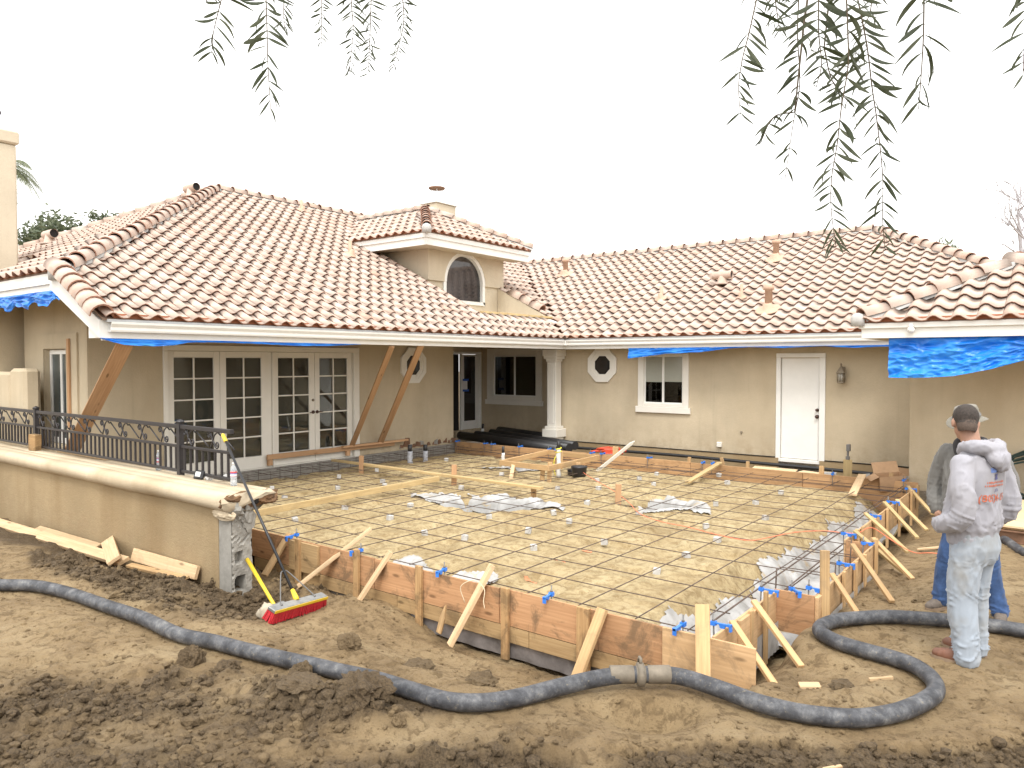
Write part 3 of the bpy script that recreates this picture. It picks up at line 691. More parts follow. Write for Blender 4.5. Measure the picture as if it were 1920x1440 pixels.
french(8.37, 9.345, 8.50, 9.212, .03, 1); french(9.353, 10.30, 9.468, 10.175, .03, -1)

# ---- other openings
def octagon(name, c, axis_, r1, rz, r0, r0z):
    """octagonal window: broad flat casing with a stepped inner ring"""
    mb = MB(); A = [R(22.5 + 45 * i) for i in range(8)]
    def ring(ra, raz, rb, rbz, d0, d1, d2):
        out = []
        for k in range(8):
            out.append((k, ra, raz, d0)); out.append((k, ra, raz, d1)); out.append((k, rb, rbz, d1)); out.append((k, rb, rbz, d2))
        def P(k, a, az, d):
            u, z = a * math.cos(A[k]), az * math.sin(A[k])
            return (c[0] + u, c[1] - d, c[2] + z) if axis_ == 'y' else (c[0] + d, c[1] + u, c[2] + z)
        vs = [P(*q) for q in out]; fs = []
        for k in range(8):
            j = (k + 1) % 8
            for i in range(3): fs.append((k * 4 + i, j * 4 + i, j * 4 + i + 1, k * 4 + i + 1))
        mb.add(vs, fs)
    ring(r1, rz, r0 + .10, r0z + .10, 0, .045, .045); ring(r0 + .10, r0z + .10, r0 + .05, r0z + .05, .045, .032, .032); ring(r0 + .05, r0z + .05, r0, r0z, .032, .022, -.02)
    o = mb.obj(name, M['trim'], house); recalc(o.data)
    pm = MB(); pts = []
    for k in range(8):
        u, z = (r0 + .01) * math.cos(A[k]), (r0z + .01) * math.sin(A[k])
        pts.append((c[0] + u, c[1] - .004, c[2] + z) if axis_ == 'y' else (c[0] + .004, c[1] + u, c[2] + z))
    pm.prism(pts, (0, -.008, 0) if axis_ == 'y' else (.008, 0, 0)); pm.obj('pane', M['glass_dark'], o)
octagon('octagonal_window', (-9.20, 15.498, 1.885), 'y', .425, .437, .225, .235)
octagon('octagonal_window', (XL + .002, 12.05, 1.885), 'x', .425, .437, .225, .235)

def slider(name, axis_, c, u0, u1, z0, z1, g0, g1, gz0, gz1, silld, blind=False, split=None):
    """cased sliding window in a wall facing -Y at y=c"""
    mb = MB(); y = c - .028
    mb.box(u0, g0, y, c + .05, z0 + .14, z1); mb.box(g1, u1, y, c + .05, z0 + .14, z1)
    mb.box(g0, g1, y + .001, c + .05, gz1, z1 - .002); mb.box(g0, g1, y + .001, c + .05, z0 + .14, gz0)
    mb.box(u0 - .05, u1 + .05, c - .055, c - .001, z0, z0 + .138)
    w = mb.obj(name, M['trim'], house, bevel=.006)
    fb = MB(); m = split or (g0 + g1) / 2; f = .032
    for a, b, d in ((g0, m, .008), (m - .02, g1, .024)):
        fb.box(a, a + f, c + d, c + d + .028, gz0, gz1); fb.box(b - f, b, c + d, c + d + .028, gz0, gz1)
        fb.box(a + f, b - f, c + d + .001, c + d + .027, gz0, gz0 + f); fb.box(a + f, b - f, c + d + .001, c + d + .027, gz1 - f, gz1)
    fb.obj('sash', M['white'], w, bevel=.003)
    for a, b, d in ((g0 + f, m - f, .02), (m - .02 + f, g1 - f, .036)):
        if blind:
            zb = 1.50 + (.01 if d > .03 else 0)
            MB().box(a, b, c + d, c + d + .006, gz0 + f, zb).obj('pane', M['glass'], w); MB().box(a, b, c + d, c + d + .006, zb + .001, gz1 - f).obj('blind', M['blind'], w)
        else: MB().box(a, b, c + d, c + d + .006, gz0 + f, gz1 - f).obj('pane', M['glass'], w)
    return w
M['blind'] = plain('blind_behind_glass', (.33, .335, .285), .08, var=.06, nscale=3)
slider('window', 'y', 15.5, -8.24, -6.985, .80, 2.155, -8.09, -7.13, 1.01, 2.11, 0, True)
slider('window', 'y', 16.7, -13.78, -11.83, .74, 2.33, -13.54, -12.04, .99, 2.14, 0)
# narrow window of the near wing
mb = MB(); y = 5.07
for a, b in ((-13.712, -13.65), (-12.93, -12.868)): mb.box(a, b, y + .06, y + .11, .63, 2.165)
mb.box(-13.65, -12.93, y + .061, y + .11, 2.09, 2.165); mb.box(-13.65, -12.93, y + .061, y + .11, .63, .72); mb.box(-13.32, -13.26, y + .065, y + .11, .72, 2.09)
w = mb.obj('window', M['white'], house, bevel=.005)
for a, b in ((-13.65, -13.32), (-13.26, -12.93)): MB().box(a, b, y + .085, y + .092, .72, 2.09).obj('pane', M['glass_blue'], w)
mb = MB(); wall(mb, 'y', y - .03, .03, -13.95, -12.45, .4, 2.42, [(-13.73, -12.85, .6, 2.18)]); mb.obj('window_surround', M['stucco'], house)
board('batten', (-12.70, y - .05, .9), (-12.70, y - .05, 2.33), .07, .035, M['wood_red'], house, up=(0, -1, 0))

# white slab door of the far wall
mb = MB(); y = 15.5
mb.box(-5.055, -4.965, y - .03, y + .04, -.09, 2.05); mb.box(-4.2, -4.086, y - .03, y + .04, -.09, 2.05); mb.box(-5.055, -4.086, y - .032, y + .04, 2.052, 2.14)
mb.box(-4.965, -4.2, y - .01, y + .05, -.09, -.02)
d = mb.obj('door', M['white'], house, bevel=.006)
MB().box(-4.96, -4.205, y + .03, y + .07, -.01, 2.045).obj('door_leaf', M['white'], d, bevel=.004)
for z, r in ((1.0, .032), (.865, .038)): MB().lathe([(r, 0), (r, .012), (r * .5, .02), (r * .55, .04), (r * .95, .055), (r * .6, .07)], (-4.225 - .02, y + .03, z), 12, axis=(0, -1, 0)).obj('knob', M['bronze'], d)
# glazed porch door round the corner, with the paper notice taped on it
X = -13.95; mb = MB()
mb.box(X - .04, X + .03, 15.70, 15.775, -.1, 2.18); mb.box(X - .04, X + .03, 16.53, 16.60, -.02, 2.18); mb.box(X - .04, X + .032, 15.41, 16.60, 2.181, 2.25)
mb.box(X - .03, X, 15.78, 15.87, .04, 2.175); mb.box(X - .03, X, 16.36, 16.525, .04, 2.175); mb.box(X - .03, X - .001, 15.87, 16.36, 2.12, 2.175); mb.box(X - .03, X - .001, 15.87, 16.36, .04, .28)
d = mb.obj('porch_door', M['white'], house, bevel=.004)
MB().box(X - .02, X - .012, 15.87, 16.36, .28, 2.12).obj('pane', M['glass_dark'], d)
MB().box(X + .002, X + .005, 15.80, 16.00, 1.18, 1.46).obj('notice', M['paper'], d)
for z in (1.15, 1.45): MB().box(X + .006, X + .008, 15.74, 16.06, z - .03, z + .03).obj('tape', M['tape'], d)
mb = MB(); mb.box(X - .06, X - .05, 15.41, 15.70, -.1, 2.18); mb.obj('dark_opening', M['dark'], house)
mb = MB(); mb.box(X - .1, X + .12, 15.36, 16.65, -.3, .035); mb.obj('threshold', M['stucco'], house)

# square porch column
mb = MB(); cx, cy = -10.46, 15.28
for h, z0, z1 in ((.17, -.12, .10), (.215, .10, .30), (.17, .30, .37), (.128, .37, 1.97), (.15, 1.97, 2.03), (.19, 2.03, 2.10), (.215, 2.10, 2.268)): mb.box(cx - h, cx + h, cy - h, cy + h, z0, z1)
mb.box(cx - .07, cx + .07, cy - .133, cy - .127, .45, 1.9)
mb.obj('column', M['trim'], house, bevel=.008)

# wall lantern
mb = MB(); lx, ly, lz = -3.77, 15.5, 1.70
mb.box(lx - .045, lx + .045, ly - .025, ly, lz + .02, lz + .17)
mb.tube(catmull([(lx, ly - .02, lz + .1), (lx, ly - .07, lz + .15), (lx, ly - .115, lz + .185), (lx, ly - .13, lz + .15), (lx, ly - .13, lz + .11)], 4), .012, 6)
mb.lathe([(.012, .24), (.02, .21), (.012, .18), (.05, .12), (.085, .06), (.088, .045), (.07, .04)], (lx, ly - .13, lz), 8, smooth=False)
mb.lathe([(.065, -.155), (.075, -.14), (.07, -.12), (.02, -.13)], (lx, ly - .13, lz), 8, smooth=False)
for k in range(8): a = R(45 * k); mb.tube([(lx + .068 * math.cos(a), ly - .13 + .068 * math.sin(a), lz - .125), (lx + .076 * math.cos(a), ly - .13 + .076 * math.sin(a), lz + .05)], .007, 5)
lan = mb.obj('wall_lantern', M['lamp'], house)
MB().lathe([(.05, -.11), (.056, .04)], (lx, ly - .13, lz), 8).obj('lantern_glass', plain('seeded_glass', (.45, .42, .36), .15, var=.3, nscale=40), lan)
mb = MB(); mb.box(-6.31, -6.2, 15.43, 15.499, .12, .23); mb.obj('outlet_cover', M['trim'], house, bevel=.01)
mb = MB(); mb.box(-5.80, -5.76, 15.47, 15.499, .455, .49); mb.obj('hose_bib', M['lamp'], house)

# ---- soffits, and the rooms seen through the glass
mb = MB(); mb.box(-10.3, -2.55, 14.975, 15.498, 2.30, 2.312); mb.obj('soffit', M['trim'], house)
mb = MB(); mb.box(-2.515, .9, 11.575, 13.798, 2.31, 2.322); mb.obj('soffit', M['stucco'], house)
mb = MB(); mb.box(-14.8, -11.45, 4.375, 5.069, 2.95, 2.962); mb.obj('soffit', M['stucco'], house)
mb = MB(); mb.box(-14.6, -12.085, 12.475, 13.058, 4.70, 4.712); mb.box(-12.628, -12.085, 13.0601, 16.38, 4.701, 4.713); mb.obj('soffit', M['stucco_light'], house)
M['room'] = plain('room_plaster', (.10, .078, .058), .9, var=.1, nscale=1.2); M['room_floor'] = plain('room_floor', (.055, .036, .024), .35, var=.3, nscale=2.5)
def room(x0, x1, y0, y1, z0=-.02, z1=2.28, furn=()):
    mb = MB(); v = [(x0, y0, z0), (x1, y0, z0), (x1, y1, z0), (x0, y1, z0), (x0, y0, z1), (x1, y0, z1), (x1, y1, z1), (x0, y1, z1)]
    skip = {'x0': (3, 0, 4, 7), 'x1': (1, 2, 6, 5), 'y0': (0, 1, 5, 4), 'y1': (2, 3, 7, 6)}
    return mb, v, skip
def build_room(x0, x1, y0, y1, open_side, furn):
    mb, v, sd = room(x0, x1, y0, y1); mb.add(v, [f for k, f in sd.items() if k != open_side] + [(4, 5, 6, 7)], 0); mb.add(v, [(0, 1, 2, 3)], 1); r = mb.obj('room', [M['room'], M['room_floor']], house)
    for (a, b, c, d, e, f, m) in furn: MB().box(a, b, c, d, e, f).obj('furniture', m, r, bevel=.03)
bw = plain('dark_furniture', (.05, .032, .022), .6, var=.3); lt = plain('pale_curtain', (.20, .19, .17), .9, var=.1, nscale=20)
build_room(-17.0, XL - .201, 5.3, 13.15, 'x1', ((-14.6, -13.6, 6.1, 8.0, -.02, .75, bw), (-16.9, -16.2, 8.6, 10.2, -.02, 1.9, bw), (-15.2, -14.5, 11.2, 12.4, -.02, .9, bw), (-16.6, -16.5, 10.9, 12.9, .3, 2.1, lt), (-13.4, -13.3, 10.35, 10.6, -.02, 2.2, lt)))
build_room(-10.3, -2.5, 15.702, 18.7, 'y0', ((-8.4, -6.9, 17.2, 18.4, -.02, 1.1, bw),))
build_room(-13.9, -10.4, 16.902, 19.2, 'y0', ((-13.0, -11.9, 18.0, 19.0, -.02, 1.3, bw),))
# ---------------------------------------------------------------- roof
roof_mb = MB(); roof_tiles = []          # (matrix, score)
def clip(poly, a, b, c):                 # keep a*x+b*y+c >= 0
    out = []
    for i in range(len(poly)):
        p, q = poly[i], poly[(i + 1) % len(poly)]; dp = a * p[0] + b * p[1] + c; dq = a * q[0] + b * q[1] + c
        if dp >= 0: out.append(p)
        if (dp >= 0) != (dq >= 0): t = dp / (dp - dq); out.append((p[0] + (q[0] - p[0]) * t, p[1] + (q[1] - p[1]) * t))
    return out
def inpoly(poly, x, y):
    r = False
    for i in range(len(poly)):
        (x0, y0), (x1, y1) = poly[i], poly[i - 1]
        if (y0 > y) != (y1 > y) and x < (x1 - x0) * (y - y0) / (y1 - y0) + x0: r = not r
    return r
TW, TE, TL = .287, .362, .43
CAM = Vector((0, 0, 1.97))
def plane_z(kind, x, y, c, z0): return z0 + .5 * ({'+x': c - x, '-y': y - c, '-x': x - c, '+y': c - y}[kind])
def roof_plane(kind, c, z0, poly, deckpolys=None, skip=None, u0=0.0, tiles=True, thick=.03, margin=.05):
    for dp in (deckpolys or [poly]):
        if len(dp) < 3: continue
        top = [(x, y, plane_z(kind, x, y, c, z0)) for x, y in dp]
        roof_mb.prism([(x, y, z - thick) for x, y, z in top], (0, 0, thick))
    if not tiles: return
    ud, vd = {'+x': ((0, 1, 0), (-1, 0, .5)), '-y': ((1, 0, 0), (0, 1, .5)), '-x': ((0, -1, 0), (1, 0, .5))}[kind]
    u, v = Vector(ud), Vector(vd).normalized(); n = u.cross(v)
    us = [p[1] if kind == '+x' else (p[0] if kind == '-y' else -p[1]) for p in poly]
    umin, umax = min(us), max(us); j = random.Random(int(abs(c) * 100))
    rows = int(8.5 / TE)
    for r in range(rows + 1):
        for k in range(int((umax - umin) / TW) + 2):
            uu = umin + u0 + k * TW; vv = r * TE - .05
            base = (u * (uu + TW / 2) + (Vector((c, 0, z0)) if kind in ('+x', '-x') else Vector((0, c, z0))) + v * vv)
            q = base + v * (TE * .5)
            if kind == '-x': pass
            if not inpoly(poly, q.x, q.y): continue
            if skip and skip(q.x, q.y): continue
            p = base + n * .004
            rot = Matrix((u, v, n)).transposed().to_4x4(); rot.translation = p
            rot = rot @ Euler((j.gauss(0, .006), j.gauss(0, .006), j.gauss(0, .007))).to_matrix().to_4x4() @ Matrix.Translation((j.gauss(0, .002), j.gauss(0, .005), 0))
            d = q - CAM; face = -d.normalized().dot(n); roof_tiles.append((max(face, .0) / d.length_squared, rot))
WELL = (-12.70, -10.78, 13.08, 15.93)
def inwell(x, y): return WELL[0] < x < WELL[1] and WELL[2] < y < WELL[3]
P1 = [(XE, 4.31), (XE, YE), (-15.2, 20.2), (-17.26, 18.14), (-17.26, 10.29), (-11.28, 4.31)]
wx0, wx1, wy0, wy1 = -12.75, -10.95, 13.08, 15.93
band = clip(clip(P1, 0, 1, -wy0), 0, -1, wy1)
d1 = [clip(P1, 0, -1, wy0), clip(P1, 0, 1, -wy1), clip(band, 1, 0, -wx1), clip(band, -1, 0, wx0)]
def towerskip(x, y): return inwell(x, y) or (x < -12.62 and 13.02 < y < 16.04 and x > -14.9)
roof_plane('+x', XE, ZE, P1, d1, towerskip, .02)
ZP2 = ZE + .5 * 1.41
roof_plane('-y', 4.31, ZP2, [(-11.28, 4.31), (-17.26, 10.29), (-23.24, 4.31)], None, lambda x, y: x < -14.3 and y < 5.65 and x > -15.5, .0)
P3 = [(XE, YE), (-2.62, YE), (-.83, 16.66), (-4.2, 20.2), (-15.2, 20.2)]
roof_plane('-y', YE, ZE, P3, None, None, .0)
P4 = [(-2.58, 11.5), (.92, 11.5), (-.83, 13.25)]
roof_plane('-y', 11.5, ZE, P4, None, None, .0)
roof_plane('-x', -2.58, ZE, [(-2.58, 11.5), (-.83, 13.25), (-.83, 16.62), (-2.58, 14.87)], None, None, 0, False)
roof_plane('+x', .92, ZE, [(.92, 11.5), (.92, 17), (-.83, 17), (-.83, 13.25)], None, None, 0, False)
TX, TY0, TY1, TZ = -12.03, 12.39, 16.45, 4.97
tm = (TY0 + TY1) / 2; tr = (TY1 - TY0) / 2
roof_plane('+x', TX, TZ, [(TX, TY0), (TX, TY1), (TX - tr, tm)], None, None, .1, thick=.03)
roof_plane('-y', TY0, TZ, [(TX, TY0), (TX - tr, tm), (-16.8, tm), (-14.8, TY0)], None, None, .0, thick=.03)
roof_plane('+y', TY1, TZ, [(TX, TY1), (-14.8, TY1), (-16.8, tm), (TX - tr, tm)], None, None, 0, False, thick=.03)
roof_plane('+y', 25.53, ZE, [(-15.2, 20.2), (-4.2, 20.2), (-4.2, 25.5), (-15.2, 25.5)], None, None, 0, False)
roof_plane('-x', -24.65, ZE, [(-17.26, 10.29), (-17.26, 18.14), (-23.24, 18.14), (-23.24, 4.31)], None, None, 0, False)
roof = roof_mb.obj('roof', M['deck'], house)

def tile_mesh():
    mb = MB(); n = 8; prof = []
    for i in range(n + 1):
        t = i / n; x = (t - .5) * (TW + .012)
        z = .055 * math.sin(math.pi * t / .56) if t < .56 else -.016 * math.sin(math.pi * (t - .56) / .44)
        prof.append((x, z + .014))
    f0 = [(x, 0, z + .030) for x, z in prof]; bk = [(x, TL, z + .002) for x, z in prof]; f1 = [(x, .003, z + .015) for x, z in prof]
    m = n + 1; vs = f0 + bk + f1; fs_t = [(i, i + 1, m + i + 1, m + i) for i in range(n)]; fs_b = [(i + 1, i, 2 * m + i, 2 * m + i + 1) for i in range(n)] + [(2 * m + i + 1, 2 * m + i, m + i, m + i + 1) for i in range(n)]
    mb.add(vs, fs_t, 0, True); mb.add([], [], 1); nb = 0
    for f in fs_b: mb.f.append(list(f)); mb.mi.append(1); mb.sm.append(False)
    return mb
tmb = tile_mesh(); tme = tmb.mesh('roof_tile', [M['tile'], M['tile_body']])
roof_tiles.sort(key=lambda t: -t[0])
for s, mt in roof_tiles[:300]: link('roof_tile', tme, roof, mt)
base_v = np.array(tmb.v); nf = len(tmb.f); rest = [np.array(mt) for s, mt in roof_tiles[300:]]
V = np.concatenate([base_v @ m[:3, :3].T + m[:3, 3] for m in rest]); nv = len(base_v)
F = np.concatenate([np.array(tmb.f) + nv * i for i in range(len(rest))])
me = bpy.data.meshes.new('roof_tile_field'); me.vertices.add(len(V)); me.vertices.foreach_set('co', V.reshape(-1).astype(np.float32))
me.loops.add(F.size); me.loops.foreach_set('vertex_index', F.reshape(-1).astype(np.int32)); me.polygons.add(len(F))
me.polygons.foreach_set('loop_start', np.arange(0, F.size, 4, dtype=np.int32)); me.polygons.foreach_set('loop_total', np.full(len(F), 4, np.int32)); me.update()
me.materials.append(M['tile']); me.materials.append(M['tile_body'])
me.polygons.foreach_set('material_index', np.tile(np.array(tmb.mi, np.int32), len(rest))); me.polygons.foreach_set('use_smooth', np.tile(np.array(tmb.sm, bool), len(rest))); me.update()
tag(link('roof_tile_field', me, roof), kind='stuff')

# hip, ridge and rake caps: tapered barrel tiles
def cap_mesh(r0, r1, L, name='ridge_tile'):
    mb = MB(); n = 8; rows = []
    for x, r, dz in ((0, r0, .018), (L, r1, -.012)):
        rows.append([(x, r * math.cos(math.pi * (k / n) * 1.1 - .157), r * math.sin(math.pi * (k / n) * 1.1 - .157) + dz) for k in range(n + 1)])
    inn = [(0.002, y * .86, (z - .018) * .84 + .018) for x, y, z in rows[0]]
    m = n + 1; mb.add(rows[0] + rows[1] + inn, [(i + 1, i, m + i, m + i + 1) for i in range(n)], 0, True)
    for i in range(n): mb.f.append([i, i + 1, 2 * m + i + 1, 2 * m + i]); mb.mi.append(1); mb.sm.append(False)
    for i in range(n): mb.f.append([2 * m + i, 2 * m + i + 1, m + i + 1, m + i]); mb.mi.append(1); mb.sm.append(False)
    return mb.mesh(name, [M['tile'], M['tile_body']])
cap_me = cap_mesh(.125, .105, .47); rake_me = cap_mesh(.15, .13, .42)
_cj = random.Random(9)
def caps(a, b, me=None, e=.385, lift=.06, mortar=True, start=0.0):
    me = me or cap_me; a = Vector(a); b = Vector(b); M0, L = frame_between(a, b); d = (b - a).normalized()
    n = int((L - start) / e + .4)
    for i in range(n):
        mt = M0.copy(); mt.translation = a + d * (start + i * e) + Vector((_cj.gauss(0, .004), _cj.gauss(0, .004), lift))
        link('ridge_tile', me, roof, mt @ Euler((_cj.gauss(0, .03), _cj.gauss(0, .012), _cj.gauss(0, .012))).to_matrix().to_4x4())
    if mortar:
        mort = MB()
        y = M0.col[1].to_3d(); z = M0.col[2].to_3d()
        k = int(L / .2); pr = None
        for i in range(k + 1):
            c = a + d * (L * i / k); w = .10 + _cj.uniform(-.012, .016)
            cur = [c + y * w - z * .01, c + y * w * .8 + z * .062, c - y * w * .8 + z * .062, c - y * w - z * .01]
            if pr: mort.add(pr + cur, [(0, 1, 5, 4), (1, 2, 6, 5), (2, 3, 7, 6)], 0, True)
            pr = cur
        mort.obj('mortar_bed', M['mortar'], roof)
z1 = lambda x: ZE + .5 * (XE - x)
caps((-11.2, 4.42, z1(-11.2) + .03), (-17.26, 10.29, z1(-17.26)))                   # big hip
caps((-17.26, 10.35, z1(-17.26)), (-17.26, 18.1, z1(-17.26)))                       # main ridge
caps((-23.2, 4.35, ZP2), (-17.30, 10.29, z1(-17.26)))                               # far hip of the near wing
caps((-17.2, 18.2, z1(-17.26)), (-15.2, 20.2, z1(-15.2)))
caps((-4.25, 20.2, ZE + .5 * 5.33), (-15.2, 20.2, ZE + .5 * 5.33))                  # ridge of the far wing
caps((-.9, 16.75, ZE + .5 * 1.9), (-4.2, 20.2, ZE + .5 * 5.33))
caps((-2.55, 11.53, ZE + .02), (-.86, 13.22, ZE + .86))                             # porch hip
caps((-.83, 13.3, ZE + .875), (-.83, 16.6, ZE + .875)); caps((.9, 11.52, ZE), (-.83, 13.25, ZE + .875))
caps((TX + .02, TY0 - .02, TZ + .03), (TX - tr, tm, TZ + .5 * tr)); caps((TX + .02, TY1 + .02, TZ + .02), (TX - tr, tm, TZ + .5 * tr)); caps((-16.7, tm, TZ + .5 * tr), (TX - tr, tm, TZ + .5 * tr))
caps((XE + .02, 4.30, z1(XE + .02) + .01), (-11.22, 4.33, z1(-11.22) + .01), rake_me, .262, .02, False)          # rake of the porch
caps((-11.30, 15.93, z1(-11.3) + .02), (-12.36, 15.93, z1(-12.36) + .02), rake_me, .36, .04, False)              # beside the roof well
for pr_, c_ in (([(.155, -.12), (.16, .0), (.13, .10), (.05, .15)], (-11.22, 4.36, z1(-11.2) + .02)), ([(.11, -.1), (.115, .02), (.09, .08), (.03, .11)], (TX + .05, TY0 - .05, TZ + .05)), ([(.09, -.1), (.10, .02), (.07, .07), (.02, .09)], (-2.60, 11.48, ZE + .05))): MB().lathe(pr_, c_, 12).obj('mortar_plug', M['mortar'], roof)

# eave closures, flashing, fascia, gutters
mb = MB()
mb.box(XE - .07, XE - .01, 4.45, YE, ZE - .01, ZE + .062); mb.box(XE, -2.66, YE + .01, YE + .07, ZE - .01, ZE + .062); mb.box(-2.52, .9, 11.51, 11.57, ZE - .01, ZE + .062)
mb.box(-23, -11.35, 4.32, 4.38, ZP2 - .01, ZP2 + .06); mb.box(TX - .07, TX - .01, TY0 + .06, TY1 - .05, TZ - .01, TZ + .06); mb.box(-14.7, TX - .08, TY0 + .01, TY0 + .07, TZ - .01, TZ + .06)
mb.obj('eave_closure', M['birdstop'], roof)
mb = MB(); mb.box(XE - .03, XE + .012, 4.36, YE - .045, 2.475, ZE - .012); mb.box(XE - .04, -2.66, YE - .012, YE + .03, 2.475, ZE - .012); mb.obj('drip_flashing', M['flash'], house)
mb = MB()
mb.box(XE - .10, XE - .06, 4.33, YE + .10, 2.268, 2.50)
mb.box(XE - .058, -2.46, YE + .062, YE + .10, 2.265, 2.50)
mb.box(-2.56, .9, 11.53, 11.57, 2.30, ZE - .045); mb.box(-2.59, .93, 11.49, 11.529, ZE - .085, ZE - .012)
mb.box(-2.56, -2.52, 11.572, 14.8, 2.30, ZE - .045)
mb.box(-23, -11.42, 4.33, 4.37, 2.93, 3.12); mb.box(-23, -11.40, 4.30, 4.329, 3.05, 3.20)
mb.box(TX - .08, TX - .04, TY0 + .042, TY1 - .04, TZ - .30, TZ - .11); mb.box(TX - .039, TX - .005, TY0 + .006, TY1 - .005, TZ - .135, TZ - .012)
mb.box(-14.7, TX - .081, TY0 + .04, TY0 + .08, TZ - .30, TZ - .11); mb.box(-14.8, TX - .040, TY0 + .005, TY0 + .039, TZ - .135, TZ - .012)
mb.obj('fascia', M['white'], house, bevel=.004)
mb = MB(); mb.prism([(-9.93, 4.29, 2.27), (-9.93, 4.29, 2.50), (-11.42, 4.29, 3.245), (-11.42, 4.29, 2.98)], (0, .045, 0)); mb.box(-9.99, -9.95, 4.336, 4.75, 2.24, 2.27)
mb.box(-10.36, -9.985, 4.345, 4.75, 2.275, 2.42)
mb.obj('rake_board', M['white'], house, bevel=.004)
def gutter(a, b, out, name='gutter'):
    prof = [(0, 2.478), (0, 2.352), (.075, 2.352), (.083, 2.375), (.083, 2.41), (.108, 2.45), (.112, 2.478), (.098, 2.478), (.096, 2.455), (.07, 2.415), (.068, 2.366), (.012, 2.364), (.012, 2.478)]
    mb = MB(); a = Vector(a); out = Vector(out); mb.prism([(a.x + out.x * p, a.y + out.y * p, z) for p, z in prof], Vector(b) - a); o = mb.obj(name, M['gutter'], house); recalc(o.data)
    return o
gutter((XE - .058, 4.40, 0), (XE - .058, YE - .06, 0), (1, 0, 0)); gutter((XE + .06, YE + .06, 0), (-2.50, YE + .06, 0), (0, -1, 0))
mb = MB(); mb.box(XE - .058, XE + .058, YE - .058, YE + .058, 2.352, 2.478); mb.obj('gutter_corner', M['gutter'], house, bevel=.006)
mb = MB(); mb.box(-2.70, -2.565, YE - .10, YE + .06, 2.50, 2.60); mb.box(-2.80, -2.6, YE - .08, YE + .05, 2.58, 2.61); mb.obj('end_flashing', M['white'], house)
# round globe bulb under the porch fascia
mb = MB(); mb.lathe([(.02, .05), (.035, .02), (.03, 0)], (-1.915, 11.47, 2.44), 10); mb.lathe([(.005, -.075), (.035, -.065), (.05, -.035), (.042, -.008), (.03, 0)], (-1.915, 11.47, 2.44), 12); mb.obj('globe_light', M['white'], house)

# ---- tower with the arched window over the roof well
mb = MB(); X = -12.63; zc, rc, yc = 3.965, .80, 14.44
def archwall(mb, x0, x1, y0, y1, z0, z1, yc, zc, r, n=14):
    arc = [(yc - r * math.cos(math.pi * i / n), zc + r * math.sin(math.pi * i / n)) for i in range(n + 1)]
    top = [(y0 + (y1 - y0) * i / n, z1) for i in range(n + 1)]; top = [(min(max(a[0], y0), y1), z1) for a in arc]
    for i in range(n): mb.prism([(x0, *arc[i]), (x0, *arc[i + 1]), (x0, *top[i + 1]), (x0, *top[i])], (x1 - x0, 0, 0))
    mb.box(x0, x1, y0, yc - r, z0, z1); mb.box(x0, x1, yc + r, y1, z0, z1)
archwall(mb, X - .12, X, 13.06, 16.0, 3.955, 4.88, yc, zc, rc)
wall(mb, 'x', X - .06, -.12, 13.10, 15.96, 2.9, 3.954, [(13.70, 15.17, 3.50, 3.954)])
wall(mb, 'y', 13.06, .12, -14.9, X - .12, 3.4, 4.88); wall(mb, 'y', 16.0, -.12, -14.9, X - .12, 3.4, 4.88)
mb.obj('tower', M['stucco_light'], house)
mb = MB(); n = 16; x0, x1 = X - .16, X - .075
def ringpts(r, zb): return [(yc + r, zb)] + [(yc + r * math.cos(math.pi * i / n), zc + r * math.sin(math.pi * i / n)) for i in range(n + 1)] + [(yc - r, zb)]
ro, ri = ringpts(.80, 3.44), ringpts(.70, 3.53)
for i in range(len(ro) - 1): mb.prism([(x0, *ro[i]), (x0, *ro[i + 1]), (x0, *ri[i + 1]), (x0, *ri[i])], (x1 - x0 + (.06 if 0 < i < len(ro) - 2 else .05), 0, 0))
mb.box(x0, x1 + .05, yc - .80, yc + .80, 3.44, 3.529)
aw = mb.obj('arched_window', M['white'], house)
mb = MB(); mb.prism([(X - .13, y, z) for y, z in ringpts(.705, 3.525)], (.012, 0, 0)); mb.obj('pane', M['glass_brown'], aw)
mb = MB()
mb.box(-12.80, -10.97, 13.08, 15.93, 2.98, 3.085)
mb.obj('roof_well', M['stucco_light'], house)
mb = MB(); mb.prism([(-12.68, 15.80, 3.08), (-11.05, 15.80, 3.08), (-11.05, 15.80, 3.13), (-12.68, 15.80, 3.96)], (0, .12, 0)); mb.obj('well_cheek', M['stucco_light'], house)
board('well_curb', (-10.93, 13.02, 3.10), (-10.93, 15.99, 3.10), .09, .05, M['wood_yellow'], house)
mb = MB(); zz = lambda x: z1(x) + .01
mb.prism([(-10.90, 13.05, zz(-10.9) - .02), (-10.52, 13.05, zz(-10.52) + .03), (-10.52, 15.95, zz(-10.52) + .03), (-10.90, 15.95, zz(-10.9) - .02)], (0, 0, .02)); mb.obj('well_flashing', M['white'], house)

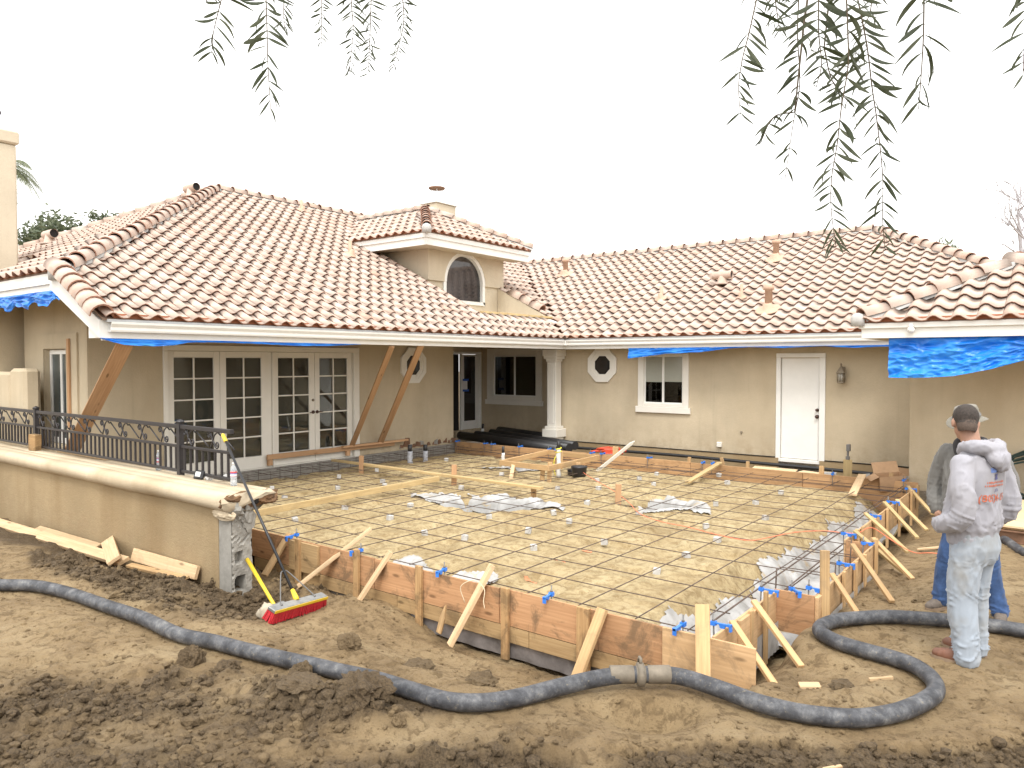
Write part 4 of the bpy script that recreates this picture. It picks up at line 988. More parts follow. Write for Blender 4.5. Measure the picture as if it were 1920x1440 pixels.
# ---- chimneys, vents
mb = MB(); mb.box(-16.5, -15.30, 4.55, 5.25, 3.2, 5.86); mb.box(-16.54, -15.26, 4.51, 5.29, 5.861, 6.10)
ch = mb.obj('chimney', M['stucco_light'], house, bevel=.03); MB().lathe([(.15, 6.1), (.15, 6.42), (.17, 6.43), (.17, 6.47), (.05, 6.47)], (-15.62, 4.95, 0), 14).obj('flue', M['black'], ch)
mb = MB(); mb.box(-18.2, -17.5, 18.5, 19.5, 4.5, 7.36)
ch = mb.obj('chimney', M['stucco_light'], house, bevel=.02)
MB().box(-18.25, -17.45, 18.45, 19.55, 7.361, 7.52).obj('chimney_cap', M['white'], ch, bevel=.01)
mb = MB(); mb.lathe([(.20, 7.46), (.20, 7.62), (.24, 7.63), (.24, 7.66), (.05, 7.67)], (-17.9, 18.95, 0), 16); MB().lathe([(.27, 7.93), (.285, 7.95), (.285, 7.985), (.05, 8.03)], (-17.9, 18.95, 0), 16).obj('flue_ring', M['rust'], ch)
for k in range(4): a = R(45 + 90 * k); mb.tube([(-17.9 + .19 * math.cos(a), 18.95 + .19 * math.sin(a), 7.64), (-17.9 + .19 * math.cos(a), 18.95 + .19 * math.sin(a), 7.94)], .012, 5)
mb.obj('flue_cap', M['white'], ch)
vent_m = plain('painted_vent', (.52, .36, .26), .8, var=.12)
def vent(x, y, z, r, h, hood=True, nrm=(0, -.447, .894)):
    mb = MB(); mb.lathe([(r * 1.02, -.1), (r, h)] + ([(r * 1.02, h), (r * 1.45, h + .01), (r * 1.45, h + .09), (r * .5, h + .11)] if hood else [(r * .5, h)]), (x, y, z), 10)
    mb.lathe([(r * 3.6, 0.055), (r * 3.2, .075), (r * 1.5, .10), (r * 1.1, .19)], (x, y, z), 12, axis=nrm)
    mb.obj('roof_vent', vent_m, roof)
p3z = lambda y: ZE + .5 * (y - YE)
for x, y, r, h, hd in ((-12.56, 18.95, .075, .42, True), (-6.17, 18.78, .075, .42, True), (-5.36, 15.87, .08, .46, True), (-8.28, 16.74, .045, .36, False), (-6.2, 16.55, .035, .36, False)): vent(x, y, p3z(y), r, h, hd)
vent(-13.62, 11.49, z1(-13.62), .045, .38, False, (.447, 0, .894)); vent(-16.74, 12.46, z1(-16.74), .04, .34, False, (.447, 0, .894))
for x, y, z, d in ((-7.0, 17.4, p3z(17.4), (1, 0, 0)), (-17.0, 9.5, ZP2 + .5 * 5.19 + .02, (1, 0, 0)), (-18.3, 6.9, ZP2 + .5 * 2.6, (1, 0, 0))):
    mb = MB(); mb.tube([(x - .24, y, z + .27), (x + .24, y, z + .27)], .095, 12, cap=False); mb.tube([(x - .24, y, z + .27), (x - .24, y + .001, z + .27)], .09, 12); mb.tube([(x + .2, y, z + .27), (x + .205, y, z + .27)], .088, 12, mi=1)
    mb.lathe([(.22, .04), (.12, .09), (.09, .26)], (x, y, z), 10); mb.obj('roof_vent', [M['tile'], M['dark']], roof)
# ---------------------------------------------------------------- terrace wall with its moulded cap
tw = empty('terrace_wall', (-6.75, 4.27, -.45), 'low stucco terrace wall with a rounded cap, broken off at its right end', 'garden wall')
XW = -6.75
mb = MB(); mb.box(-18, XW - .24, 4.15, 4.38, -.9, .47); mb.obj('wall_face', M['stucco_wall'], tw)
mb = MB()
rg = random.Random(4)
# raw end: grey block and grout where the render has broken away, with two open cells
ny, nz_ = 9, 44; vs = []; fs = []
for j in range(nz_ + 1):
    for i in range(ny + 1):
        y = 4.156 + .222 * i / ny; z = -.75 + 1.22 * j / nz_; hole = .16 * (4.20 < y < 4.30) * (-.36 < z < -.20) + .07 * (4.20 < y < 4.27) * (-.07 < z < .03)
        d = .004 * math.sin(j * 1.3 + i) + .004 * (rg.random() - .5) - .016 * (abs(z - .16 - .03 * math.sin(i * 1.1)) < .012) - .02 * (z > .38) * rg.random() - .02 * (i == 0) * (j % 5 == 0)
        vs.append((XW + d - hole, y + (.006 * rg.uniform(-1, 1) if i in (0, ny) else 0), z))
fs = [(j * (ny + 1) + i, j * (ny + 1) + i + 1, (j + 1) * (ny + 1) + i + 1, (j + 1) * (ny + 1) + i) for j in range(nz_) for i in range(ny)]
mb.add(vs, fs, 0, False); mb.box(XW - .24, XW - .18, 4.156, 4.376, -.9, .47); mb.box(XW - .18, XW - .02, 4.36, 4.376, -.9, .46); mb.box(XW - .18, XW - .02, 4.156, 4.17, -.9, .46)
mb.obj('block_end', M['concrete'], tw)
mb = MB(); mb.box(XW - .165, XW - .15, 4.19, 4.31, -.38, -.19); mb.obj('open_cell', M['dark'], tw)
prof = [(4.15, .455), (4.10, .475), (4.065, .505), (4.045, .545), (4.045, .585), (4.06, .62), (4.095, .642), (4.19, .646), (4.20, .638), (4.21, .646), (4.31, .65), (4.32, .640), (4.33, .65), (4.47, .652), (4.475, .632), (4.60, .632), (4.66, .62), (4.685, .58), (4.66, .52), (4.6, .48), (4.42, .46)]
mb = MB(); n = 60; vs = []; fs = []; m = len(prof)
for i in range(n + 1):
    x = -18 + (XW - .02 + 18) * i / n
    for k, (y, z) in enumerate(prof):
        e = .10 * math.sin(k * 1.9) + .05 * math.sin(k * 5.1) if i == n else 0
        vs.append((x + e, y + .004 * math.sin(x * 3.1 + k), z + .004 * math.sin(x * 2.3 + k * .7)))
fs = [(i * m + k, i * m + (k + 1) % m, (i + 1) * m + (k + 1) % m, (i + 1) * m + k) for i in range(n) for k in range(m)]
mb.add(vs, fs + [tuple(range(n * m, n * m + m))], 0, True); mb.obj('cap', M['cap'], tw)
def lump(name, c, r, seed, mat, parent, sub=3):
    vs, fs = clod_geo(1.0, seed, sub, 1.0); mb = MB(); mb.add([(c[0] + v[0] * r[0], c[1] + v[1] * r[1], c[2] + v[2] * r[2]) for v in vs], fs, 0, False); return mb.obj(name, mat, parent)
M['core'] = plain('rusty_cap_core', (.15, .085, .042), .95, var=.75, nscale=9, bmp=1.0, bscale=28)
lump('broken_core', (XW - .03, 4.30, .555), (.075, .25, .095), 31, M['core'], tw, 4)
lump('broken_core', (XW + .0, 4.55, .555), (.085, .13, .075), 32, M['core'], tw, 4)
lump('broken_render', (XW - .06, 4.22, .44), (.10, .10, .12), 33, M['concrete'], tw)
lump('broken_render', (XW + .01, 4.33, .39), (.035, .07, .13), 34, M['concrete'], tw)
lump('broken_render', (XW - .14, 4.14, .43), (.16, .04, .07), 35, M['cap'], tw)
mb = MB(); mb.box(XW + .0, XW + .062, 4.36, 4.44, .51, .59); mb.obj('broken_cell', M['dark'], tw, bevel=.02)

# ---------------------------------------------------------------- wrought iron railing
rail = empty('railing', (-8.3, 4.48, .65), 'black wrought iron railing with scroll panels standing on the terrace wall', 'railing')
RY, ZR0, ZR1, ZR2 = 4.48, .70, .985, 1.215
def rbox(name, x0, x1, z0, z1, h=.016): return MB().box(x0, x1, RY - h, RY + h, z0, z1).obj(name, M['iron'], rail, bevel=.003)
posts = [-8.33, -12.5, -16.6]
for px in posts:
    p = rbox('post', px - .032, px + .032, .63, 1.26, .032); mb = MB(); mb.lathe([(.05, 1.26), (.05, 1.275), (.03, 1.29), (.005, 1.30)], (px, RY, 0), 8); mb.obj('post_cap', M['iron'], p)
xe = [-7.27, -8.298, -8.362, -12.468, -12.532, -16.568]
for a, b in ((xe[1], xe[0]), (xe[3], xe[2]), (xe[5], xe[4])):
    rbox('top_rail', a, b, ZR2 - .022, ZR2 + .022, .022); rbox('middle_rail', a, b, ZR1 - .015, ZR1 + .015, .018); rbox('bottom_rail', a, b, ZR0 - .015, ZR0 + .015, .018)
    L = b - a; n = max(2, round(L / .125)); bm = MB(); bm.box(-.011, .011, -.011, .011, ZR0 + .014, ZR1 - .014); bme = bm.mesh('baluster', M['iron'])
    for i in range(n): link('baluster', bme, rail, Matrix.Translation((a + L * (i + .5) / n, RY, 0)))
    def scroll(cx, kind=0):
        mb = MB(); h = ZR2 - ZR1 - .05; zc = (ZR1 + ZR2) / 2; pts = []
        for i in range(13): t = i / 12; an = R(-60 + 400 * t); r = .012 + .036 * (1 - t) ; pts.append((cx - .055 + r * math.cos(an) * -1, RY, zc + h * .27 + r * math.sin(an)))
        S = [(cx - .10, RY, zc + h * .2), (cx - .07, RY, zc + h * .46), (cx - .01, RY, zc + h * .30), (cx + .01, RY, zc), (cx - .015, RY, zc - h * .26), (cx - .06, RY, zc - h * .5)]
        def spiral(c, r0, a0, turns, sgn):
            return [(c[0] + (r0 * (1 - .75 * t / 14)) * math.cos(a0 + sgn * turns * 6.28 * t / 14), RY, c[1] + (r0 * (1 - .75 * t / 14)) * math.sin(a0 + sgn * turns * 6.28 * t / 14)) for t in range(15)]
        a1 = spiral((cx - .075, zc + h * .28), .042, R(0), 1.3, 1); a2 = spiral((cx + .075, zc - h * .26), .046, R(180), 1.3, 1)
        mb.tube(a1[::-1] + catmull([(cx - .033, RY, zc + h * .28), (cx - .02, RY, zc + .01), (cx + .01, RY, zc - .02), (cx + .029, RY, zc - h * .26)], 3) + a2, .009, 5)
        mb.tube(catmull([(cx + .15, RY, zc + h * .35), (cx + .09, RY, zc + h * .5), (cx + .03, RY, zc + h * .3), (cx + .0, RY, zc), (cx - .05, RY, zc - h * .5)], 4), .009, 5)
        mb.obj('scroll', M['iron'], rail)
        mb = MB(); mb.tube([(cx + .15, RY + .012, zc + h * .42), (cx + .40, RY + .012, zc - h * .46)], .009, 5); mb.obj('diagonal_bar', M['iron'], rail)
    m = max(2, round(L / .50))
    for i in range(m): scroll(a + L * (i + .30) / m)
rbox('end_socket', -7.27, -7.255, ZR2 - .024, ZR2 + .024, .024)

# ---------------------------------------------------------------- timber formwork round the slab
fw_ = empty('front_formwork', (-4.5, 5.03, 0), 'long front formwork of mud stained plywood held by stakes and braces', 'formwork', 'formwork round the sand bed')
fr_ = empty('side_formwork', (-2.05, 9, 0), 'stepped right-hand formwork with a bulge, propped by slender braces', 'formwork', 'formwork round the sand bed')
fb_ = empty('back_formwork', (-7, 13.4, 0), 'far formwork of reddish planks in front of the white door wall', 'formwork', 'formwork round the sand bed')
PT = .02
def panel(parent, a, b, z0, z1, mat, t=PT, name='form_board'):
    a = Vector((a[0], a[1], (z0 + z1) / 2)); b = Vector((b[0], b[1], (z0 + z1) / 2)); d = (b - a).normalized(); nrm = Vector((-d.y, d.x, 0))
    return board(name, a, b, z1 - z0, t, mat, parent, up=nrm, bevel=.002)
PLY = M['ply']
for i, (a, b) in enumerate(((-7.75, -6.93), (-6.925, -5.62), (-5.615, -4.02), (-4.015, -3.02), (-3.015, -2.16))): panel(fw_, (a, 5.035 + .004 * (i % 2)), (b, 5.035 - .003 * (i % 2)), -.315, 0 - .004 * (i % 3), PLY)
panel(fw_, (-2.45, 5.01), (-1.755, 5.012), -.325, .004, M['ply_clean'])
for a, b in ((-7.7, -5.3), (-5.295, -3.7), (-3.695, -2.2)): panel(fw_, (a, 5.045), (b, 5.045), -.46, -.322, M['wood_wet'], .036)
panel(fw_, (-6.98, 5.005), (-6.48, 5.005), -.33, -.01, M['wood_wet'], .036, 'splice')
def stake(parent, x, y, z1, z0=-.6, w=.075, t=.036, face='y', mat=None, lean=(0, 0), name='stake'):
    up = (0, -1, 0) if face == 'y' else (1, 0, 0)
    return board(name, (x, y, z0), (x + lean[0], y + lean[1], z1), w, t, mat or M['stakew'], parent, up=up, bevel=.003)
for x, z in ((-6.80, .03), (-5.86, .055), (-4.97, .035), (-3.93, .02)): stake(fw_, x, 5.0 if x > -6 else 4.975, z)
stake(fw_, -3.13, 4.99, .015, w=.115)
def brace(parent, foot, top, w=.085, t=.036, mat=None, point=.0):
    return board('brace', foot, top, w, t, mat or M['wood'], parent, up=(foot[0] - top[0], foot[1] - top[1], abs(foot[2] - top[2]) * 1.2), bevel=.003, wane=.001, point=point)
brace(fw_, (-7.05, 4.72, -.36), (-7.12, 5.10, .02), .075)
brace(fw_, (-6.52, 4.70, -.42), (-5.96, 5.28, .20), .085, mat=M['wood_pale'])
brace(fw_, (-5.62, 4.78, -.42), (-5.44, 5.08, .08), .075, mat=M['wood_pale'])
brace(fw_, (-4.34, 4.74, -.50), (-4.13, 5.07, .17), .085, mat=M['wood_pale'])
brace(fw_, (-3.03, 4.70, -.48), (-2.96, 5.0, .035), .095)
board('stake', (-1.95, 4.60, -.36), (-2.13, 4.98, .24), .10, .036, M['wood'], fw_, up=(.3, -1, .2))
board('offcut', (-4.62, 4.90, -.5), (-4.56, 4.93, -.24), .06, .02, M['wood'], fw_, up=(0, -1, .2), point=.12)
M['tie'] = plain('tie_string', (.62, .52, .36), .8)
mb = MB(); mb.tube(catmull([(-4.27, 4.86, -.14), (-4.30, 4.84, .0), (-4.2, 4.9, .06), (-4.10, 4.92, .0), (-4.09, 4.90, -.10), (-4.07, 4.89, -.16)], 5), .004, 5); mb.obj('string_tie', M['tie'], fw_)

CL = M['ply_clean']
for a, b in (((-2.08, 5.06), (-2.08, 5.86)), ((-2.08, 5.865), (-2.08, 6.40)), ((-1.77, 6.44), (-1.77, 7.42)), ((-1.77, 7.425), (-1.77, 8.70)), ((-2.08, 8.73), (-2.08, 9.95)), ((-2.08, 9.955), (-2.08, 11.3)), ((-2.08, 11.305), (-2.08, 13.36))):
    panel(fr_, a, b, -.33, -.004 + .008 * ((a[1] * 7) % 1), CL)
panel(fr_, (-2.09, 6.42), (-1.76, 6.42), -.34, .012, M['ply']); panel(fr_, (-2.06, 8.715), (-1.782, 8.715), -.31, 0, M['ply'])
panel(fr_, (-2.055, 5.5), (-2.055, 5.86), -.33, -.004, CL, .03, 'splice'); panel(fr_, (-1.745, 6.43), (-1.745, 6.60), -.33, -.004, CL, .03, 'splice')
for x, y, z, w in ((-2.045, 5.72, .02, .05), (-2.03, 6.02, .10, .045), (-1.735, 6.74, .03, .06), (-1.735, 7.28, .03, .05), (-1.735, 7.72, .03, .06), (-1.735, 8.10, .02, .05), (-1.735, 8.62, .08, .05), (-2.045, 9.12, .05, .05), (-2.045, 9.42, .03, .06), (-2.045, 10.05, .02, .05), (-2.045, 10.8, .02, .06), (-2.045, 11.6, .02, .05), (-2.045, 12.5, .03, .05), (-2.045, 13.0, .05, .06)):
    stake(fr_, x, y, z, -.5, w, .03, 'x', M['wood'])
board('stake', (-1.70, 6.52, -.36), (-1.735, 6.62, .36), .075, .034, M['wood'], fr_, up=(.7, -.7, 0))
for ft, tp in (((-1.62, 5.05, -.25), (-2.06, 5.36, .03)), ((-1.60, 5.52, -.25), (-2.09, 5.90, .04)), ((-1.50, 6.86, -.24), (-1.80, 7.10, .04)), ((-1.36, 7.44, -.22), (-1.88, 8.20, .08)), ((-1.34, 8.34, -.22), (-1.80, 8.76, .05)), ((-1.45, 8.55, -.22), (-2.06, 9.09, .03)), ((-1.58, 9.50, -.22), (-2.18, 10.15, .05)), ((-1.62, 10.34, -.22), (-2.16, 11.18, .04)), ((-1.60, 10.90, -.22), (-2.06, 11.47, .04)), ((-1.70, 12.1, -.22), (-2.14, 12.75, .05))):
    brace(fr_, ft, tp, .05, .03, M['wood_yellow'] if ft[1] > 8.4 else M['wood'])

for i, (a, b) in enumerate(((-12.08, -10.2), (-10.195, -8.35), (-8.345, -6.0), (-5.995, -3.9), (-3.895, -2.1))):
    panel(fb_, (a, 13.42), (b, 13.42 - .02 * (i > 2)), -.235, .035 - .01 * (i > 2), M['wood_back'], .038)
    panel(fb_, (a, 13.40), (b, 13.40), -.52, -.245, M['wood_red'] if i > 1 else M['wood_back'], .03)
for x, z, w in ((-11.3, .05, .06), (-7.68, .21, .12), (-6.05, .12, .06), (-4.9, .13, .06), (-3.6, .16, .08), (-2.5, .14, .06)): stake(fb_, x, 13.47, z, -.4, w, .04, 'y', M['wood'])
board('stake', (-5.42, 13.75, -.2), (-5.50, 13.70, .13), .06, .03, M['wood'], fb_, up=(0, -1, 0))

# blue anchor bolt holders clipped on the form boards, each with its bolt
def holder_mesh():
    mb = MB()
    mb.box(-.085, .10, -.014, .014, .030, .042); mb.box(.06, .10, -.022, .022, .024, .046); mb.box(-.105, -.055, -.026, .026, .012, .05)
    mb.prism([(-.02, -.012, .03), (.05, -.012, .03), (.03, -.012, -.005), (-.01, -.012, .0)], (0, .024, 0)); mb.box(.085, .10, -.02, .02, -.02, .03)
    return mb.mesh('bolt_holder', M['blue_plastic'])
def bolt_mesh():
    mb = MB(); mb.tube([(-.08, 0, .12), (-.08, 0, -.20), (-.075, 0, -.225), (-.05, 0, -.235)], .008, 6); mb.lathe([(.016, .052), (.016, .066)], (-.08, 0, 0), 6, smooth=False); return mb.mesh('anchor_bolt', M['bolt'])
hm, bmh = holder_mesh(), bolt_mesh(); rg = random.Random(8)
def holder(parent, x, y, z, ang):
    mt = Matrix.Translation((x, y, z)) @ Euler((rg.uniform(-.05, .05), rg.uniform(-.06, .06), R(ang + rg.uniform(-14, 14)))).to_matrix().to_4x4() @ Matrix.Diagonal((.8, .72, .8, 1))
    h = link('bolt_holder', hm, parent, mt); link('anchor_bolt', bmh, h, mt)
for x in (-6.98, -5.9, -4.71, -3.5, -2.33): holder(fw_, x, 5.03, 0, -80)
for x, y, a in ((-2.1, 5.26, 0), (-2.1, 6.30, 10), (-1.92, 6.43, -60), (-1.79, 6.58, 0), (-1.79, 7.58, -10), (-1.80, 8.60, 20), (-2.08, 8.92, 0), (-2.08, 10.2, 0), (-2.08, 11.35, 0), (-2.08, 12.68, 0)): holder(fr_, x, y, 0, a)
for x in (-12.0, -11.12, -10.9, -10.1, -9.3, -9.1, -8.2, -7.95, -6.87, -5.74, -5.55, -3.4, -2.3): holder(fb_, x, 13.41, .03, 90)

# ---------------------------------------------------------------- rebar mat, one object per bar
rb = empty('rebar_mat', (-7, 9, -.05), 'grid of thin rusty rebar tied across the whole sand bed', 'rebar')
rg = random.Random(21)
def bar(pts, r=.0048): MB().tube(catmull(pts, 4), r, 6).obj('rebar', M['rebar'], rb)
def lin(a, b, n=6, s=.012, sag=.006): return [tuple(a[i] + (b[i] - a[i]) * k / n + (rg.uniform(-s, s) if i < 2 and 0 < k < n else (rg.uniform(-sag, sag) if i == 2 else 0)) for i in range(3)) for k in range(n + 1)]
xs_ = [-2.30, -2.76, -3.27, -3.76, -4.23, -4.74, -5.26, -5.70, -6.18, -6.70, -7.19, -7.62, -8.10, -8.62, -9.14, -9.62, -10.08, -10.53, -11.0, -11.45]
for x in xs_: bar(lin((x + rg.uniform(-.02, .02), 5.10 + rg.uniform(0, .06), -.032), (x + rg.uniform(-.03, .03), 13.25, -.032)))
for y in (5.22, 5.73, 6.24, 6.76, 7.30, 7.83, 8.29, 8.74, 9.21, 9.71, 10.25, 10.73, 11.26, 11.72, 12.2, 12.72, 13.1):
    xr = -2.12 if (y < 6.4 or y > 8.75) else -1.84
    bar(lin((-11.95, y, -.048), (xr - rg.uniform(0, .12), y + rg.uniform(-.03, .03), -.048), 8))
for z, y in ((-.30, 5.2), (-.12, 13.22), (-.30, 13.15), (-.08, 13.0)): bar(lin((-11.9, y, z), (-2.2, y, z), 6, .02, .01))
for z, x in ((-.30, -2.3), (-.16, -2.2), (.0, -2.21)): bar(lin((x, 5.15, z), (x, 13.2, z), 6, .015, .01), .007)
for z, x in ((-.03, -11.95), (-.20, -11.95), (-.03, -11.62), (-.20, -11.62)): bar(lin((x, 5.4, z), (x, 13.2, z), 6, .015, .01))
for k in range(17):
    y = 5.6 + .46 * k; MB().tube([(-11.95, y, -.36), (-11.95, y, -.01), (-11.6, y + .02, -.01), (-11.6, y + .02, -.34)], .0045, 5).obj('stirrup', M['rebar'], rb)
for x, y in ((-2.0, 8.6), (-1.86, 7.4), (-2.25, 6.9)): MB().tube([(x, y, -.42), (x + .02, y, .06)], .007, 6).obj('dowel', M['rebar'], rb)
for y in (7.5, 7.9, 8.3): bar([(-2.4, y, -.09), (-2.1, y + .05, -.09), (-1.85, y + .02, -.085)])

# grey spacer blocks under the bars: every block on its own
dob_me = MB().prism([(-.036, -.036, 0), (.036, -.036, 0), (.036, .036, 0), (-.036, .036, 0)], (0, 0, .068)).mesh('spacer_block', M['block'])
bmx = bmesh.new(); bmx.from_mesh(dob_me); bmesh.ops.bevel(bmx, geom=bmx.edges[:], offset=.006, segments=1, affect='EDGES'); bmx.to_mesh(dob_me); bmx.free()
spots = [(-5.30, 7.19), (-4.76, 6.56), (-5.68, 8.29), (-5.26, 8.04), (-4.33, 7.35), (-3.33, 7.36), (-3.30, 6.60), (-3.32, 8.17), (-3.74, 8.84), (-3.30, 9.72), (-3.78, 10.73), (-4.22, 10.32), (-5.69, 11.26), (-6.17, 10.28), (-6.21, 11.73), (-4.74, 12.08), (-3.78, 11.86), (-6.73, 9.93), (-5.67, 9.13), (-4.74, 8.96), (-5.26, 12.99), (-6.71, 11.14), (-6.16, 12.3), (-10.49, 7.18), (-9.61, 6.8), (-10.59, 8.64), (-10.59, 9.54), (-9.61, 8.79), (-9.64, 7.84), (-9.14, 8.4), (-8.19, 6.78), (-8.10, 5.89), (-7.19, 6.70), (-8.10, 8.04), (-7.61, 7.49), (-6.20, 6.34), (-5.73, 6.52), (-6.19, 7.54), (-8.09, 9.12), (-10.52, 11.4), (-8.33, 10.5)]
for i, (x, y) in enumerate(spots):
    mt = Matrix.Translation((x, y, max(sz(x, y) - .008, -.13))) @ Euler((rg.uniform(-.12, .12), rg.uniform(-.12, .12), rg.uniform(0, 3)), 'XYZ').to_matrix().to_4x4()
    o = link('spacer_block', dob_me, None, mt); tag(o, 'small grey concrete spacer block propping the rebar up off the sand', 'spacer block', 'spacer blocks under the rebar')
# ---------------------------------------------------------------- tarps
def tarp(label, a, b, drop, out, seed, nx=70, nz=16, wr=.03):
    """cloth hanging from the line a-b; drop(t) is its length there"""
    a = Vector(a); b = Vector(b); out = Vector(out); T = np.linspace(0, 1, nx + 1); V = np.linspace(0, 1, nz + 1); tt, vv = np.meshgrid(T, V)
    L = (b - a).length; dr = np.array([drop(t) for t in T])[None, :] * vv
    cr = lambda a, b, sd: np.abs(fbm(a, b, sd, 3)) * -2 + .5
    w = wr * (fbm(tt * L * 1.6 + vv * 1.5, vv * 2.0 + tt * L * .8, seed, 3) + .75 * cr(tt * L * 2.6 + vv * 2.2, vv * 3.4 - tt * L * 1.1, seed + 2) + .35 * cr(tt * L * 4.2 - vv * 3, vv * 4.5 + tt * L * 2, seed + 5) + .08 * fbm(tt * L * 12, vv * 9, seed + 7, 2)) * np.minimum(1, vv * 4)
    X = a.x + (b.x - a.x) * tt + out.x * (w + .03 * vv); Y = a.y + (b.y - a.y) * tt + out.y * (w + .03 * vv); Z = a.z + (b.z - a.z) * tt - dr
    o = link('tarp', grid_mesh('tarp', X, Y, Z, M['tarp'])); return tag(o, label, 'tarp', 'blue tarps tucked under the eaves')
def pw(*kv):
    xs = [k for k, v in kv]; ys = [v for k, v in kv]; return lambda t: float(np.interp(t, xs, ys))
tarp('broad creased blue tarp hanging from the porch eave at the right', (-2.215, 11.60, 2.32), (1.0, 11.60, 2.32), pw((0, .575), (.12, .575), (.25, .545), (.38, .45), (.5, .33), (.75, .18), (1, .25)), (0, -1, 0), 1, 220, 50, .075)
tarp('small blue tarp scrap over the two-pane window of the far wall', (-8.19, 14.93, 2.275), (-2.6, 14.93, 2.275), pw((0, .235), (.08, .19), (.17, .13), (.3, .11), (.42, .03), (.5, .012), (.62, .035), (.75, .012), (.85, .045), (1, .02)), (0, -1, 0), 2, 180, 12, .035)
tarp('long blue tarp along the eave above the French doors', (-9.945, 4.30, 2.275), (-9.945, 8.6, 2.275), pw((0, .01), (.03, .05), (.07, .09), (.15, .10), (.22, .085), (.27, .04), (.35, .03), (.5, .035), (.7, .055), (.85, .045), (1, .01)), (1, 0, 0), 3, 160, 10, .03)
tarp('faded ragged blue tarp at the left end under the upper eave', (-14.6, 4.31, 2.97), (-11.13, 4.31, 2.96), lambda t: .19 + .035 * math.sin(t * 31) + .02 * math.sin(t * 57) - .03 * (t > .97), (0, -1, 0), 4, 160, 18, .05)
# porch props
def single(name, a, b, w, t, mat, label, cat, group=None, up=(0, 0, 1), **kw): return tag(board(name, a, b, w, t, mat, None, up, **kw), label, cat, group)
single('leaning_prop', (-12.85, 4.82, -.03), (-9.98, 4.66, 2.25), .20, .042, M['wood_red'], 'wide plank propping the porch roof at the left corner', 'prop', 'planks propping the porch roof', up=(.5, -.35, -.5))
single('leaning_prop', (-12.03, 10.16, .225), (-9.97, 9.36, 2.25), .10, .045, M['wood_red'], 'narrow prop under the eave, just right of the French doors', 'prop', 'planks propping the porch roof', up=(.4, -.3, -.4))
single('leaning_prop', (-12.03, 10.95, .225), (-9.97, 10.10, 2.27), .12, .045, M['wood_red'], 'narrow prop crossing in front of the octagonal window', 'prop', 'planks propping the porch roof', up=(.4, -.3, -.4))
led = empty('ledger', (XL + .08, 9.8, .17), 'horizontal timber nailed along the wall under the French doors', 'ledger')
board('ledger_board', (XL + .062, 8.18, .18), (XL + .062, 11.40, .165), .095, .045, M['wood_red'], led, up=(1, 0, 0)); board('ledger_board', (XL + .12, 9.9, .22), (XL + .12, 11.75, .215), .04, .09, M['wood_red'], led, up=(1, 0, 0))
for y in (8.24, 10.1): board('ledger_block', (XL + .06, y, .02), (XL + .06, y, .125), .09, .06, M['wood_red'], led, up=(1, 0, 0))

# ---------------------------------------------------------------- pump hose
hz = [(x, y, .105 / 2 + (gz(x, y) if -9 < x < 1 and y > 2.2 else -.16) + .004) for x, y in HOSE]
hz = [(x, y, -.10 + .35 * ((z + .10))) for x, y, z in hz]
for i in range(16, 24): hz[i] = (hz[i][0], hz[i][1], hz[i][2] + .035 * math.exp(-((i - 20) / 2.2) ** 2))
hp = empty('pump_hose', (-2.26, 4.3, -.1), 'thick black concrete pump hose snaking across the whole mud foreground', 'hose')
path = catmull(hz, 6); MB().tube(path, .0535, 16).obj('hose', M['hose'], hp)
ci = 20 * 6; c0 = path[ci]; dr = (path[ci + 1] - path[ci - 1]).normalized()
M['alu'] = plain('coupling_metal', (.20, .17, .13), .65, .3, var=.3, nscale=14)
mb = MB(); mb.lathe([(.054, -.20), (.058, -.195), (.058, -.05), (.052, -.045), (.052, -.03), (.06, -.028), (.06, .028), (.052, .03), (.052, .045), (.058, .05), (.058, .19), (.054, .195)], c0, 18, axis=dr); mb.obj('coupling', M['alu'], hp)
cl = MB(); cl.lathe([(.058, -.022), (.074, -.020), (.078, 0), (.074, .020), (.058, .022)], c0, 20, axis=dr); q = cl.obj('clamp', M['alu'], hp)
u = dr.cross(Vector((0, 0, 1))).normalized(); mb = MB(); mb.tube([c0 + Vector((0, 0, .06)), c0 + Vector((0, 0, .105)) + u * .01, c0 + Vector((0, 0, .10)) - u * .035, c0 + Vector((0, 0, .055)) - u * .07], .011, 6); mb.obj('clamp_lever', M['alu'], hp)
mb = MB(); mb.tube(catmull([(-1.2, 11.1, -.12), (-.85, 10.62, -.10), (-.66, 10.2, -.11), (-.48, 9.75, -.11), (-.1, 9.3, -.11), (.6, 9.0, -.11), (2, 8.9, -.11)], 6), .05, 12); tag(mb.obj('spare_hose', M['hose']), 'short stretch of black hose disappearing right of the two men', 'hose')

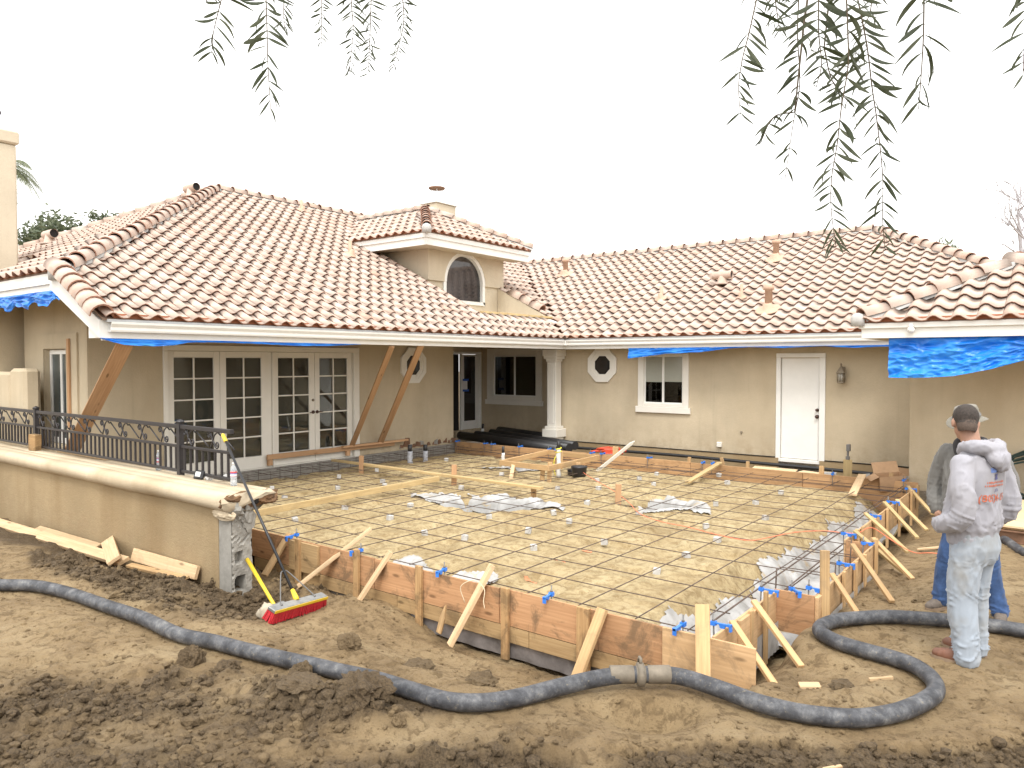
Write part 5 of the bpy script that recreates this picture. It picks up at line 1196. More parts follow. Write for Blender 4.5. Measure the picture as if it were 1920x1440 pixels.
# ---------------------------------------------------------------- tools on the left
br = empty('push_broom', (-5.62, 4.12, -.28), 'red bristled push broom leaning against the end of the railing', 'broom')
bx, by, bzz = -5.60, 4.12, gz(-5.60, 4.12)
e0 = Vector((-5.56, 3.78, gz(-5.56, 3.78) + .095)); e1 = Vector((-5.70, 4.46, gz(-5.70, 4.46) + .10)); Mh, Lh = frame_between(e0, e1, (.35, -.1, .93))
hb = MB(); hb.box(-Lh / 2, Lh / 2, -.045, .045, 0, .032); hb.obj('broom_head', M['steel'], br, Mh, bevel=.006)
mb = MB(); mb.box(-Lh / 2 + .004, Lh / 2 - .004, -.05, -.0455, .004, .030); mb.obj('head_edge', M['yellow'], br, Mh)
mb = MB(); rg = random.Random(6)
for i in range(56):
    for j in range(5):
        x = -Lh / 2 + .012 + (Lh - .024) * i / 55; y = -.036 + .018 * j; sx = (i - 27.5) / 27.5 * .02
        a, b2 = rg.uniform(-.008, .008), rg.uniform(-.008, .008)
        mb.add([(x - .007, y - .008, 0), (x + .007, y - .008, 0), (x + .007, y + .008, 0), (x - .007, y + .008, 0), (x - .009 + sx + a, y * 1.35 - .009 + b2, -.085), (x + .009 + sx + a, y * 1.35 - .009 + b2, -.085 - rg.random() * .008), (x + .009 + sx + a, y * 1.35 + .009 + b2, -.085), (x - .009 + sx + a, y * 1.35 + .009 + b2, -.088)], [(0, 1, 5, 4), (1, 2, 6, 5), (2, 3, 7, 6), (3, 0, 4, 7), (4, 5, 6, 7)])
br_o = mb.obj('bristles', M['red'], br, Mh); tag(br_o, kind='stuff')
hb0 = (e0 + e1) / 2 + Vector((-.02, 0, .03)); htop = Vector((-7.26, 4.40, 1.135)); hd_ = (htop - hb0).normalized()
mb = MB(); mb.tube([hb0 + hd_ * .10, htop], .0135, 10); mb.obj('handle', M['black'], br)
mb = MB(); mb.tube([hb0, hb0 + hd_ * .03, hb0 + hd_ * .12], [.024, .026, .019], 10); mb.obj('ferrule', M['yellow'], br)
mb = MB(); mb.tube([htop - hd_ * .03, htop - hd_ * .02, htop + hd_ * .07, htop + hd_ * .09], [.016, .021, .019, .012], 10); mb.obj('grip', M['yellow'], br)
for s, ee in ((-1, e0), (1, e1)):
    mb = MB(); c = (e0 + e1) / 2; j = c + (ee - c) * .62 + Vector((0, 0, .03)); mb.tube(catmull([hb0 + hd_ * .34 + (ee - c).normalized() * .015, hb0 + hd_ * .30 + (ee - c).normalized() * .06, j + hd_ * .02, j], 4), .006, 6); mb.lathe([(.014, 0), (.012, .012), (.003, .016)], j, 8); mb.obj('brace_rod', M['bolt'], br)
sl = empty('sledgehammer', (-5.98, 4.12, -.33), 'yellow handled sledgehammer leaning on the broken wall end', 'hammer')
h0 = Vector((-5.98, 4.12, gz(-5.98, 4.12) + .045)); h1 = Vector((-6.73, 4.31, -.045)); d = (h1 - h0).normalized(); ax = Vector((.35, .93, .0)); ax = (ax - d * ax.dot(d)).normalized()
MB().tube([h0 - d * .06, h0 + (h1 - h0) * .3, h1], [.019, .017, .021], 10).obj('handle', M['yellow'], sl)
MB().lathe([(.034, -.09), (.042, -.082), (.042, -.04), (.035, -.02), (.035, .02), (.042, .04), (.042, .082), (.034, .09)], h0, 10, axis=ax, smooth=False).obj('hammer_head', M['steel'], sl)
vs, fs = clod_geo(.085, 77, 3, .9); mb = MB(); mb.add([(v[0], v[1], v[2]) for v in vs], fs, 0, True); tag(mb.obj('rock', M['rock'], None, Matrix.Translation((-5.83, 3.93, gz(-5.83, 3.93) + .05))), 'pale rounded rock on the spoil left of the sledgehammer', 'rock')
# scrap lumber along the terrace wall
def gb(name, a, b, w, t, mat, label, group='scrap boards lying along the terrace wall', lift=(.02, .02), tilt=(0, 0, 1), **kw):
    return single(name, (a[0], a[1], gz(*a) + lift[0] + .045), (b[0], b[1], gz(*b) + lift[1] + .045), w, t, mat, label, 'board', group, tilt, **kw)
gb('scrap_board', (-12.2, 3.72), (-8.55, 3.92), .14, .045, M['wood_pale'], 'long pale scrap board, furthest left along the terrace wall', lift=(.05, .06), tilt=(0, -.35, .93))
gb('scrap_board', (-11.3, 4.02), (-9.55, 4.06), .13, .02, M['wood_pale'], 'thin split board lying flat behind the long pale one', lift=(.06, .07), tilt=(0, -.4, .9))
gb('scrap_board', (-9.35, 4.10), (-8.52, 3.80), .15, .04, M['wood_pale'], 'short board crossing the end of the long pale one', lift=(.18, .07), tilt=(.1, -.6, .8))
gb('scrap_board', (-8.62, 4.06), (-7.30, 4.09), .14, .04, M['wood_pale'], 'board stood on edge against the wall above the thin strip', lift=(.09, .09), tilt=(0, -.92, .3))
gb('scrap_board', (-8.45, 3.93), (-7.28, 3.96), .075, .03, M['wood'], 'thin strip in front of the board stood on edge', lift=(.04, .04), tilt=(0, -.2, .97))
# things left on the wall cap
def bottle(x, y, z, label):
    e = empty('water_bottle', (x, y, z), label, 'bottle', 'plastic water bottles on the terrace wall')
    m, nt, b = (M.get('pet'), None, None)
    if m is None:
        m, nt, b = newmat('clear_bottle'); b.inputs['Base Color'].default_value = (.70, .74, .78, 1); b.inputs['Roughness'].default_value = .08; b.inputs['Transmission Weight'].default_value = .55; b.inputs['IOR'].default_value = 1.25; M['pet'] = m
    MB().lathe([(.030, 0), (.034, .006), (.034, .06), (.031, .066), (.034, .072), (.034, .10), (.033, .102), (.033, .165), (.034, .168), (.030, .19), (.015, .222), (.013, .235)], (x, y, z), 14).obj('bottle_body', M['pet'], e)
    MB().lathe([(.0338, .100), (.0345, .104), (.0345, .150), (.0338, .154)], (x, y, z), 14).obj('bottle_label', M['label'], e)
    MB().lathe([(.0148, .226), (.0148, .244), (.012, .248)], (x, y, z), 12).obj('bottle_cap', M['white'], e)
def label_mat():
    m, nt, b = newmat('bottle_label'); g = objc(nt); sx = nt.nodes.new('ShaderNodeSeparateXYZ'); nt.links.new(geo(nt), sx.inputs[0])
    c = ramp(nt, [(0, (.65, .68, .72)), (.42, (.65, .68, .72)), (.45, (.1, .2, .5)), (.62, (.1, .2, .5)), (.64, (.55, .08, .09)), (1, (.55, .08, .09))], mth(nt, 'FRACT', mth(nt, 'MULTIPLY', mth(nt, 'SUBTRACT', sx.outputs[2], .752), 20.0))); nt.links.new(c.outputs[0], b.inputs['Base Color']); b.inputs['Roughness'].default_value = .4; return m
M['label'] = label_mat()
bottle(-7.17, 4.44, .648, 'water bottle at the broken end of the wall, in front of the railing'); bottle(-9.0, 4.56, .634, 'water bottle seen through the railing bars')
dv = empty('handheld_radio', (-7.88, 4.40, .65), 'small black device with a white screen leaning on the railing foot', 'device')
Mx = Matrix.Translation((-7.86, 4.43, .652)) @ Euler((R(-18), 0, R(8))).to_matrix().to_4x4()
MB().box(-.075, .075, -.02, .02, 0, .10).obj('case', M['black'], dv, Mx, bevel=.012); MB().box(-.04, .042, -.023, -.0205, .028, .08).obj('screen', M['paper'], dv, Mx)
tag(MB().box(-.085, .085, -.05, .05, 0, .24).obj('wood_block', M['stakew'], None, Matrix.Translation((-12.35, 4.40, .65)) @ Euler((0, R(2), R(10))).to_matrix().to_4x4(), bevel=.006), 'weathered wooden block stood in front of the left railing post', 'block')
single('lath', (-12.0, 4.60, .648), (-10.5, 4.62, .648), .07, .025, M['wood_pale'], 'thin lath lying along the wall cap under the railing', 'board')
for i, (x, y) in enumerate(((-7.62, 4.62), (-7.75, 4.50))):
    vs, fs = clod_geo(.05, 90 + i, 2, .7); mb = MB(); mb.add(vs, fs); tag(mb.obj('concrete_chunk', M['block'], None, Matrix.Translation((x, y, .67))), ['grey chunk of concrete behind the water bottle at the railing end', 'small chip of concrete beside the black device'][i], 'rubble')

# ---------------------------------------------------------------- on the sand bed
single('screed_board', (-8.44, 5.10, .012), (-8.50, 9.02, .025), .045, .085, M['wood_yellow'], 'yellow board lying across the rebar from the near left form', 'board', 'screed boards on the rebar')
single('screed_board', (-11.65, 9.36, .04), (-6.50, 9.17, .05), .085, .04, M['wood_yellow'], 'longer yellow board running right from below the French doors', 'board', 'screed boards on the rebar')
for i, (x, y, h, lb) in enumerate(((-10.72, 9.27, .21, 'upright stake at the left end of the longer screed board'), (-8.42, 9.31, .23, 'upright stake in the middle of the longer screed board'), (-5.33, 9.42, .20, 'upright stake left of the smaller pit in the sand'), (-6.72, 9.25, .03, 'short block stake under the right end of the longer screed board'))):
    single('grade_stake', (x, y, -.3), (x + .01, y, h), .085, .04, M['wood_red'] if i < 3 else M['stakew'], lb, 'stake', 'grade stakes in the sand', up=(.5, -.8, 0))
bf = empty('timber_frame', (-8, 11.5, .05), 'small rectangular frame of nailed boards standing over the sand', 'frame')
C4 = [(-8.52, 10.72), (-7.42, 10.68), (-7.50, 12.45), (-8.78, 12.6)]
for i in range(4):
    a, b = C4[i], C4[(i + 1) % 4]; e = Vector((b[0] - a[0], b[1] - a[1], 0)).normalized() * .03; n = Vector((-e.y, e.x, 0))
    board('frame_board', (a[0] - e.x, a[1] - e.y, .10), (b[0] + e.x * .2, b[1] + e.y * .2, .10), .095, .038, M['wood'], bf, up=n)
for (x, y, z) in ((-8.3, 10.78, .10), (-7.47, 10.76, .20), (-8.0, 11.9, .25), (-7.35, 11.5, .12), (-7.62, 10.75, .06)): board('frame_leg', (x, y, -.2), (x + .02, y, z), .08, .036, M['wood'], bf, up=(.5, -.8, 0))
board('frame_leg', (-8.05, 10.4, -.15), (-8.25, 10.75, .12), .07, .036, M['wood_pale'], bf, up=(.3, -.8, .5))
mb = MB(); mb.lathe([(.10, 0), (.125, .02), (.14, .17), (.15, .19), (.15, .21), (.11, .22), (.02, .225)], (-7.22, 11.35, -.13), 16); mb.lathe([(.15, .0), (.16, .1), (.05, .12)], (-7.45, 11.6, -.13), 12); tag(mb.obj('black_tub', M['black']), 'black plastic tub standing beside the timber frame', 'tub')
def pipe(x, y, z0, z1, r, label, top='abs', body='pvc', lean=(0, 0), rope=False):
    e = empty('stub_pipe', (x, y, z0), label, 'pipe', 'capped pipes sticking up out of the sand'); zt = z1 - .13
    t = (zt - z0) / (z1 - z0); px, py = x + lean[0] * t, y + lean[1] * t
    rr = [r * (1 + .12 * math.sin(i * 2.3)) for i in range(9)]
    MB().tube([(x + (px - x) * i / 8 + .006 * math.sin(i * 1.9), y + (py - y) * i / 8, z0 + (zt - z0) * i / 8) for i in range(9)], rr, 10).obj('wrapped_pipe', M[body], e)
    MB().tube([(px, py, zt - .01), (x + lean[0], y + lean[1], z1)], r * .8, 10).obj('pipe_top', M[top], e)
    if rope:
        rp = [(px + .05 * math.sin(i * 1.3), py + .05 * math.cos(i * 1.3), zt + .02 - .012 * i) for i in range(10)] + [(px - .07, py - .03, zt - .2), (px - .09, py - .02, zt - .36), (px - .07, py, zt - .5)]
        MB().tube(catmull(rp, 3), .009, 5).obj('rope', M['rope'], e)
M['rope'] = plain('yellow_rope', (.75, .68, .06), .6)
M['pipewrap'] = plain('pipe_wrap', (.36, .37, .40), .5, var=.5, nscale=16)
pipe(-10.90, 10.72, -.35, .27, .055, 'black topped wrapped pipe below the props, left one of a pair', body='pipewrap')
pipe(-11.0, 11.27, -.35, .22, .055, 'black topped wrapped pipe below the props, right one of a pair', body='pipewrap')
pipe(-9.28, 11.74, -.2, .26, .036, 'thin white pipe with black top standing left of the timber frame')
pipe(-7.58, 11.22, -.15, .52, .042, 'white pipe with yellow rope tied round it by the timber frame', rope=True)
pipe(-13.0, 15.5, -.1, .28, .04, 'short white pipe beside the glazed porch door', lean=(.05, 0))
single('survey_stake', (-7.42, 12.3, -.14), (-6.78, 12.62, .46), .065, .02, plain('white_painted_wood', (.68, .66, .60), .6, var=.08), 'white pointed stake leaning over the far form', 'stake', up=(.5, -.7, -.4), point=.09)
single('loose_plank', (-5.24, 11.6, -.05), (-5.40, 13.38, .075), .10, .03, M['wood_yellow'], 'plank tilted up onto the far form below the white door', 'plank', 'planks tilted against the far form', up=(0, -.1, 1))
single('loose_plank', (-2.78, 12.1, -.06), (-2.93, 13.40, .075), .12, .03, M['wood_pale'], 'pale plank tilted onto the far form near its right corner', 'plank', 'planks tilted against the far form', up=(0, -.1, 1))
def cord(label, pts, r=.0055):
    return tag(MB().tube(catmull(pts, 5), r, 6).obj('orange_cord', M['orange']), label, 'cord')
CP = [(-7.5, 11.75), (-7.1, 11.3), (-6.6, 10.8), (-5.95, 10.2), (-5.5, 9.75), (-5.04, 9.24), (-4.58, 8.68), (-4.14, 8.41), (-3.75, 8.33), (-3.36, 8.18), (-2.95, 8.11), (-2.81, 8.38), (-2.65, 8.83), (-2.4, 9.12), (-2.2, 9.15), (-2.06, 9.25)]
cord('thin orange cord wandering over the rebar and out past the right form', [(x, y, -.018) for x, y in CP] + [(-2.0, 9.4, .015), (-1.95, 9.6, -.02), (-1.72, 9.55, -.14), (-1.5, 9.4, -.19), (-1.3, 9.33, -.15), (-.9, 9.3, -.14)])
M['spray'] = plain('spray_paint', (.60, .24, .12), .9, var=.3, nscale=30)
for i, (x, y, lb) in enumerate(((-4.23, 5.74, 'orange spray mark on the sand nearest the front form'), (-4.27, 6.36, 'orange spray mark on the sand, second from the front form'), (-4.27, 6.85, 'orange spray mark on the sand, third from the front form'))):
    xs_m = np.arange(x - .12, x + .12, .015); ys_m = np.arange(y - .09, y + .09, .015); X_, Y_ = np.meshgrid(xs_m, ys_m)
    o = link('spray_mark', grid_mesh('spray_mark', X_, Y_, sand_fn(X_, Y_) + .005, M['spray'], None, np.hypot((X_ - x) / .09, (Y_ - y) / .05) + .8 * fbm(X_ * 14, Y_ * 14, 400 + i, 3) < .8)); tag(o, lb, 'paint mark', 'spray marks on the sand')

# ---------------------------------------------------------------- back corner and along the far wall
for i, (a, b, r, lb) in enumerate((((-13.2, 14.85, .0), (-9.25, 13.72, .02), .11, 'black pipe lying lowest and nearest in the porch corner'), ((-13.0, 15.3, .0), (-9.2, 14.05, .02), .105, 'black pipe lying second from the front in the porch corner'), ((-12.9, 15.8, .02), (-9.3, 14.45, .03), .10, 'black pipe lying third from the front in the porch corner'), ((-13.1, 16.4, .02), (-10.7, 15.55, .02), .12, 'black pipe lying against the recess wall under the window'))):
    tag(MB().tube([a, tuple((a[k] + b[k]) / 2 + (.02 if k == 1 else 0) for k in range(3)), b], r, 12).obj('black_pipe', M['abs']), lb, 'pipe', 'black pipes stored in the porch corner')
tag(MB().tube(catmull([(-10.0, 14.9, -.08), (-8.5, 15.15, -.10), (-7, 15.2, -.10), (-5.2, 15.12, -.11), (-4, 15.05, -.11), (-2.9, 14.9, -.11), (-2.45, 14.5, -.1)], 6), .035, 8).obj('drip_line', M['abs']), 'thin black irrigation pipe running along the foot of the far wall', 'pipe')
mb = MB(); rg = random.Random(13)
for k in range(7):
    cx, cy = -7.9 - .16 * (k % 4), 13.85 + .07 * (k // 2); mb.tube([(cx + .16 * math.cos(t * .7) , cy + .12 * math.sin(t * .7), .02 + .035 * (k % 3) + .02 * math.sin(t)) for t in range(10)], .022, 6)
tag(mb.obj('red_cord_heap', M['redstuff']), 'heap of red extension cord behind the far form, left of its post', 'cord')
mb = MB(); mb.box(-.13, .13, -.10, .10, 0, .17); mb.box(-.13, .13, -.102, -.098, .03, .07, 1); tag(mb.obj('red_case', [M['redstuff'], M['paper']], None, Matrix.Translation((-7.98, 13.78, -.05)) @ Euler((0, 0, R(25))).to_matrix().to_4x4(), bevel=.015), 'small red case with a white stripe by the heap of red cord', 'case')
po = empty('post_anchor', (-3.28, 13.9, -.15), 'timber post with a metal bracket on top beside the grey blocks', 'post')
board('post', (-3.28, 13.9, -.25), (-3.28, 13.9, .25), .14, .09, M['wood_yellow'], po, up=(.3, -1, 0)); mb = MB(); mb.box(-3.31, -3.25, 13.87, 13.93, .251, .31); mb.box(-3.295, -3.265, 13.88, 13.92, .31, .40); mb.box(-3.30, -3.24, 13.86, 13.94, .40, .52); mb.obj('bracket', M['bolt'], po, bevel=.005)
cmu = MB(); cmu.box(-.10, .10, -.05, .05, 0, .09); cme = cmu.mesh('paving_block', M['block'])
for i, (x, y, z, a, t, lb) in enumerate(((-3.62, 14.1, -.12, 10, 0, 'grey block lying left of the post with the bracket'), (-3.02, 13.95, -.08, 60, 40, 'grey block tipped on its corner right of the bracket post'), (-2.86, 13.9, -.12, 15, 0, 'grey block lying flat in the middle of the scatter'), (-2.72, 14.05, -.05, -20, 12, 'grey block resting on another in the scatter'), (-2.62, 14.0, -.13, 30, 0, 'grey block lying lowest in the scatter'), (-2.38, 14.35, -.10, 5, 0, 'grey block alone near the cardboard box'))):
    tag(link('paving_block', cme, None, Matrix.Translation((x, y, z)) @ Euler((R(t), 0, R(a))).to_matrix().to_4x4()), lb, 'block', 'grey blocks scattered by the far wall')
cb = empty('cardboard_box', (-2.52, 13.5, -.1), 'open cardboard box with debris at the foot of the right wing', 'box')
Mc = Matrix.Translation((-2.52, 13.52, -.13)) @ Euler((R(4), R(-6), R(28))).to_matrix().to_4x4(); mb = MB()
mb.box(-.20, .20, -.15, -.145, 0, .24); mb.box(-.20, .20, .145, .15, 0, .24); mb.box(-.20, -.195, -.145, .145, 0, .24); mb.box(.195, .20, -.145, .145, 0, .24); mb.box(-.195, .195, -.145, .145, 0, .12, 0); mb.obj('box_body', M['card'], cb, Mc)
mb = MB(); mb.prism([(-.2, .15, .24), (.2, .15, .24), (.22, .33, .38), (-.18, .33, .38)], (0, .004, .004)); mb.prism([(-.2, -.145, .24), (-.2, .145, .24), (-.34, .15, .18), (-.34, -.14, .18)], (0, 0, .005)); mb.obj('box_flap', M['card'], cb, Mc)
tag(MB().box(-.3, .3, -.004, .004, 0, .26).obj('cardboard_sheet', M['card'], None, Matrix.Translation((-2.66, 14.25, -.10)) @ Euler((R(-24), R(8), R(4))).to_matrix().to_4x4()), 'flat cardboard sheet leaning behind the open box', 'cardboard')
for i, (x, y, a, w, l, lb) in enumerate(((-4.7, 14.3, 8, .5, .8, 'thin plywood offcut lying below the white door, left one'), (-3.95, 14.2, -12, .45, .6, 'thin plywood offcut lying below the white door, right one'))):
    tag(MB().box(-l / 2, l / 2, -w / 2, w / 2, 0, .015).obj('plywood_offcut', M['ply_sheet'], None, Matrix.Translation((x, y, -.115)) @ Euler((R(2), R(1), R(a))).to_matrix().to_4x4()), lb, 'plywood', 'plywood offcuts on the ground')

# ---------------------------------------------------------------- right edge: plywood on steel, garden hose coil, blue bundle
pl = empty('plywood_stack', (0, 11.2, -.1), 'pale plywood sheet resting on two rusty steel channels behind the men', 'plywood')
Mp = Matrix.Translation((.30, 11.25, .045)) @ Euler((0, 0, R(-4))).to_matrix().to_4x4()
MB().box(-1.25, 1.3, -1.0, 1.05, 0, .022).obj('plywood_sheet', M['ply_sheet'], pl, Mp); MB().box(-1.22, 1.3, -.95, 1.0, -.03, -.004).obj('plywood_sheet', M['wood'], pl, Mp)
for y in (-.98, .8):
    mb = MB(); mb.box(-1.4, 1.6, y - .05, y + .05, -.045, -.034); mb.box(-1.4, 1.6, y - .01, y + .01, -.16, -.045); mb.box(-1.4, 1.6, y - .05, y + .05, -.172, -.16); mb.obj('steel_channel', M['rust'], pl, Mp)
M['ghose'] = plain('garden_hose', (.018, .04, .032), .45, var=.3)
mb = MB(); rg = random.Random(17)
for k in range(7):
    r1, r2 = .36 + rg.uniform(-.05, .05), .27 + rg.uniform(-.04, .04); pts = [(-.62 + r1 * math.cos(t * .449) + .02 * math.sin(t + k), 13.62 - .025 * k + .03 * math.sin(t * .9 + k), .28 + rg.uniform(-.01, .01) + r2 * 1.15 * math.sin(t * .449) - .012 * k) for t in range(14)]; mb.tube(pts, .016, 6, closed=True)
tag(mb.obj('hose_coil', M['ghose']), 'coil of dark green garden hose hung on the right wing wall', 'hose')
vs, fs = clod_geo(.25, 55, 3, .6); mb = MB(); mb.add(vs, fs, 0, True); tag(mb.obj('blue_bundle', M['tarp'], None, Matrix.Translation((-.45, 12.9, -.04))), 'crumpled blue plastic bundle behind the plywood sheet', 'bundle')
for i, (a, b, lb) in enumerate((((-1.45, 11.3), (-1.0, 11.1), 'reddish offcut on the mud beyond the last braces'), ((-1.55, 9.95), (-1.25, 9.9), 'short pale offcut on the mud by the braces of the side form'), ((-1.48, 5.06), (-1.36, 5.12), 'small square offcut at the foot of the front corner brace'), ((-1.12, 3.98), (-.98, 4.12), 'short stick on the mud below the hose loop'), ((-1.1, 5.3), (-.98, 5.42), 'pale splinter of wood inside the hose loop'))):
    single('wood_offcut', (a[0], a[1], gz(*a) + .012), (b[0], b[1], gz(*b) + .012), (.09, .06, .075, .022, .022)[i], .022, M['wood_red'] if i == 0 else M['wood_pale'], lb, 'offcut', 'offcuts of wood on the mud')
# ---------------------------------------------------------------- people
def ell(c, r, rot=None, n=14, m=9):
    vs = [(0, 0, -1)]; fs = []
    for i in range(1, m):
        a = math.pi * i / m - math.pi / 2
        for k in range(n): vs.append((math.cos(a) * math.cos(2 * math.pi * k / n), math.cos(a) * math.sin(2 * math.pi * k / n), math.sin(a)))
    vs.append((0, 0, 1)); t = len(vs) - 1
    for k in range(n):
        fs.append((0, 1 + (k + 1) % n, 1 + k)); fs.append((t, 1 + (m - 2) * n + k, 1 + (m - 2) * n + (k + 1) % n))
        for i in range(m - 2): fs.append((1 + i * n + k, 1 + i * n + (k + 1) % n, 1 + (i + 1) * n + (k + 1) % n, 1 + (i + 1) * n + k))
    Rm = Euler(rot).to_matrix() if rot else Matrix.Identity(3)
    return [tuple(Vector(c) + Rm @ Vector((v[0] * r[0], v[1] * r[1], v[2] * r[2]))) for v in vs], fs
def limb(pts, rs, n=12, k=5, flat=1.0):
    """closed tapering tube with round ends"""
    p = catmull(pts, k); m = len(p); R_ = [float(np.interp(i / (m - 1), np.linspace(0, 1, len(rs)), rs)) for i in range(m)]
    t0 = (p[0] - p[1]).normalized(); t1 = (p[-1] - p[-2]).normalized()
    p = [p[0] + t0 * R_[0] * .75, p[0] + t0 * R_[0] * .45] + p + [p[-1] + t1 * R_[-1] * .45, p[-1] + t1 * R_[-1] * .75]; R_ = [R_[0] * .3, R_[0] * .8] + R_ + [R_[-1] * .8, R_[-1] * .3]
    mb = MB().tube(p, R_, n); return mb.v, mb.f
def loft(rings, n=20):
    """rings: (cx, cy, z, rx, ry[, power])"""
    vs = []; fs = []
    for cx, cy, z, rx, ry in rings:
        for k in range(n):
            a = 2 * math.pi * k / n; c, s = math.cos(a), math.sin(a); e = .82
            vs.append((cx + rx * math.copysign(abs(c) ** e, c), cy + ry * math.copysign(abs(s) ** e, s), z))
    for i in range(len(rings) - 1):
        for k in range(n): fs.append((i * n + k, i * n + (k + 1) % n, (i + 1) * n + (k + 1) % n, (i + 1) * n + k))
    fs += [tuple(range(n))[::-1], tuple(range((len(rings) - 1) * n, len(rings) * n))]; return vs, fs
def fuse(name, pieces, voxel, mat, parent, mw, smooth=6, disp=None, cut=None):
    mb = MB()
    for vs, fs in pieces: mb.add(vs, fs, 0, True)
    me = mb.mesh(name, mat); recalc(me); tmp = bpy.data.objects.new('tmp', me); COL.objects.link(tmp)
    r = tmp.modifiers.new('r', 'REMESH'); r.mode = 'VOXEL'; r.voxel_size = voxel; r.use_smooth_shade = True
    if smooth: s = tmp.modifiers.new('s', 'SMOOTH'); s.factor = .5; s.iterations = smooth
    dg = bpy.context.evaluated_depsgraph_get(); out = bpy.data.meshes.new_from_object(tmp.evaluated_get(dg)); bpy.data.objects.remove(tmp)
    out.name = name; n = len(out.vertices)
    co = np.empty(n * 3, np.float32); no = np.empty(n * 3, np.float32); out.vertices.foreach_get('co', co); out.vertices.foreach_get('normal', no); co = co.reshape(-1, 3).astype(float); no = no.reshape(-1, 3)
    if disp is not None: co = co + no * disp(co)[:, None]; out.vertices.foreach_set('co', co.reshape(-1).astype(np.float32)); out.update()
    if cut is not None:
        bm = bmesh.new(); bm.from_mesh(out); bmesh.ops.delete(bm, geom=[v for v in bm.verts if cut(v.co)], context='VERTS'); bm.to_mesh(out); bm.free()
    out.materials.clear(); out.materials.append(mat); out.polygons.foreach_set('use_smooth', np.ones(len(out.polygons), bool)); return link(name, out, parent, mw)
def folds(sx, sy, sz, amp, seed, ringz=None):
    """cloth creases: a few long slanting ridges, finer where the cloth bunches; ringz: [(z, half-width, amp)]"""
    def f(co):
        x, y, z = co[:, 0], co[:, 1], co[:, 2]; a = np.arctan2(y, x)
        u = (x + y) * sx; v = (x - y) * sy
        w1 = fbm(u + z * sz * .9, v + z * sz * .25, seed, 3, .55); w2 = fbm(v - z * sz * .7 + 9, u + z * sz * .3, seed + 3, 3, .55)
        r = lambda w: np.maximum(0, 1 - np.abs(w) * 5.5) ** 1.5
        d = amp * (.75 * r(w1) + .65 * r(w2) - .35 + .5 * fbm(u * .5, v * .5 + z * 2, seed + 7, 2))
        for zc, hw, am in (ringz or []):
            q = r(fbm(a * 1.1 + 3 * z + zc * 7, z * 26 + 1.6 * np.sin(a * 2 + zc * 11), seed + 9, 2)) - .35
            d = d + am * q * np.exp(-((z - zc) / hw) ** 2)
        return d
    return f
M['skin'] = plain('skin', (.36, .20, .135), .55, var=.1, nscale=18)
M['hair'] = plain('short_hair', (.042, .032, .026), .8, var=.5, nscale=60, bmp=.6, bscale=220)
M['fade'] = plain('hair_fade', (.085, .058, .043), .75, var=.3, nscale=80, bmp=.4, bscale=220)
def cloth(name, col, var=.08, stain=None, ns=7):
    m, nt, b = newmat(name); g = objc(nt); n = noise(nt, ns, 5, .65, g); f = noise(nt, 320, 2, .6, g)
    c = ramp(nt, [(.3, [x * (1 - var) for x in col]), (.7, [min(1, x * (1 + var)) for x in col])], n.outputs[0]).outputs[0]
    if stain:
        s = noise(nt, 2.6, 4, .6, g, .3); c = mixc(nt, ramp(nt, [(.50, (0, 0, 0)), (.66, (stain[0],) * 3)], s.outputs[0]).outputs[0], c, stain[1])
    nt.links.new(c, b.inputs['Base Color']); b.inputs['Roughness'].default_value = .95; b.inputs['Specular IOR Level'].default_value = .15; b.inputs['Sheen Weight'].default_value = .15
    bump(nt, b, f.outputs[0], .25, .002); return m
M['hoodie'] = cloth('grey_hoodie', (.33, .325, .355), .07, (.3, (.27, .25, .24)))
M['washed'] = cloth('washed_jeans', (.315, .355, .405), .07, (.55, (.25, .22, .17)), 3)
M['denim'] = cloth('blue_jeans', (.045, .085, .19), .35, None, 9)
M['jacket'] = cloth('grey_jacket', (.155, .15, .14), .12)
M['collar'] = cloth('dark_lining', (.03, .028, .028), .2)
M['shirt'] = cloth('pale_shirt', (.42, .50, .60), .06)
M['hat'] = cloth('canvas_hat', (.20, .185, .15), .08, None, 20)
M['boot'] = plain('brown_leather', (.17, .075, .045), .6, var=.3, nscale=18, bmp=.3, bscale=40)
M['boot2'] = plain('dusty_boot', (.13, .105, .085), .75, var=.4, nscale=22, bmp=.4, bscale=40)
M['sole'] = plain('boot_sole', (.25, .18, .12), .85, var=.2)

def head_pieces(c, yaw, pitch, tilt=0.0):
    """skull, jaw, face features and ears around the head centre c; yaw turns the face left"""
    Rm = (Euler((pitch, tilt, yaw), 'ZXY') if False else Euler((0, 0, yaw))).to_matrix() @ Euler((pitch, tilt, 0)).to_matrix()
    T = lambda p: tuple(Vector(c) + Rm @ Vector(p)); rot = Rm.to_euler()
    E = lambda p, r: ell(T(p), r, rot, 12, 8)
    out = [E((0, -.012, .035), (.077, .098, .092)), E((0, .022, -.035), (.064, .072, .075)), E((0, .045, -.082), (.042, .045, .034)), E((0, .078, -.01), (.05, .022, .06)),
           E((0, .104, -.022), (.013, .02, .026)), E((0, .112, -.036), (.018, .013, .011)), E((0, .093, .022), (.05, .012, .012)),
           E((0, .094, -.062), (.026, .011, .006)), E((0, .092, -.074), (.022, .011, .007)), E((.03, .086, .002), (.013, .01, .008)), E((-.03, .086, .002), (.013, .01, .008))]
    for s in (-1, 1): out += [E((s * .079, -.010, -.012), (.010, .020, .032)), E((s * .086, -.018, .0), (.007, .012, .02))]
    return out, T, Rm
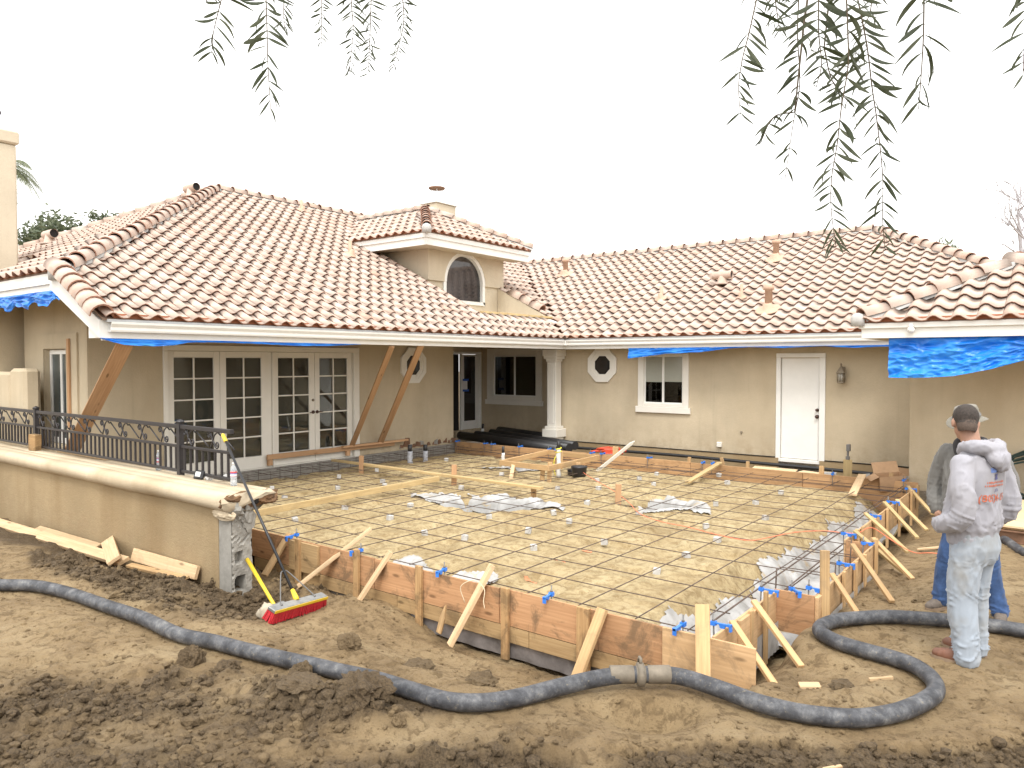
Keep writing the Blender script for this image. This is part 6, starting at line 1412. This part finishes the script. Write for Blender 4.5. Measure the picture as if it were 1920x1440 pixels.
def hand_pieces(wrist, direction, palm_n, s=1.0, curl=.5, side=1):
    """palm, four bent fingers of unequal length and a thumb that leaves the side of the palm"""
    d = Vector(direction).normalized(); n = Vector(palm_n); n = (n - d * n.dot(d)).normalized(); w = d.cross(n) * side; W = Vector(wrist); out = []
    out.append(limb([W, W + d * .045 * s, W + d * .085 * s], [.024 * s, .030 * s, .030 * s], 8, 3)); out.append(ell(W + d * .05 * s + w * .012 * s, (.036 * s, .036 * s, .036 * s)))
    for i, L in enumerate((.072, .082, .076, .058)):
        o = W + d * .085 * s + w * (.030 - .020 * i) * s; a = curl; p1 = o + (d * math.cos(a * .5) + n * math.sin(a * .5)) * L * .45 * s; p2 = p1 + (d * math.cos(a * 1.4) + n * math.sin(a * 1.4)) * L * .32 * s; p3 = p2 + (d * math.cos(a * 2.1) + n * math.sin(a * 2.1)) * L * .25 * s
        out.append(limb([o - d * .02 * s, o, p1, p2, p3], [.0095 * s, .0095 * s, .009 * s, .0085 * s, .007 * s], 6, 2))
    t0 = W + d * .025 * s + w * .028 * s; out.append(limb([t0, t0 + (d * .6 + w * .7) * .035 * s, t0 + (d * .85 + w * .55 + n * .2) * .068 * s], [.013 * s, .011 * s, .008 * s], 6, 2)); return out
def shoe(person, mw, foot, ang, mat, L=.29):
    """lace-up boot pointing along angle ang (0 = forward +y)"""
    F = Matrix.Translation(foot) @ Euler((0, 0, ang)).to_matrix().to_4x4(); Tm = lambda vs: [tuple(F @ Vector(v)) for v in vs]
    pcs = []
    for (vs, fs) in (loft([(0, .055, .022, .046, .145), (0, .055, .05, .049, .145), (0, .045, .075, .044, .125), (0, .0, .095, .038, .075), (0, -.018, .12, .036, .046)], 16), ell((0, .135, .045), (.045, .065, .036))): pcs.append((Tm(vs), fs))
    s = fuse('boot', pcs, .009, mat, person, mw, 3, lambda co: .0015 * np.sin(co[:, 1] * 160))
    mb = MB(); out = [(.052 * (1 + .10 * math.sin(a) * 0) * math.cos(a) * (1.0 if math.sin(a) > -.2 else .86), .052 + .155 * math.sin(a)) for a in [2 * math.pi * k / 20 for k in range(20)]]
    mb.prism(Tm([(x, y, .0) for x, y in out]), (F.to_3x3() @ Vector((0, 0, .03)))); mb.obj('sole', M['sole'], s, mw)
    mb = MB()
    for i in range(4): y = .075 - .028 * i; z = .083 + .012 * i; mb.tube(Tm([(-.022, y, z - .004), (0, y + .008, z + .012), (.022, y, z - .004)]), .0035, 5)
    mb.obj('laces', M['collar'], s, mw); return s

# --- the man in the pale grey hoodie, seen from behind, hands in the front pocket
def man_hoodie():
    g = -.150; root = empty('person', (-.60, 6.10, g), 'man in pale grey hoodie and stained washed jeans, cropped hair, back turned', 'person')
    mw = Matrix.Translation((-.60, 6.10, g)) @ Euler((0, 0, R(66))).to_matrix().to_4x4()
    hc = (-.005, .075, 1.685)
    hp_, T, Rm = head_pieces(hc, R(-46), R(-14), R(4))
    fL, fR = (-.105, -.02, .0), (.135, .07, .0)
    body = hp_ + [limb([(0, .0, 1.44), (0, .03, 1.54), (0, .055, 1.64)], [.075, .062, .062]),
        loft([(0, .0, .86, .15, .10), (0, .0, 1.0, .14, .10), (0, .0, 1.2, .15, .105), (0, -.01, 1.38, .17, .10), (0, 0, 1.46, .12, .07)]),
        limb([(-.17, -.01, 1.41), (-.235, -.06, 1.12), (-.17, .12, .99), (-.08, .20, .965)], [.055, .045, .038, .03]), limb([(.17, -.01, 1.41), (.235, -.06, 1.12), (.17, .12, .99), (.08, .20, .965)], [.055, .045, .038, .03]),
        limb([(-.09, 0, .90), (-.10, .02, .50), (-.105, -.02, .08)], [.085, .06, .045]), limb([(.09, 0, .90), (.11, .05, .50), (.135, .07, .08)], [.085, .06, .045])]
    body += hand_pieces((-.09, .195, .965), (1, .12, -.1), (0, -1, .2), .95, .5) + hand_pieces((.09, .195, .965), (-1, .12, -.1), (0, -1, .2), .95, .5, -1)
    fuse('body', body, .010, M['skin'], root, mw, 3)
    # hair: a cap over the skull, cut along the hairline, shading to a fade at the neck
    sk = [ell(T((0, -.014, .040)), (.0815, .1015, .094), Rm.to_euler(), 20, 14), ell(T((0, -.055, -.03)), (.066, .062, .066), Rm.to_euler(), 16, 10)]
    inv = Rm.transposed(); loc = lambda co: inv @ (co - Vector(hc))
    fuse('hair', sk, .008, M['hair'], root, mw, 2, lambda co: .002 * fbm(co[:, 0] * 120, co[:, 1] * 120 + co[:, 2] * 90, 3, 2), lambda co: (lambda p: p.z < .018 - .035 * min(1, max(0, -p.y / .05)) + max(0, p.y - .045) * 1.1)(loc(co)))
    fuse('hair_fade', [ell(T((0, -.014, .036)), (.0795, .0995, .0925), Rm.to_euler(), 20, 14), ell(T((0, -.055, -.03)), (.065, .0615, .068), Rm.to_euler(), 16, 10)], .008, M['fade'], root, mw, 2, None, lambda co: (lambda p: p.z < -.075 + max(0, p.y + .03) * 1.2 or p.z > .03 or p.y > .05)(loc(co)))
    # hoodie
    torso = loft([(0, .015, .865, .165, .122), (0, .015, .885, .182, .135), (0, .015, .93, .188, .140), (0, .02, .955, .205, .160), (0, .025, 1.02, .212, .170), (0, .012, 1.14, .205, .155), (0, -.005, 1.27, .212, .148), (0, -.018, 1.38, .214, .135), (0, -.018, 1.45, .175, .112), (0, -.005, 1.50, .115, .09), (0, .01, 1.53, .085, .075)])
    sl = limb([(-.165, -.015, 1.42), (-.245, -.055, 1.27), (-.272, -.085, 1.11), (-.262, -.03, 1.03), (-.205, .10, .985), (-.11, .195, .965)], [.088, .082, .080, .079, .066, .052])
    sr = limb([(.165, -.015, 1.42), (.245, -.055, 1.27), (.272, -.085, 1.11), (.262, -.03, 1.03), (.205, .10, .985), (.11, .195, .965)], [.088, .082, .080, .079, .066, .052])
    cuffl = limb([(-.125, .19, .967), (-.085, .205, .962)], [.043, .04]); pocket = ell((0, .165, .97), (.15, .055, .085))
    hood = [limb([(-.098, .035, 1.53), (-.115, -.04, 1.535), (-.085, -.105, 1.53), (0, -.135, 1.515), (.085, -.105, 1.53), (.115, -.04, 1.535), (.098, .035, 1.53)], [.034, .045, .05, .052, .05, .045, .034]), ell((.0, -.150, 1.465), (.105, .058, .075), (R(-20), 0, 0)), ell((.02, -.165, 1.42), (.06, .042, .055)), limb([(-.085, .04, 1.52), (0, .075, 1.47), (.085, .04, 1.52)], [.035, .04, .035])]
    ho = fuse('hoodie', [torso, sl, sr, cuffl, pocket], .011, M['hoodie'], root, mw, 5, folds(4.2, 4.2, 3.2, .013, 61, [(.985, .05, .010), (1.10, .08, .010)]))
    fuse('hood', hood, .009, M['hoodie'], root, mw, 4, folds(7, 7, 6, .010, 71))
    mb = MB(); fuse('waistband', [loft([(0, .015, .835, .166, .124), (0, .015, .85, .176, .132), (0, .015, .90, .182, .136), (0, .015, .915, .172, .13)])], .010, M['hoodie'], root, mw, 3, lambda co: .0022 * np.sin(np.arctan2(co[:, 1], co[:, 0]) * 70))
    # jeans
    hips = loft([(0, .005, .97, .160, .115), (0, .0, .90, .172, .125), (0, -.006, .82, .180, .130), (.004, .005, .745, .178, .122), (.01, .015, .70, .17, .11)])
    jl = limb([(-.088, .0, .80), (-.098, .012, .60), (-.106, .012, .42), (-.108, -.012, .22), (-.105, -.024, .05)], [.106, .101, .092, .087, .092]); jr = limb([(.088, .01, .80), (.104, .045, .60), (.118, .055, .42), (.130, .055, .22), (.135, .055, .05)], [.106, .101, .092, .087, .092])
    jz = [(.10, .07, .020), (.22, .07, .013), (.47, .08, .012), (.72, .05, .008)]
    je = fuse('jeans', [hips, jl, jr], .010, M['washed'], root, mw, 4, folds(5, 5, 3.0, .010, 81, jz))
    shoe(root, mw, (-.105, .0, .0), R(18), M['boot']); shoe(root, mw, (.135, .08, .0), R(10), M['boot'])
    # back print: laid onto the cloth
    bv = BVHTree.FromPolygons([v.co.copy() for v in ho.data.vertices], [list(p.vertices) for p in ho.data.polygons])
    def on_back(x, z):
        h = bv.ray_cast(Vector((x, -1, z)), Vector((0, 1, 0))); return (h[0] + h[1] * .0035) if h[0] else Vector((x, -.16, z))
    def printmesh(name, vs, fs, mat):
        me = bpy.data.meshes.new(name); me.from_pydata([on_back(x, z) for x, z in vs], [], fs); me.update(); me.materials.append(mat); link(name, me, ho, mw)
    red = plain('print_orange', (.52, .14, .075), .9, var=.15, nscale=60); blu = plain('print_blue', (.16, .24, .52), .9, var=.2, nscale=60); nav = plain('print_navy', (.10, .10, .22), .9, var=.3, nscale=60)
    def text(body, x, z, size, mat, name, sx=1.0, ox=0):
        cu = bpy.data.curves.new('t', 'FONT'); cu.body = body; cu.size = size; cu.align_x = 'CENTER'; cu.offset = ox; cu.resolution_u = 2
        t = bpy.data.objects.new('t', cu); COL.objects.link(t); dg = bpy.context.evaluated_depsgraph_get(); me = bpy.data.meshes.new_from_object(t.evaluated_get(dg)); bpy.data.objects.remove(t)
        bm = bmesh.new(); bm.from_mesh(me); bmesh.ops.triangulate(bm, faces=bm.faces); bmesh.ops.subdivide_edges(bm, edges=[e for e in bm.edges if e.calc_length() > .02], cuts=1); bmesh.ops.triangulate(bm, faces=bm.faces)
        printmesh(name, [(x + v.co.x * sx, z + v.co.y) for v in bm.verts], [[v.index for v in f.verts] for f in bm.faces], mat); bm.free()
    X0 = -.015
    text('(805)4-15', X0, 1.165, .070, red, 'printed_number', .95, .0008); text('773-', X0 + .01, 1.232, .028, nav, 'printed_number', 1.0, .0005)
    gx = [(-.05, .05)]
    def grid(x0, x1, z0, z1, nx=6, nz=3):
        vs = [(x0 + (x1 - x0) * i / nx, z0 + (z1 - z0) * j / nz) for j in range(nz + 1) for i in range(nx + 1)]; return vs, [(j * (nx + 1) + i, j * (nx + 1) + i + 1, (j + 1) * (nx + 1) + i + 1, (j + 1) * (nx + 1) + i) for j in range(nz) for i in range(nx)]
    printmesh('printed_logo', *grid(X0 - .055, X0 + .055, 1.365, 1.395), blu)
    v, f = [(X0 - .02, 1.315), (X0 + .02, 1.315), (X0 + .012, 1.335), (X0 + .02, 1.355), (X0 - .02, 1.355), (X0 - .012, 1.335)], [(0, 1, 2, 5), (5, 2, 3, 4)]; printmesh('printed_emblem', v, f, nav)
    rg = random.Random(3); vs = []; fs = []
    for row, z in enumerate((1.290, 1.268)):
        x = X0 - (.085 if row == 0 else .10)
        while x < X0 + .095:
            w = rg.uniform(.004, .009)
            for q in ((x, z), (x + w, z), (x + w, z + rg.uniform(.010, .016)), (x, z + rg.uniform(.008, .015))): vs.append(q)
            n = len(vs); fs.append((n - 4, n - 3, n - 2, n - 1)); x += w + rg.choice((.003, .003, .009))
    printmesh('printed_lines', vs, fs, red)
    mb = MB(); mb.prism([], (0, 0, 0)) if False else None
man_hoodie()

# --- the man beyond him in the dark jacket and brimmed hat, facing back and looking down
def man_hat():
    g = -.145; root = empty('person', (-.74, 7.22, g), 'man in dark grey jacket, blue jeans and brimmed hat, mostly hidden behind the other', 'person')
    S = .955; mw = Matrix.Translation((-.74, 7.22, g)) @ Euler((0, 0, R(170))).to_matrix().to_4x4() @ Matrix.Scale(S, 4)
    hc = (.02, .07, 1.655); hp_, T, Rm = head_pieces(hc, R(-22), R(-24), R(-5))
    body = hp_ + [limb([(0, .0, 1.44), (0.01, .03, 1.53), (.015, .055, 1.62)], [.075, .06, .06]), loft([(0, 0, .86, .15, .10), (0, 0, 1.2, .15, .105), (0, -.01, 1.38, .17, .10), (0, 0, 1.46, .12, .07)]),
        limb([(.18, 0, 1.41), (.27, -.03, 1.13), (.25, .06, .92)], [.055, .045, .03]), limb([(-.18, 0, 1.41), (-.27, -.03, 1.13), (-.25, .06, .92)], [.055, .045, .03]),
        limb([(.10, 0, .90), (.17, .03, .50), (.21, .02, .08)], [.085, .06, .045]), limb([(-.10, 0, .90), (-.17, .03, .50), (-.24, .02, .08)], [.085, .06, .045])]
    body += hand_pieces((.245, .065, .90), (-.35, .35, -.85), (-.8, -.3, 0), 1.0, .45) + hand_pieces((-.245, .065, .90), (.35, .35, -.85), (.8, -.3, 0), 1.0, .45, -1)
    fuse('body', body, .010, M['skin'], root, mw, 3)
    torso = loft([(0, .01, .80, .185, .125), (0, .01, .83, .205, .15), (0, .015, .95, .218, .165), (0, .01, 1.1, .215, .16), (0, -.005, 1.28, .22, .15), (0, -.015, 1.39, .215, .13), (0, -.012, 1.45, .165, .11), (0, 0, 1.50, .10, .085)])
    arms = [limb([(s * .17, -.01, 1.42), (s * .255, -.03, 1.27), (s * .29, -.035, 1.10), (s * .275, .03, .97), (s * .245, .065, .895)], [.088, .082, .078, .068, .056]) for s in (-1, 1)]
    fuse('jacket', [torso] + arms, .011, M['jacket'], root, mw, 5, folds(4.2, 4.2, 3.2, .013, 91, [(.9, .06, .010), (1.08, .10, .010)]))
    fuse('jacket_collar', [limb([(.03, .135, 1.34), (.075, .115, 1.43), (.105, .03, 1.50), (.07, -.06, 1.53), (-.07, -.06, 1.53), (-.105, .03, 1.50), (-.075, .115, 1.43), (-.03, .135, 1.34)], [.012, .03, .032, .032, .032, .032, .03, .012])], .009, M['collar'], root, mw, 2)
    fuse('shirt', [ell((0, .10, 1.40), (.05, .045, .10)), ell((0, .065, 1.49), (.075, .055, .035))], .009, M['shirt'], root, mw, 3)
    mb = MB(); mb.tube([(0, .166, .83), (0, .186, 1.0), (0, .172, 1.15), (0, .155, 1.30)], .006, 6); mb.obj('zipper', M['bolt'], root, mw)
    hips = loft([(0, .005, .95, .165, .12), (0, 0, .86, .18, .13), (0, 0, .78, .185, .125), (0, .005, .71, .175, .11)])
    fuse('jeans', [hips] + [limb([(s * .09, 0, .80), (s * .14, .02, .58), (s * .175, .03, .42), (s * .205, .015, .22), (s * (.215 if s > 0 else .24), .012, .075)], [.104, .092, .080, .072, .074]) for s in (-1, 1)], .011, M['denim'], root, mw, 4, folds(5, 5, 3, .010, 95, [(.11, .07, .016), (.45, .08, .010)]))
    shoe(root, mw, (.215, .0, .0), R(-18), M['boot2']); shoe(root, mw, (-.24, .0, .0), R(15), M['boot2'])
    # hat: crown with a pinched top, band, and a broad drooping brim
    Hm = Matrix.Translation(Vector(hc)) @ Rm.to_4x4() @ Euler((R(10), R(2), 0)).to_matrix().to_4x4(); mb = MB(); n = 28; rings = [(.160, -.012), (.156, -.004), (.135, .008), (.105, .020), (.100, .03), (.096, .085), (.085, .118), (.05, .122), (.0, .108)]
    vs = []
    for r, z in rings:
        for k in range(n):
            a = 2 * math.pi * k / n; d = -.030 * math.sin(a) ** 2 * (r / .2) ** 2 + .028 * math.cos(a) ** 2 * (r / .2) ** 2 if r > .12 else 0
            vs.append(tuple(Hm @ Vector((r * math.cos(a) * .93, r * math.sin(a) * 1.08 - .01, z + .055 + d))))
    fs = [(i * n + k, i * n + (k + 1) % n, (i + 1) * n + (k + 1) % n, (i + 1) * n + k) for i in range(len(rings) - 1) for k in range(n)]; mb.add(vs, fs, 0, True); h = mb.obj('hat', M['hat'], root, mw)
    mb = MB(); mb.tube([tuple(Hm @ Vector((.101 * math.cos(2 * math.pi * k / 24) * .93, .101 * math.sin(2 * math.pi * k / 24) * 1.08 - .01, .094))) for k in range(24)], .011, 6, closed=True); mb.obj('hat_band', M['jacket'], h, mw)
man_hat()
# ---------------------------------------------------------------- pepper tree overhead
SPRAYS = [
    ('R', [(-0.713, 2.016, 2.985), (-0.733, 1.995, 2.856), (-0.746, 1.982, 2.784), (-0.753, 1.974, 2.712), (-0.748, 1.975, 2.633)], 0.062, 1) ,
    ('R', [(-0.659, 2.186, 3.05), (-0.662, 2.178, 2.9), (-0.654, 2.179, 2.764), (-0.662, 2.17, 2.682), (-0.669, 2.162, 2.621), (-0.682, 2.147, 2.486)], 0.058, -1) ,
    ('R', [(-0.559, 2.007, 2.947), (-0.556, 2.004, 2.811), (-0.549, 2.006, 2.73), (-0.559, 1.996, 2.668)], 0.075, 0) ,
    ('R', [(-0.491, 1.995, 2.922), (-0.484, 1.995, 2.789), (-0.482, 1.993, 2.703), (-0.493, 1.981, 2.604), (-0.5, 1.973, 2.511), (-0.509, 1.963, 2.431), (-0.509, 1.959, 2.352), (-0.498, 1.964, 2.259)], 0.07, 0) ,
    ('R', [(-0.501, 2.115, 2.973), (-0.471, 2.132, 2.805), (-0.458, 2.138, 2.694), (-0.445, 2.145, 2.596), (-0.431, 2.15, 2.456), (-0.429, 2.147, 2.344), (-0.422, 2.149, 2.261)], 0.065, 0) ,
    ('R', [(-0.327, 2.057, 2.896), (-0.326, 2.053, 2.767), (-0.328, 2.048, 2.677), (-0.332, 2.041, 2.58)], 0.078, 0) ,
    ('R', [(-0.516, 2.426, 3.133), (-0.524, 2.415, 3.007), (-0.544, 2.397, 2.944), (-0.561, 2.38, 2.85)], 0.05, 0) ,
    ('R', [(-0.284, 2.027, 2.895), (-0.288, 2.021, 2.833)], 0.06, 0) ,
    ('R', [(-0.138, 2.331, 2.947), (-0.139, 2.325, 2.811), (-0.141, 2.32, 2.702)], 0.06, -1) ,
    ('R', [(-0.756, 2.24, 3.102), (-0.741, 2.247, 2.991), (-0.735, 2.25, 2.944)], 0.05, 0) ,
    ('R', [(-0.573, 2.117, 2.813), (-0.555, 2.128, 2.727), (-0.52, 2.153, 2.669)], 0.05, 0) ,
    ('R', [(-0.664, 2.168, 2.674), (-0.712, 2.131, 2.659), (-0.74, 2.106, 2.584)], 0.045, -1) ,
    ('L', [(-2.126, 1.312, 3.153), (-2.141, 1.297, 3.071), (-2.155, 1.283, 2.988), (-2.158, 1.278, 2.922)], 0.075, 0) ,
    ('L', [(-1.943, 1.324, 3.102), (-1.937, 1.324, 2.976), (-1.932, 1.323, 2.85), (-1.927, 1.324, 2.771), (-1.922, 1.325, 2.705)], 0.07, 0) ,
    ('L', [(-2.154, 1.546, 3.256), (-2.157, 1.54, 3.149), (-2.152, 1.541, 3.077)], 0.05, 1) ,
    ('L', [(-2.14, 1.685, 3.308), (-2.138, 1.683, 3.196), (-2.137, 1.679, 3.075)], 0.045, 0) ,
    ('L', [(-1.984, 1.677, 3.256), (-1.975, 1.68, 3.149), (-1.971, 1.681, 3.077), (-1.978, 1.67, 2.943)], 0.05, 0) ,
    ('L', [(-2.001, 1.792, 3.308), (-2.002, 1.784, 3.121), (-2.005, 1.776, 2.972)], 0.045, 0) ,
    ('L', [(-1.923, 1.853, 3.308), (-1.91, 1.858, 3.177), (-1.919, 1.848, 3.093), (-1.939, 1.828, 2.991)], 0.04, 0) ,
    ('L', [(-2.172, 1.277, 3.186), (-2.183, 1.265, 3.104)], 0.06, 0) ,
]
pt = empty('pepper_tree', (1.7, -.9, -.15), 'pepper tree whose drooping leaf sprays hang into the top of the view', 'tree')
mb = MB(); mb.tube(catmull([(1.7, -.9, -.3), (1.68, -.85, .6), (1.6, -.7, 1.7), (1.45, -.4, 2.7), (1.0, .3, 3.5)], 5), [.22 - .006 * i for i in range(21)], 12); mb.obj('trunk', M['bark'], pt)
for pts in ([(1.0, .3, 3.5), (.4, 1.0, 3.8), (-.2, 1.7, 3.75), (-.6, 2.2, 3.6)], [(1.0, .3, 3.5), (-.2, .8, 4.0), (-1.2, 1.2, 4.0), (-2.1, 1.5, 3.8)], [(1.5, -.5, 2.5), (2.2, -.2, 3.4), (2.8, .6, 3.9)], [(-.2, 1.7, 3.75), (-.3, 2.1, 3.5), (-.1, 2.4, 3.3)]):
    c = catmull(pts, 5); MB().tube(c, [.085 - .065 * i / (len(c) - 1) for i in range(len(c))], 8).obj('limb', M['bark'], pt)
def leaf_mesh(curve, w):
    mb = MB(); n = 6; vs = []; fs = []
    for i in range(n + 1):
        t = i / n; a = curve * t; x = (math.sin(a) / curve if abs(curve) > .01 else t); z = -((1 - math.cos(a)) / curve) if abs(curve) > .01 else 0
        h = w * (math.sin(math.pi * min(1, t * 1.02 + .02)) ** .8) * (1 - .35 * t)
        vs += [(x, -h, z + .25 * h), (x, 0, z), (x, h, z + .25 * h)]
    for i in range(n): fs += [(i * 3, i * 3 + 3, i * 3 + 4, i * 3 + 1), (i * 3 + 1, i * 3 + 4, i * 3 + 5, i * 3 + 2)]
    mb.add(vs, fs, 0, True); return mb.mesh('leaf', M['leaf'])
LM = [leaf_mesh(c, w) for c, w in ((.5, .062), (.9, .07), (1.3, .066), (.3, .058), (1.5, .072))]
rg = random.Random(33); LEAVES = []; right = Vector((.792, .611, 0)); fwd = Vector((-.611, .792, 0))
for side_, pts, ll, sd in SPRAYS:
    c = catmull([Vector(p) for p in pts], 8); top = c[0]
    twig = [Vector((top.x + (.05 if side_ == 'R' else .02), top.y + .05, top.z + .55)), Vector((top.x + .02, top.y + .01, top.z + .25))]
    st = MB().tube(twig + c, [.0035] * 2 + [.0022 - .0012 * i / len(c) for i in range(len(c))], 5).obj('spray', M['twig'], pt)
    L = sum((c[i + 1] - c[i]).length for i in range(len(c) - 1)); step = ll * .30; s = step * .3; k = 0
    while s < L:
        acc = 0
        for i in range(len(c) - 1):
            l = (c[i + 1] - c[i]).length
            if acc + l >= s: p = c[i] + (c[i + 1] - c[i]) * ((s - acc) / l); tan = (c[i + 1] - c[i]).normalized(); break
            acc += l
        t = s / L; k += 1
        for sg in ((1, -1) if rg.random() < .72 else ((1,) if k % 2 else (-1,))):
            if sd and sg != sd and rg.random() < .6: continue
            ln = ll * rg.uniform(1.1, 1.75) * (1 - .45 * t ** 2)
            az = rg.gauss(0, .3); out = (right * math.cos(az) + fwd * math.sin(az)) * sg
            droop = rg.uniform(.15, .75) + .35 * t; x = (out * math.cos(droop) + Vector((0, 0, -1)) * math.sin(droop)).normalized()
            z = (Vector((0, 0, 1)) - x * x.z).normalized(); y = z.cross(x); tw = rg.gauss(1.2, .45) * rg.choice((-1, 1)); y2 = y * math.cos(tw) + z * math.sin(tw); z2 = x.cross(y2)
            if z2.z < 0: y2, z2 = -y2, -z2
            m4 = Matrix((x, y2, z2)).transposed().to_4x4() @ Matrix.Diagonal((ln, ln, ln, 1)); m4.translation = p
            LEAVES.append((rg.choice(LM), st, m4))
        s += step * rg.uniform(.8, 1.2)

rg.shuffle(LEAVES); big = sorted(LEAVES, key=lambda q: -q[2].to_scale().x / (q[2].translation - CAM).length)
for me_, st, m4 in big[:300]: link('leaf', me_, st, m4)
mb = MB()
for me_, st, m4 in big[300:]: mb.add([m4 @ v.co for v in me_.vertices], [list(p.vertices) for p in me_.polygons], 0, True)
if mb.v: tag(mb.obj('small_leaves', M['leaf'], pt), kind='stuff')

# ---------------------------------------------------------------- trees beyond the house
def leafy(name, c, r, h0, label, seed, n=2600, mat='leaf_far', ls=.16):
    e = empty(name, (c[0], c[1], h0), label, 'tree', 'trees beyond the house'); rg = random.Random(seed); mb = MB()
    MB().tube(catmull([(c[0], c[1], h0), (c[0] + .2, c[1], h0 + (c[2] - h0) * .5), (c[0], c[1], c[2])], 4), [.25 - .02 * i for i in range(9)], 8).obj('trunk', M['bark'], e)
    cl = [(rg.gauss(0, .45) * r[0], rg.gauss(0, .45) * r[0], rg.gauss(0, .4) * r[1]) for _ in range(26)]
    for i in range(n):
        q = cl[rg.randrange(26)]; s = .32 * r[1]; p = Vector((c[0] + q[0] + rg.gauss(0, s), c[1] + q[1] + rg.gauss(0, s), c[2] + q[2] + rg.gauss(0, s * .7)))
        u = Vector((rg.gauss(0, 1), rg.gauss(0, 1), rg.gauss(0, .6))).normalized(); v = u.orthogonal().normalized(); l = ls * rg.uniform(.6, 1.3)
        mb.add([p - u * l, p + v * l * .35, p + u * l, p - v * l * .35], [(0, 1, 2, 3)])
    mb.obj('crown', M[mat], e)
def frond(mb, p0, dirh, L, up, droop, rg, nleaf=30, ll=.45, w=.02):
    pts = []
    for i in range(11):
        t = i / 10; pts.append(Vector(p0) + dirh * (L * t * (1 - .15 * t)) + Vector((0, 0, up * L * t - droop * L * t * t)))
    mb.tube(pts, [.03 - .022 * i / 10 for i in range(11)], 5)
    for i in range(nleaf):
        t = .12 + .86 * i / nleaf; k = t * 10; j = min(9, int(k)); p = pts[j].lerp(pts[j + 1], k - j); tan = (pts[j + 1] - pts[j]).normalized(); sd = tan.cross(Vector((0, 0, 1))).normalized()
        for s in (-1, 1):
            d = (sd * s * .75 + tan * .55 + Vector((0, 0, -.35 - .5 * rg.random()))).normalized(); l = ll * math.sin(math.pi * min(.95, .15 + t * .8)) * rg.uniform(.8, 1.15)
            e = p + d * l + Vector((0, 0, -.12 * l)); wv = tan * w
            mb.add([p - wv, p + wv, p + d * l * .6 + wv * .8, e, p + d * l * .6 - wv * .8], [(0, 1, 2, 4), (4, 2, 3)])
def palm(c, h0, L, label, seed, n=16, ll=.5, upmin=-.2):
    e = empty('palm_tree', (c[0], c[1], h0), label, 'palm tree', 'trees beyond the house'); rg = random.Random(seed)
    MB().tube([(c[0], c[1], h0), (c[0] + .1, c[1], (h0 + c[2]) / 2), (c[0], c[1], c[2])], [.24, .19, .16], 10).obj('trunk', M['bark'], e)
    for i in range(n):
        a = 2.4 * i + rg.uniform(-.3, .3); f = MB(); frond(f, (c[0], c[1], c[2]), Vector((math.cos(a), math.sin(a), 0)), L * rg.uniform(.8, 1.1), rg.uniform(upmin, 1.0), rg.uniform(.5, 1.0), rg, 34, ll); f.obj('frond', M['palm'], e)
palm((-43.8, 14.5, 11.9), 0, 2.0, 'feathery palm showing beside the left chimney', 1, 18, .6)
palm((-38.5, 13.3, 6.9), 0, 1.5, 'low bushy palm below the feathery one, left of the roof', 2, 20, .55, .2)
palm((-39.5, 30.5, 11.6), 0, 1.15, 'small palm top peeking over the main ridge', 3, 16, .45, .2)
leafy('leafy_tree', (-41.8, 16.0, 8.3), (1.75, 1.15), 0, 'round leafy tree above the left roof slope', 4)
leafy('leafy_tree', (-46.9, 21.0, 10.1), (1.1, .75), 0, 'small tree top further along the left roof slope', 5, 1200)
leafy('leafy_tree', (-7.2, 51.5, 8.3), (.9, .7), 0, 'tiny tree top just above the far right roof', 6, 700)
bt = empty('bare_tree', (-1.6, 36.5, 0), 'bare leafless tree behind the roof at the right edge', 'tree', 'trees beyond the house'); mb = MB(); rg = random.Random(12)
def twigs(p, d, L, r, n):
    e = p + d * L; mid = (p + e) / 2 + Vector((rg.gauss(0, .06), rg.gauss(0, .06), rg.gauss(0, .06))) * L
    mb.tube([p, mid, e], [r, r * .85, r * .7], 5 if n > 2 else 3, cap=False)
    if n == 0: return
    for _ in range(3 if n > 1 else 2):
        nd = (d + Vector((rg.gauss(0, .55), rg.gauss(0, .55), rg.gauss(.05, .4)))).normalized(); twigs(e if rg.random() < .6 else mid, nd, L * rg.uniform(.55, .85), r * .58, n - 1)
twigs(Vector((-1.6, 36.5, 0)), Vector((0, 0, 1)), 4.6, .16, 1); twigs(Vector((-1.6, 36.5, 4.2)), Vector((-.25, 0, 1)).normalized(), 2.4, .10, 5); twigs(Vector((-1.6, 36.5, 4.4)), Vector((.2, .2, 1)).normalized(), 2.4, .09, 4)
mb.obj('branches', plain('bare_twig', (.40, .38, .39), .9), bt)
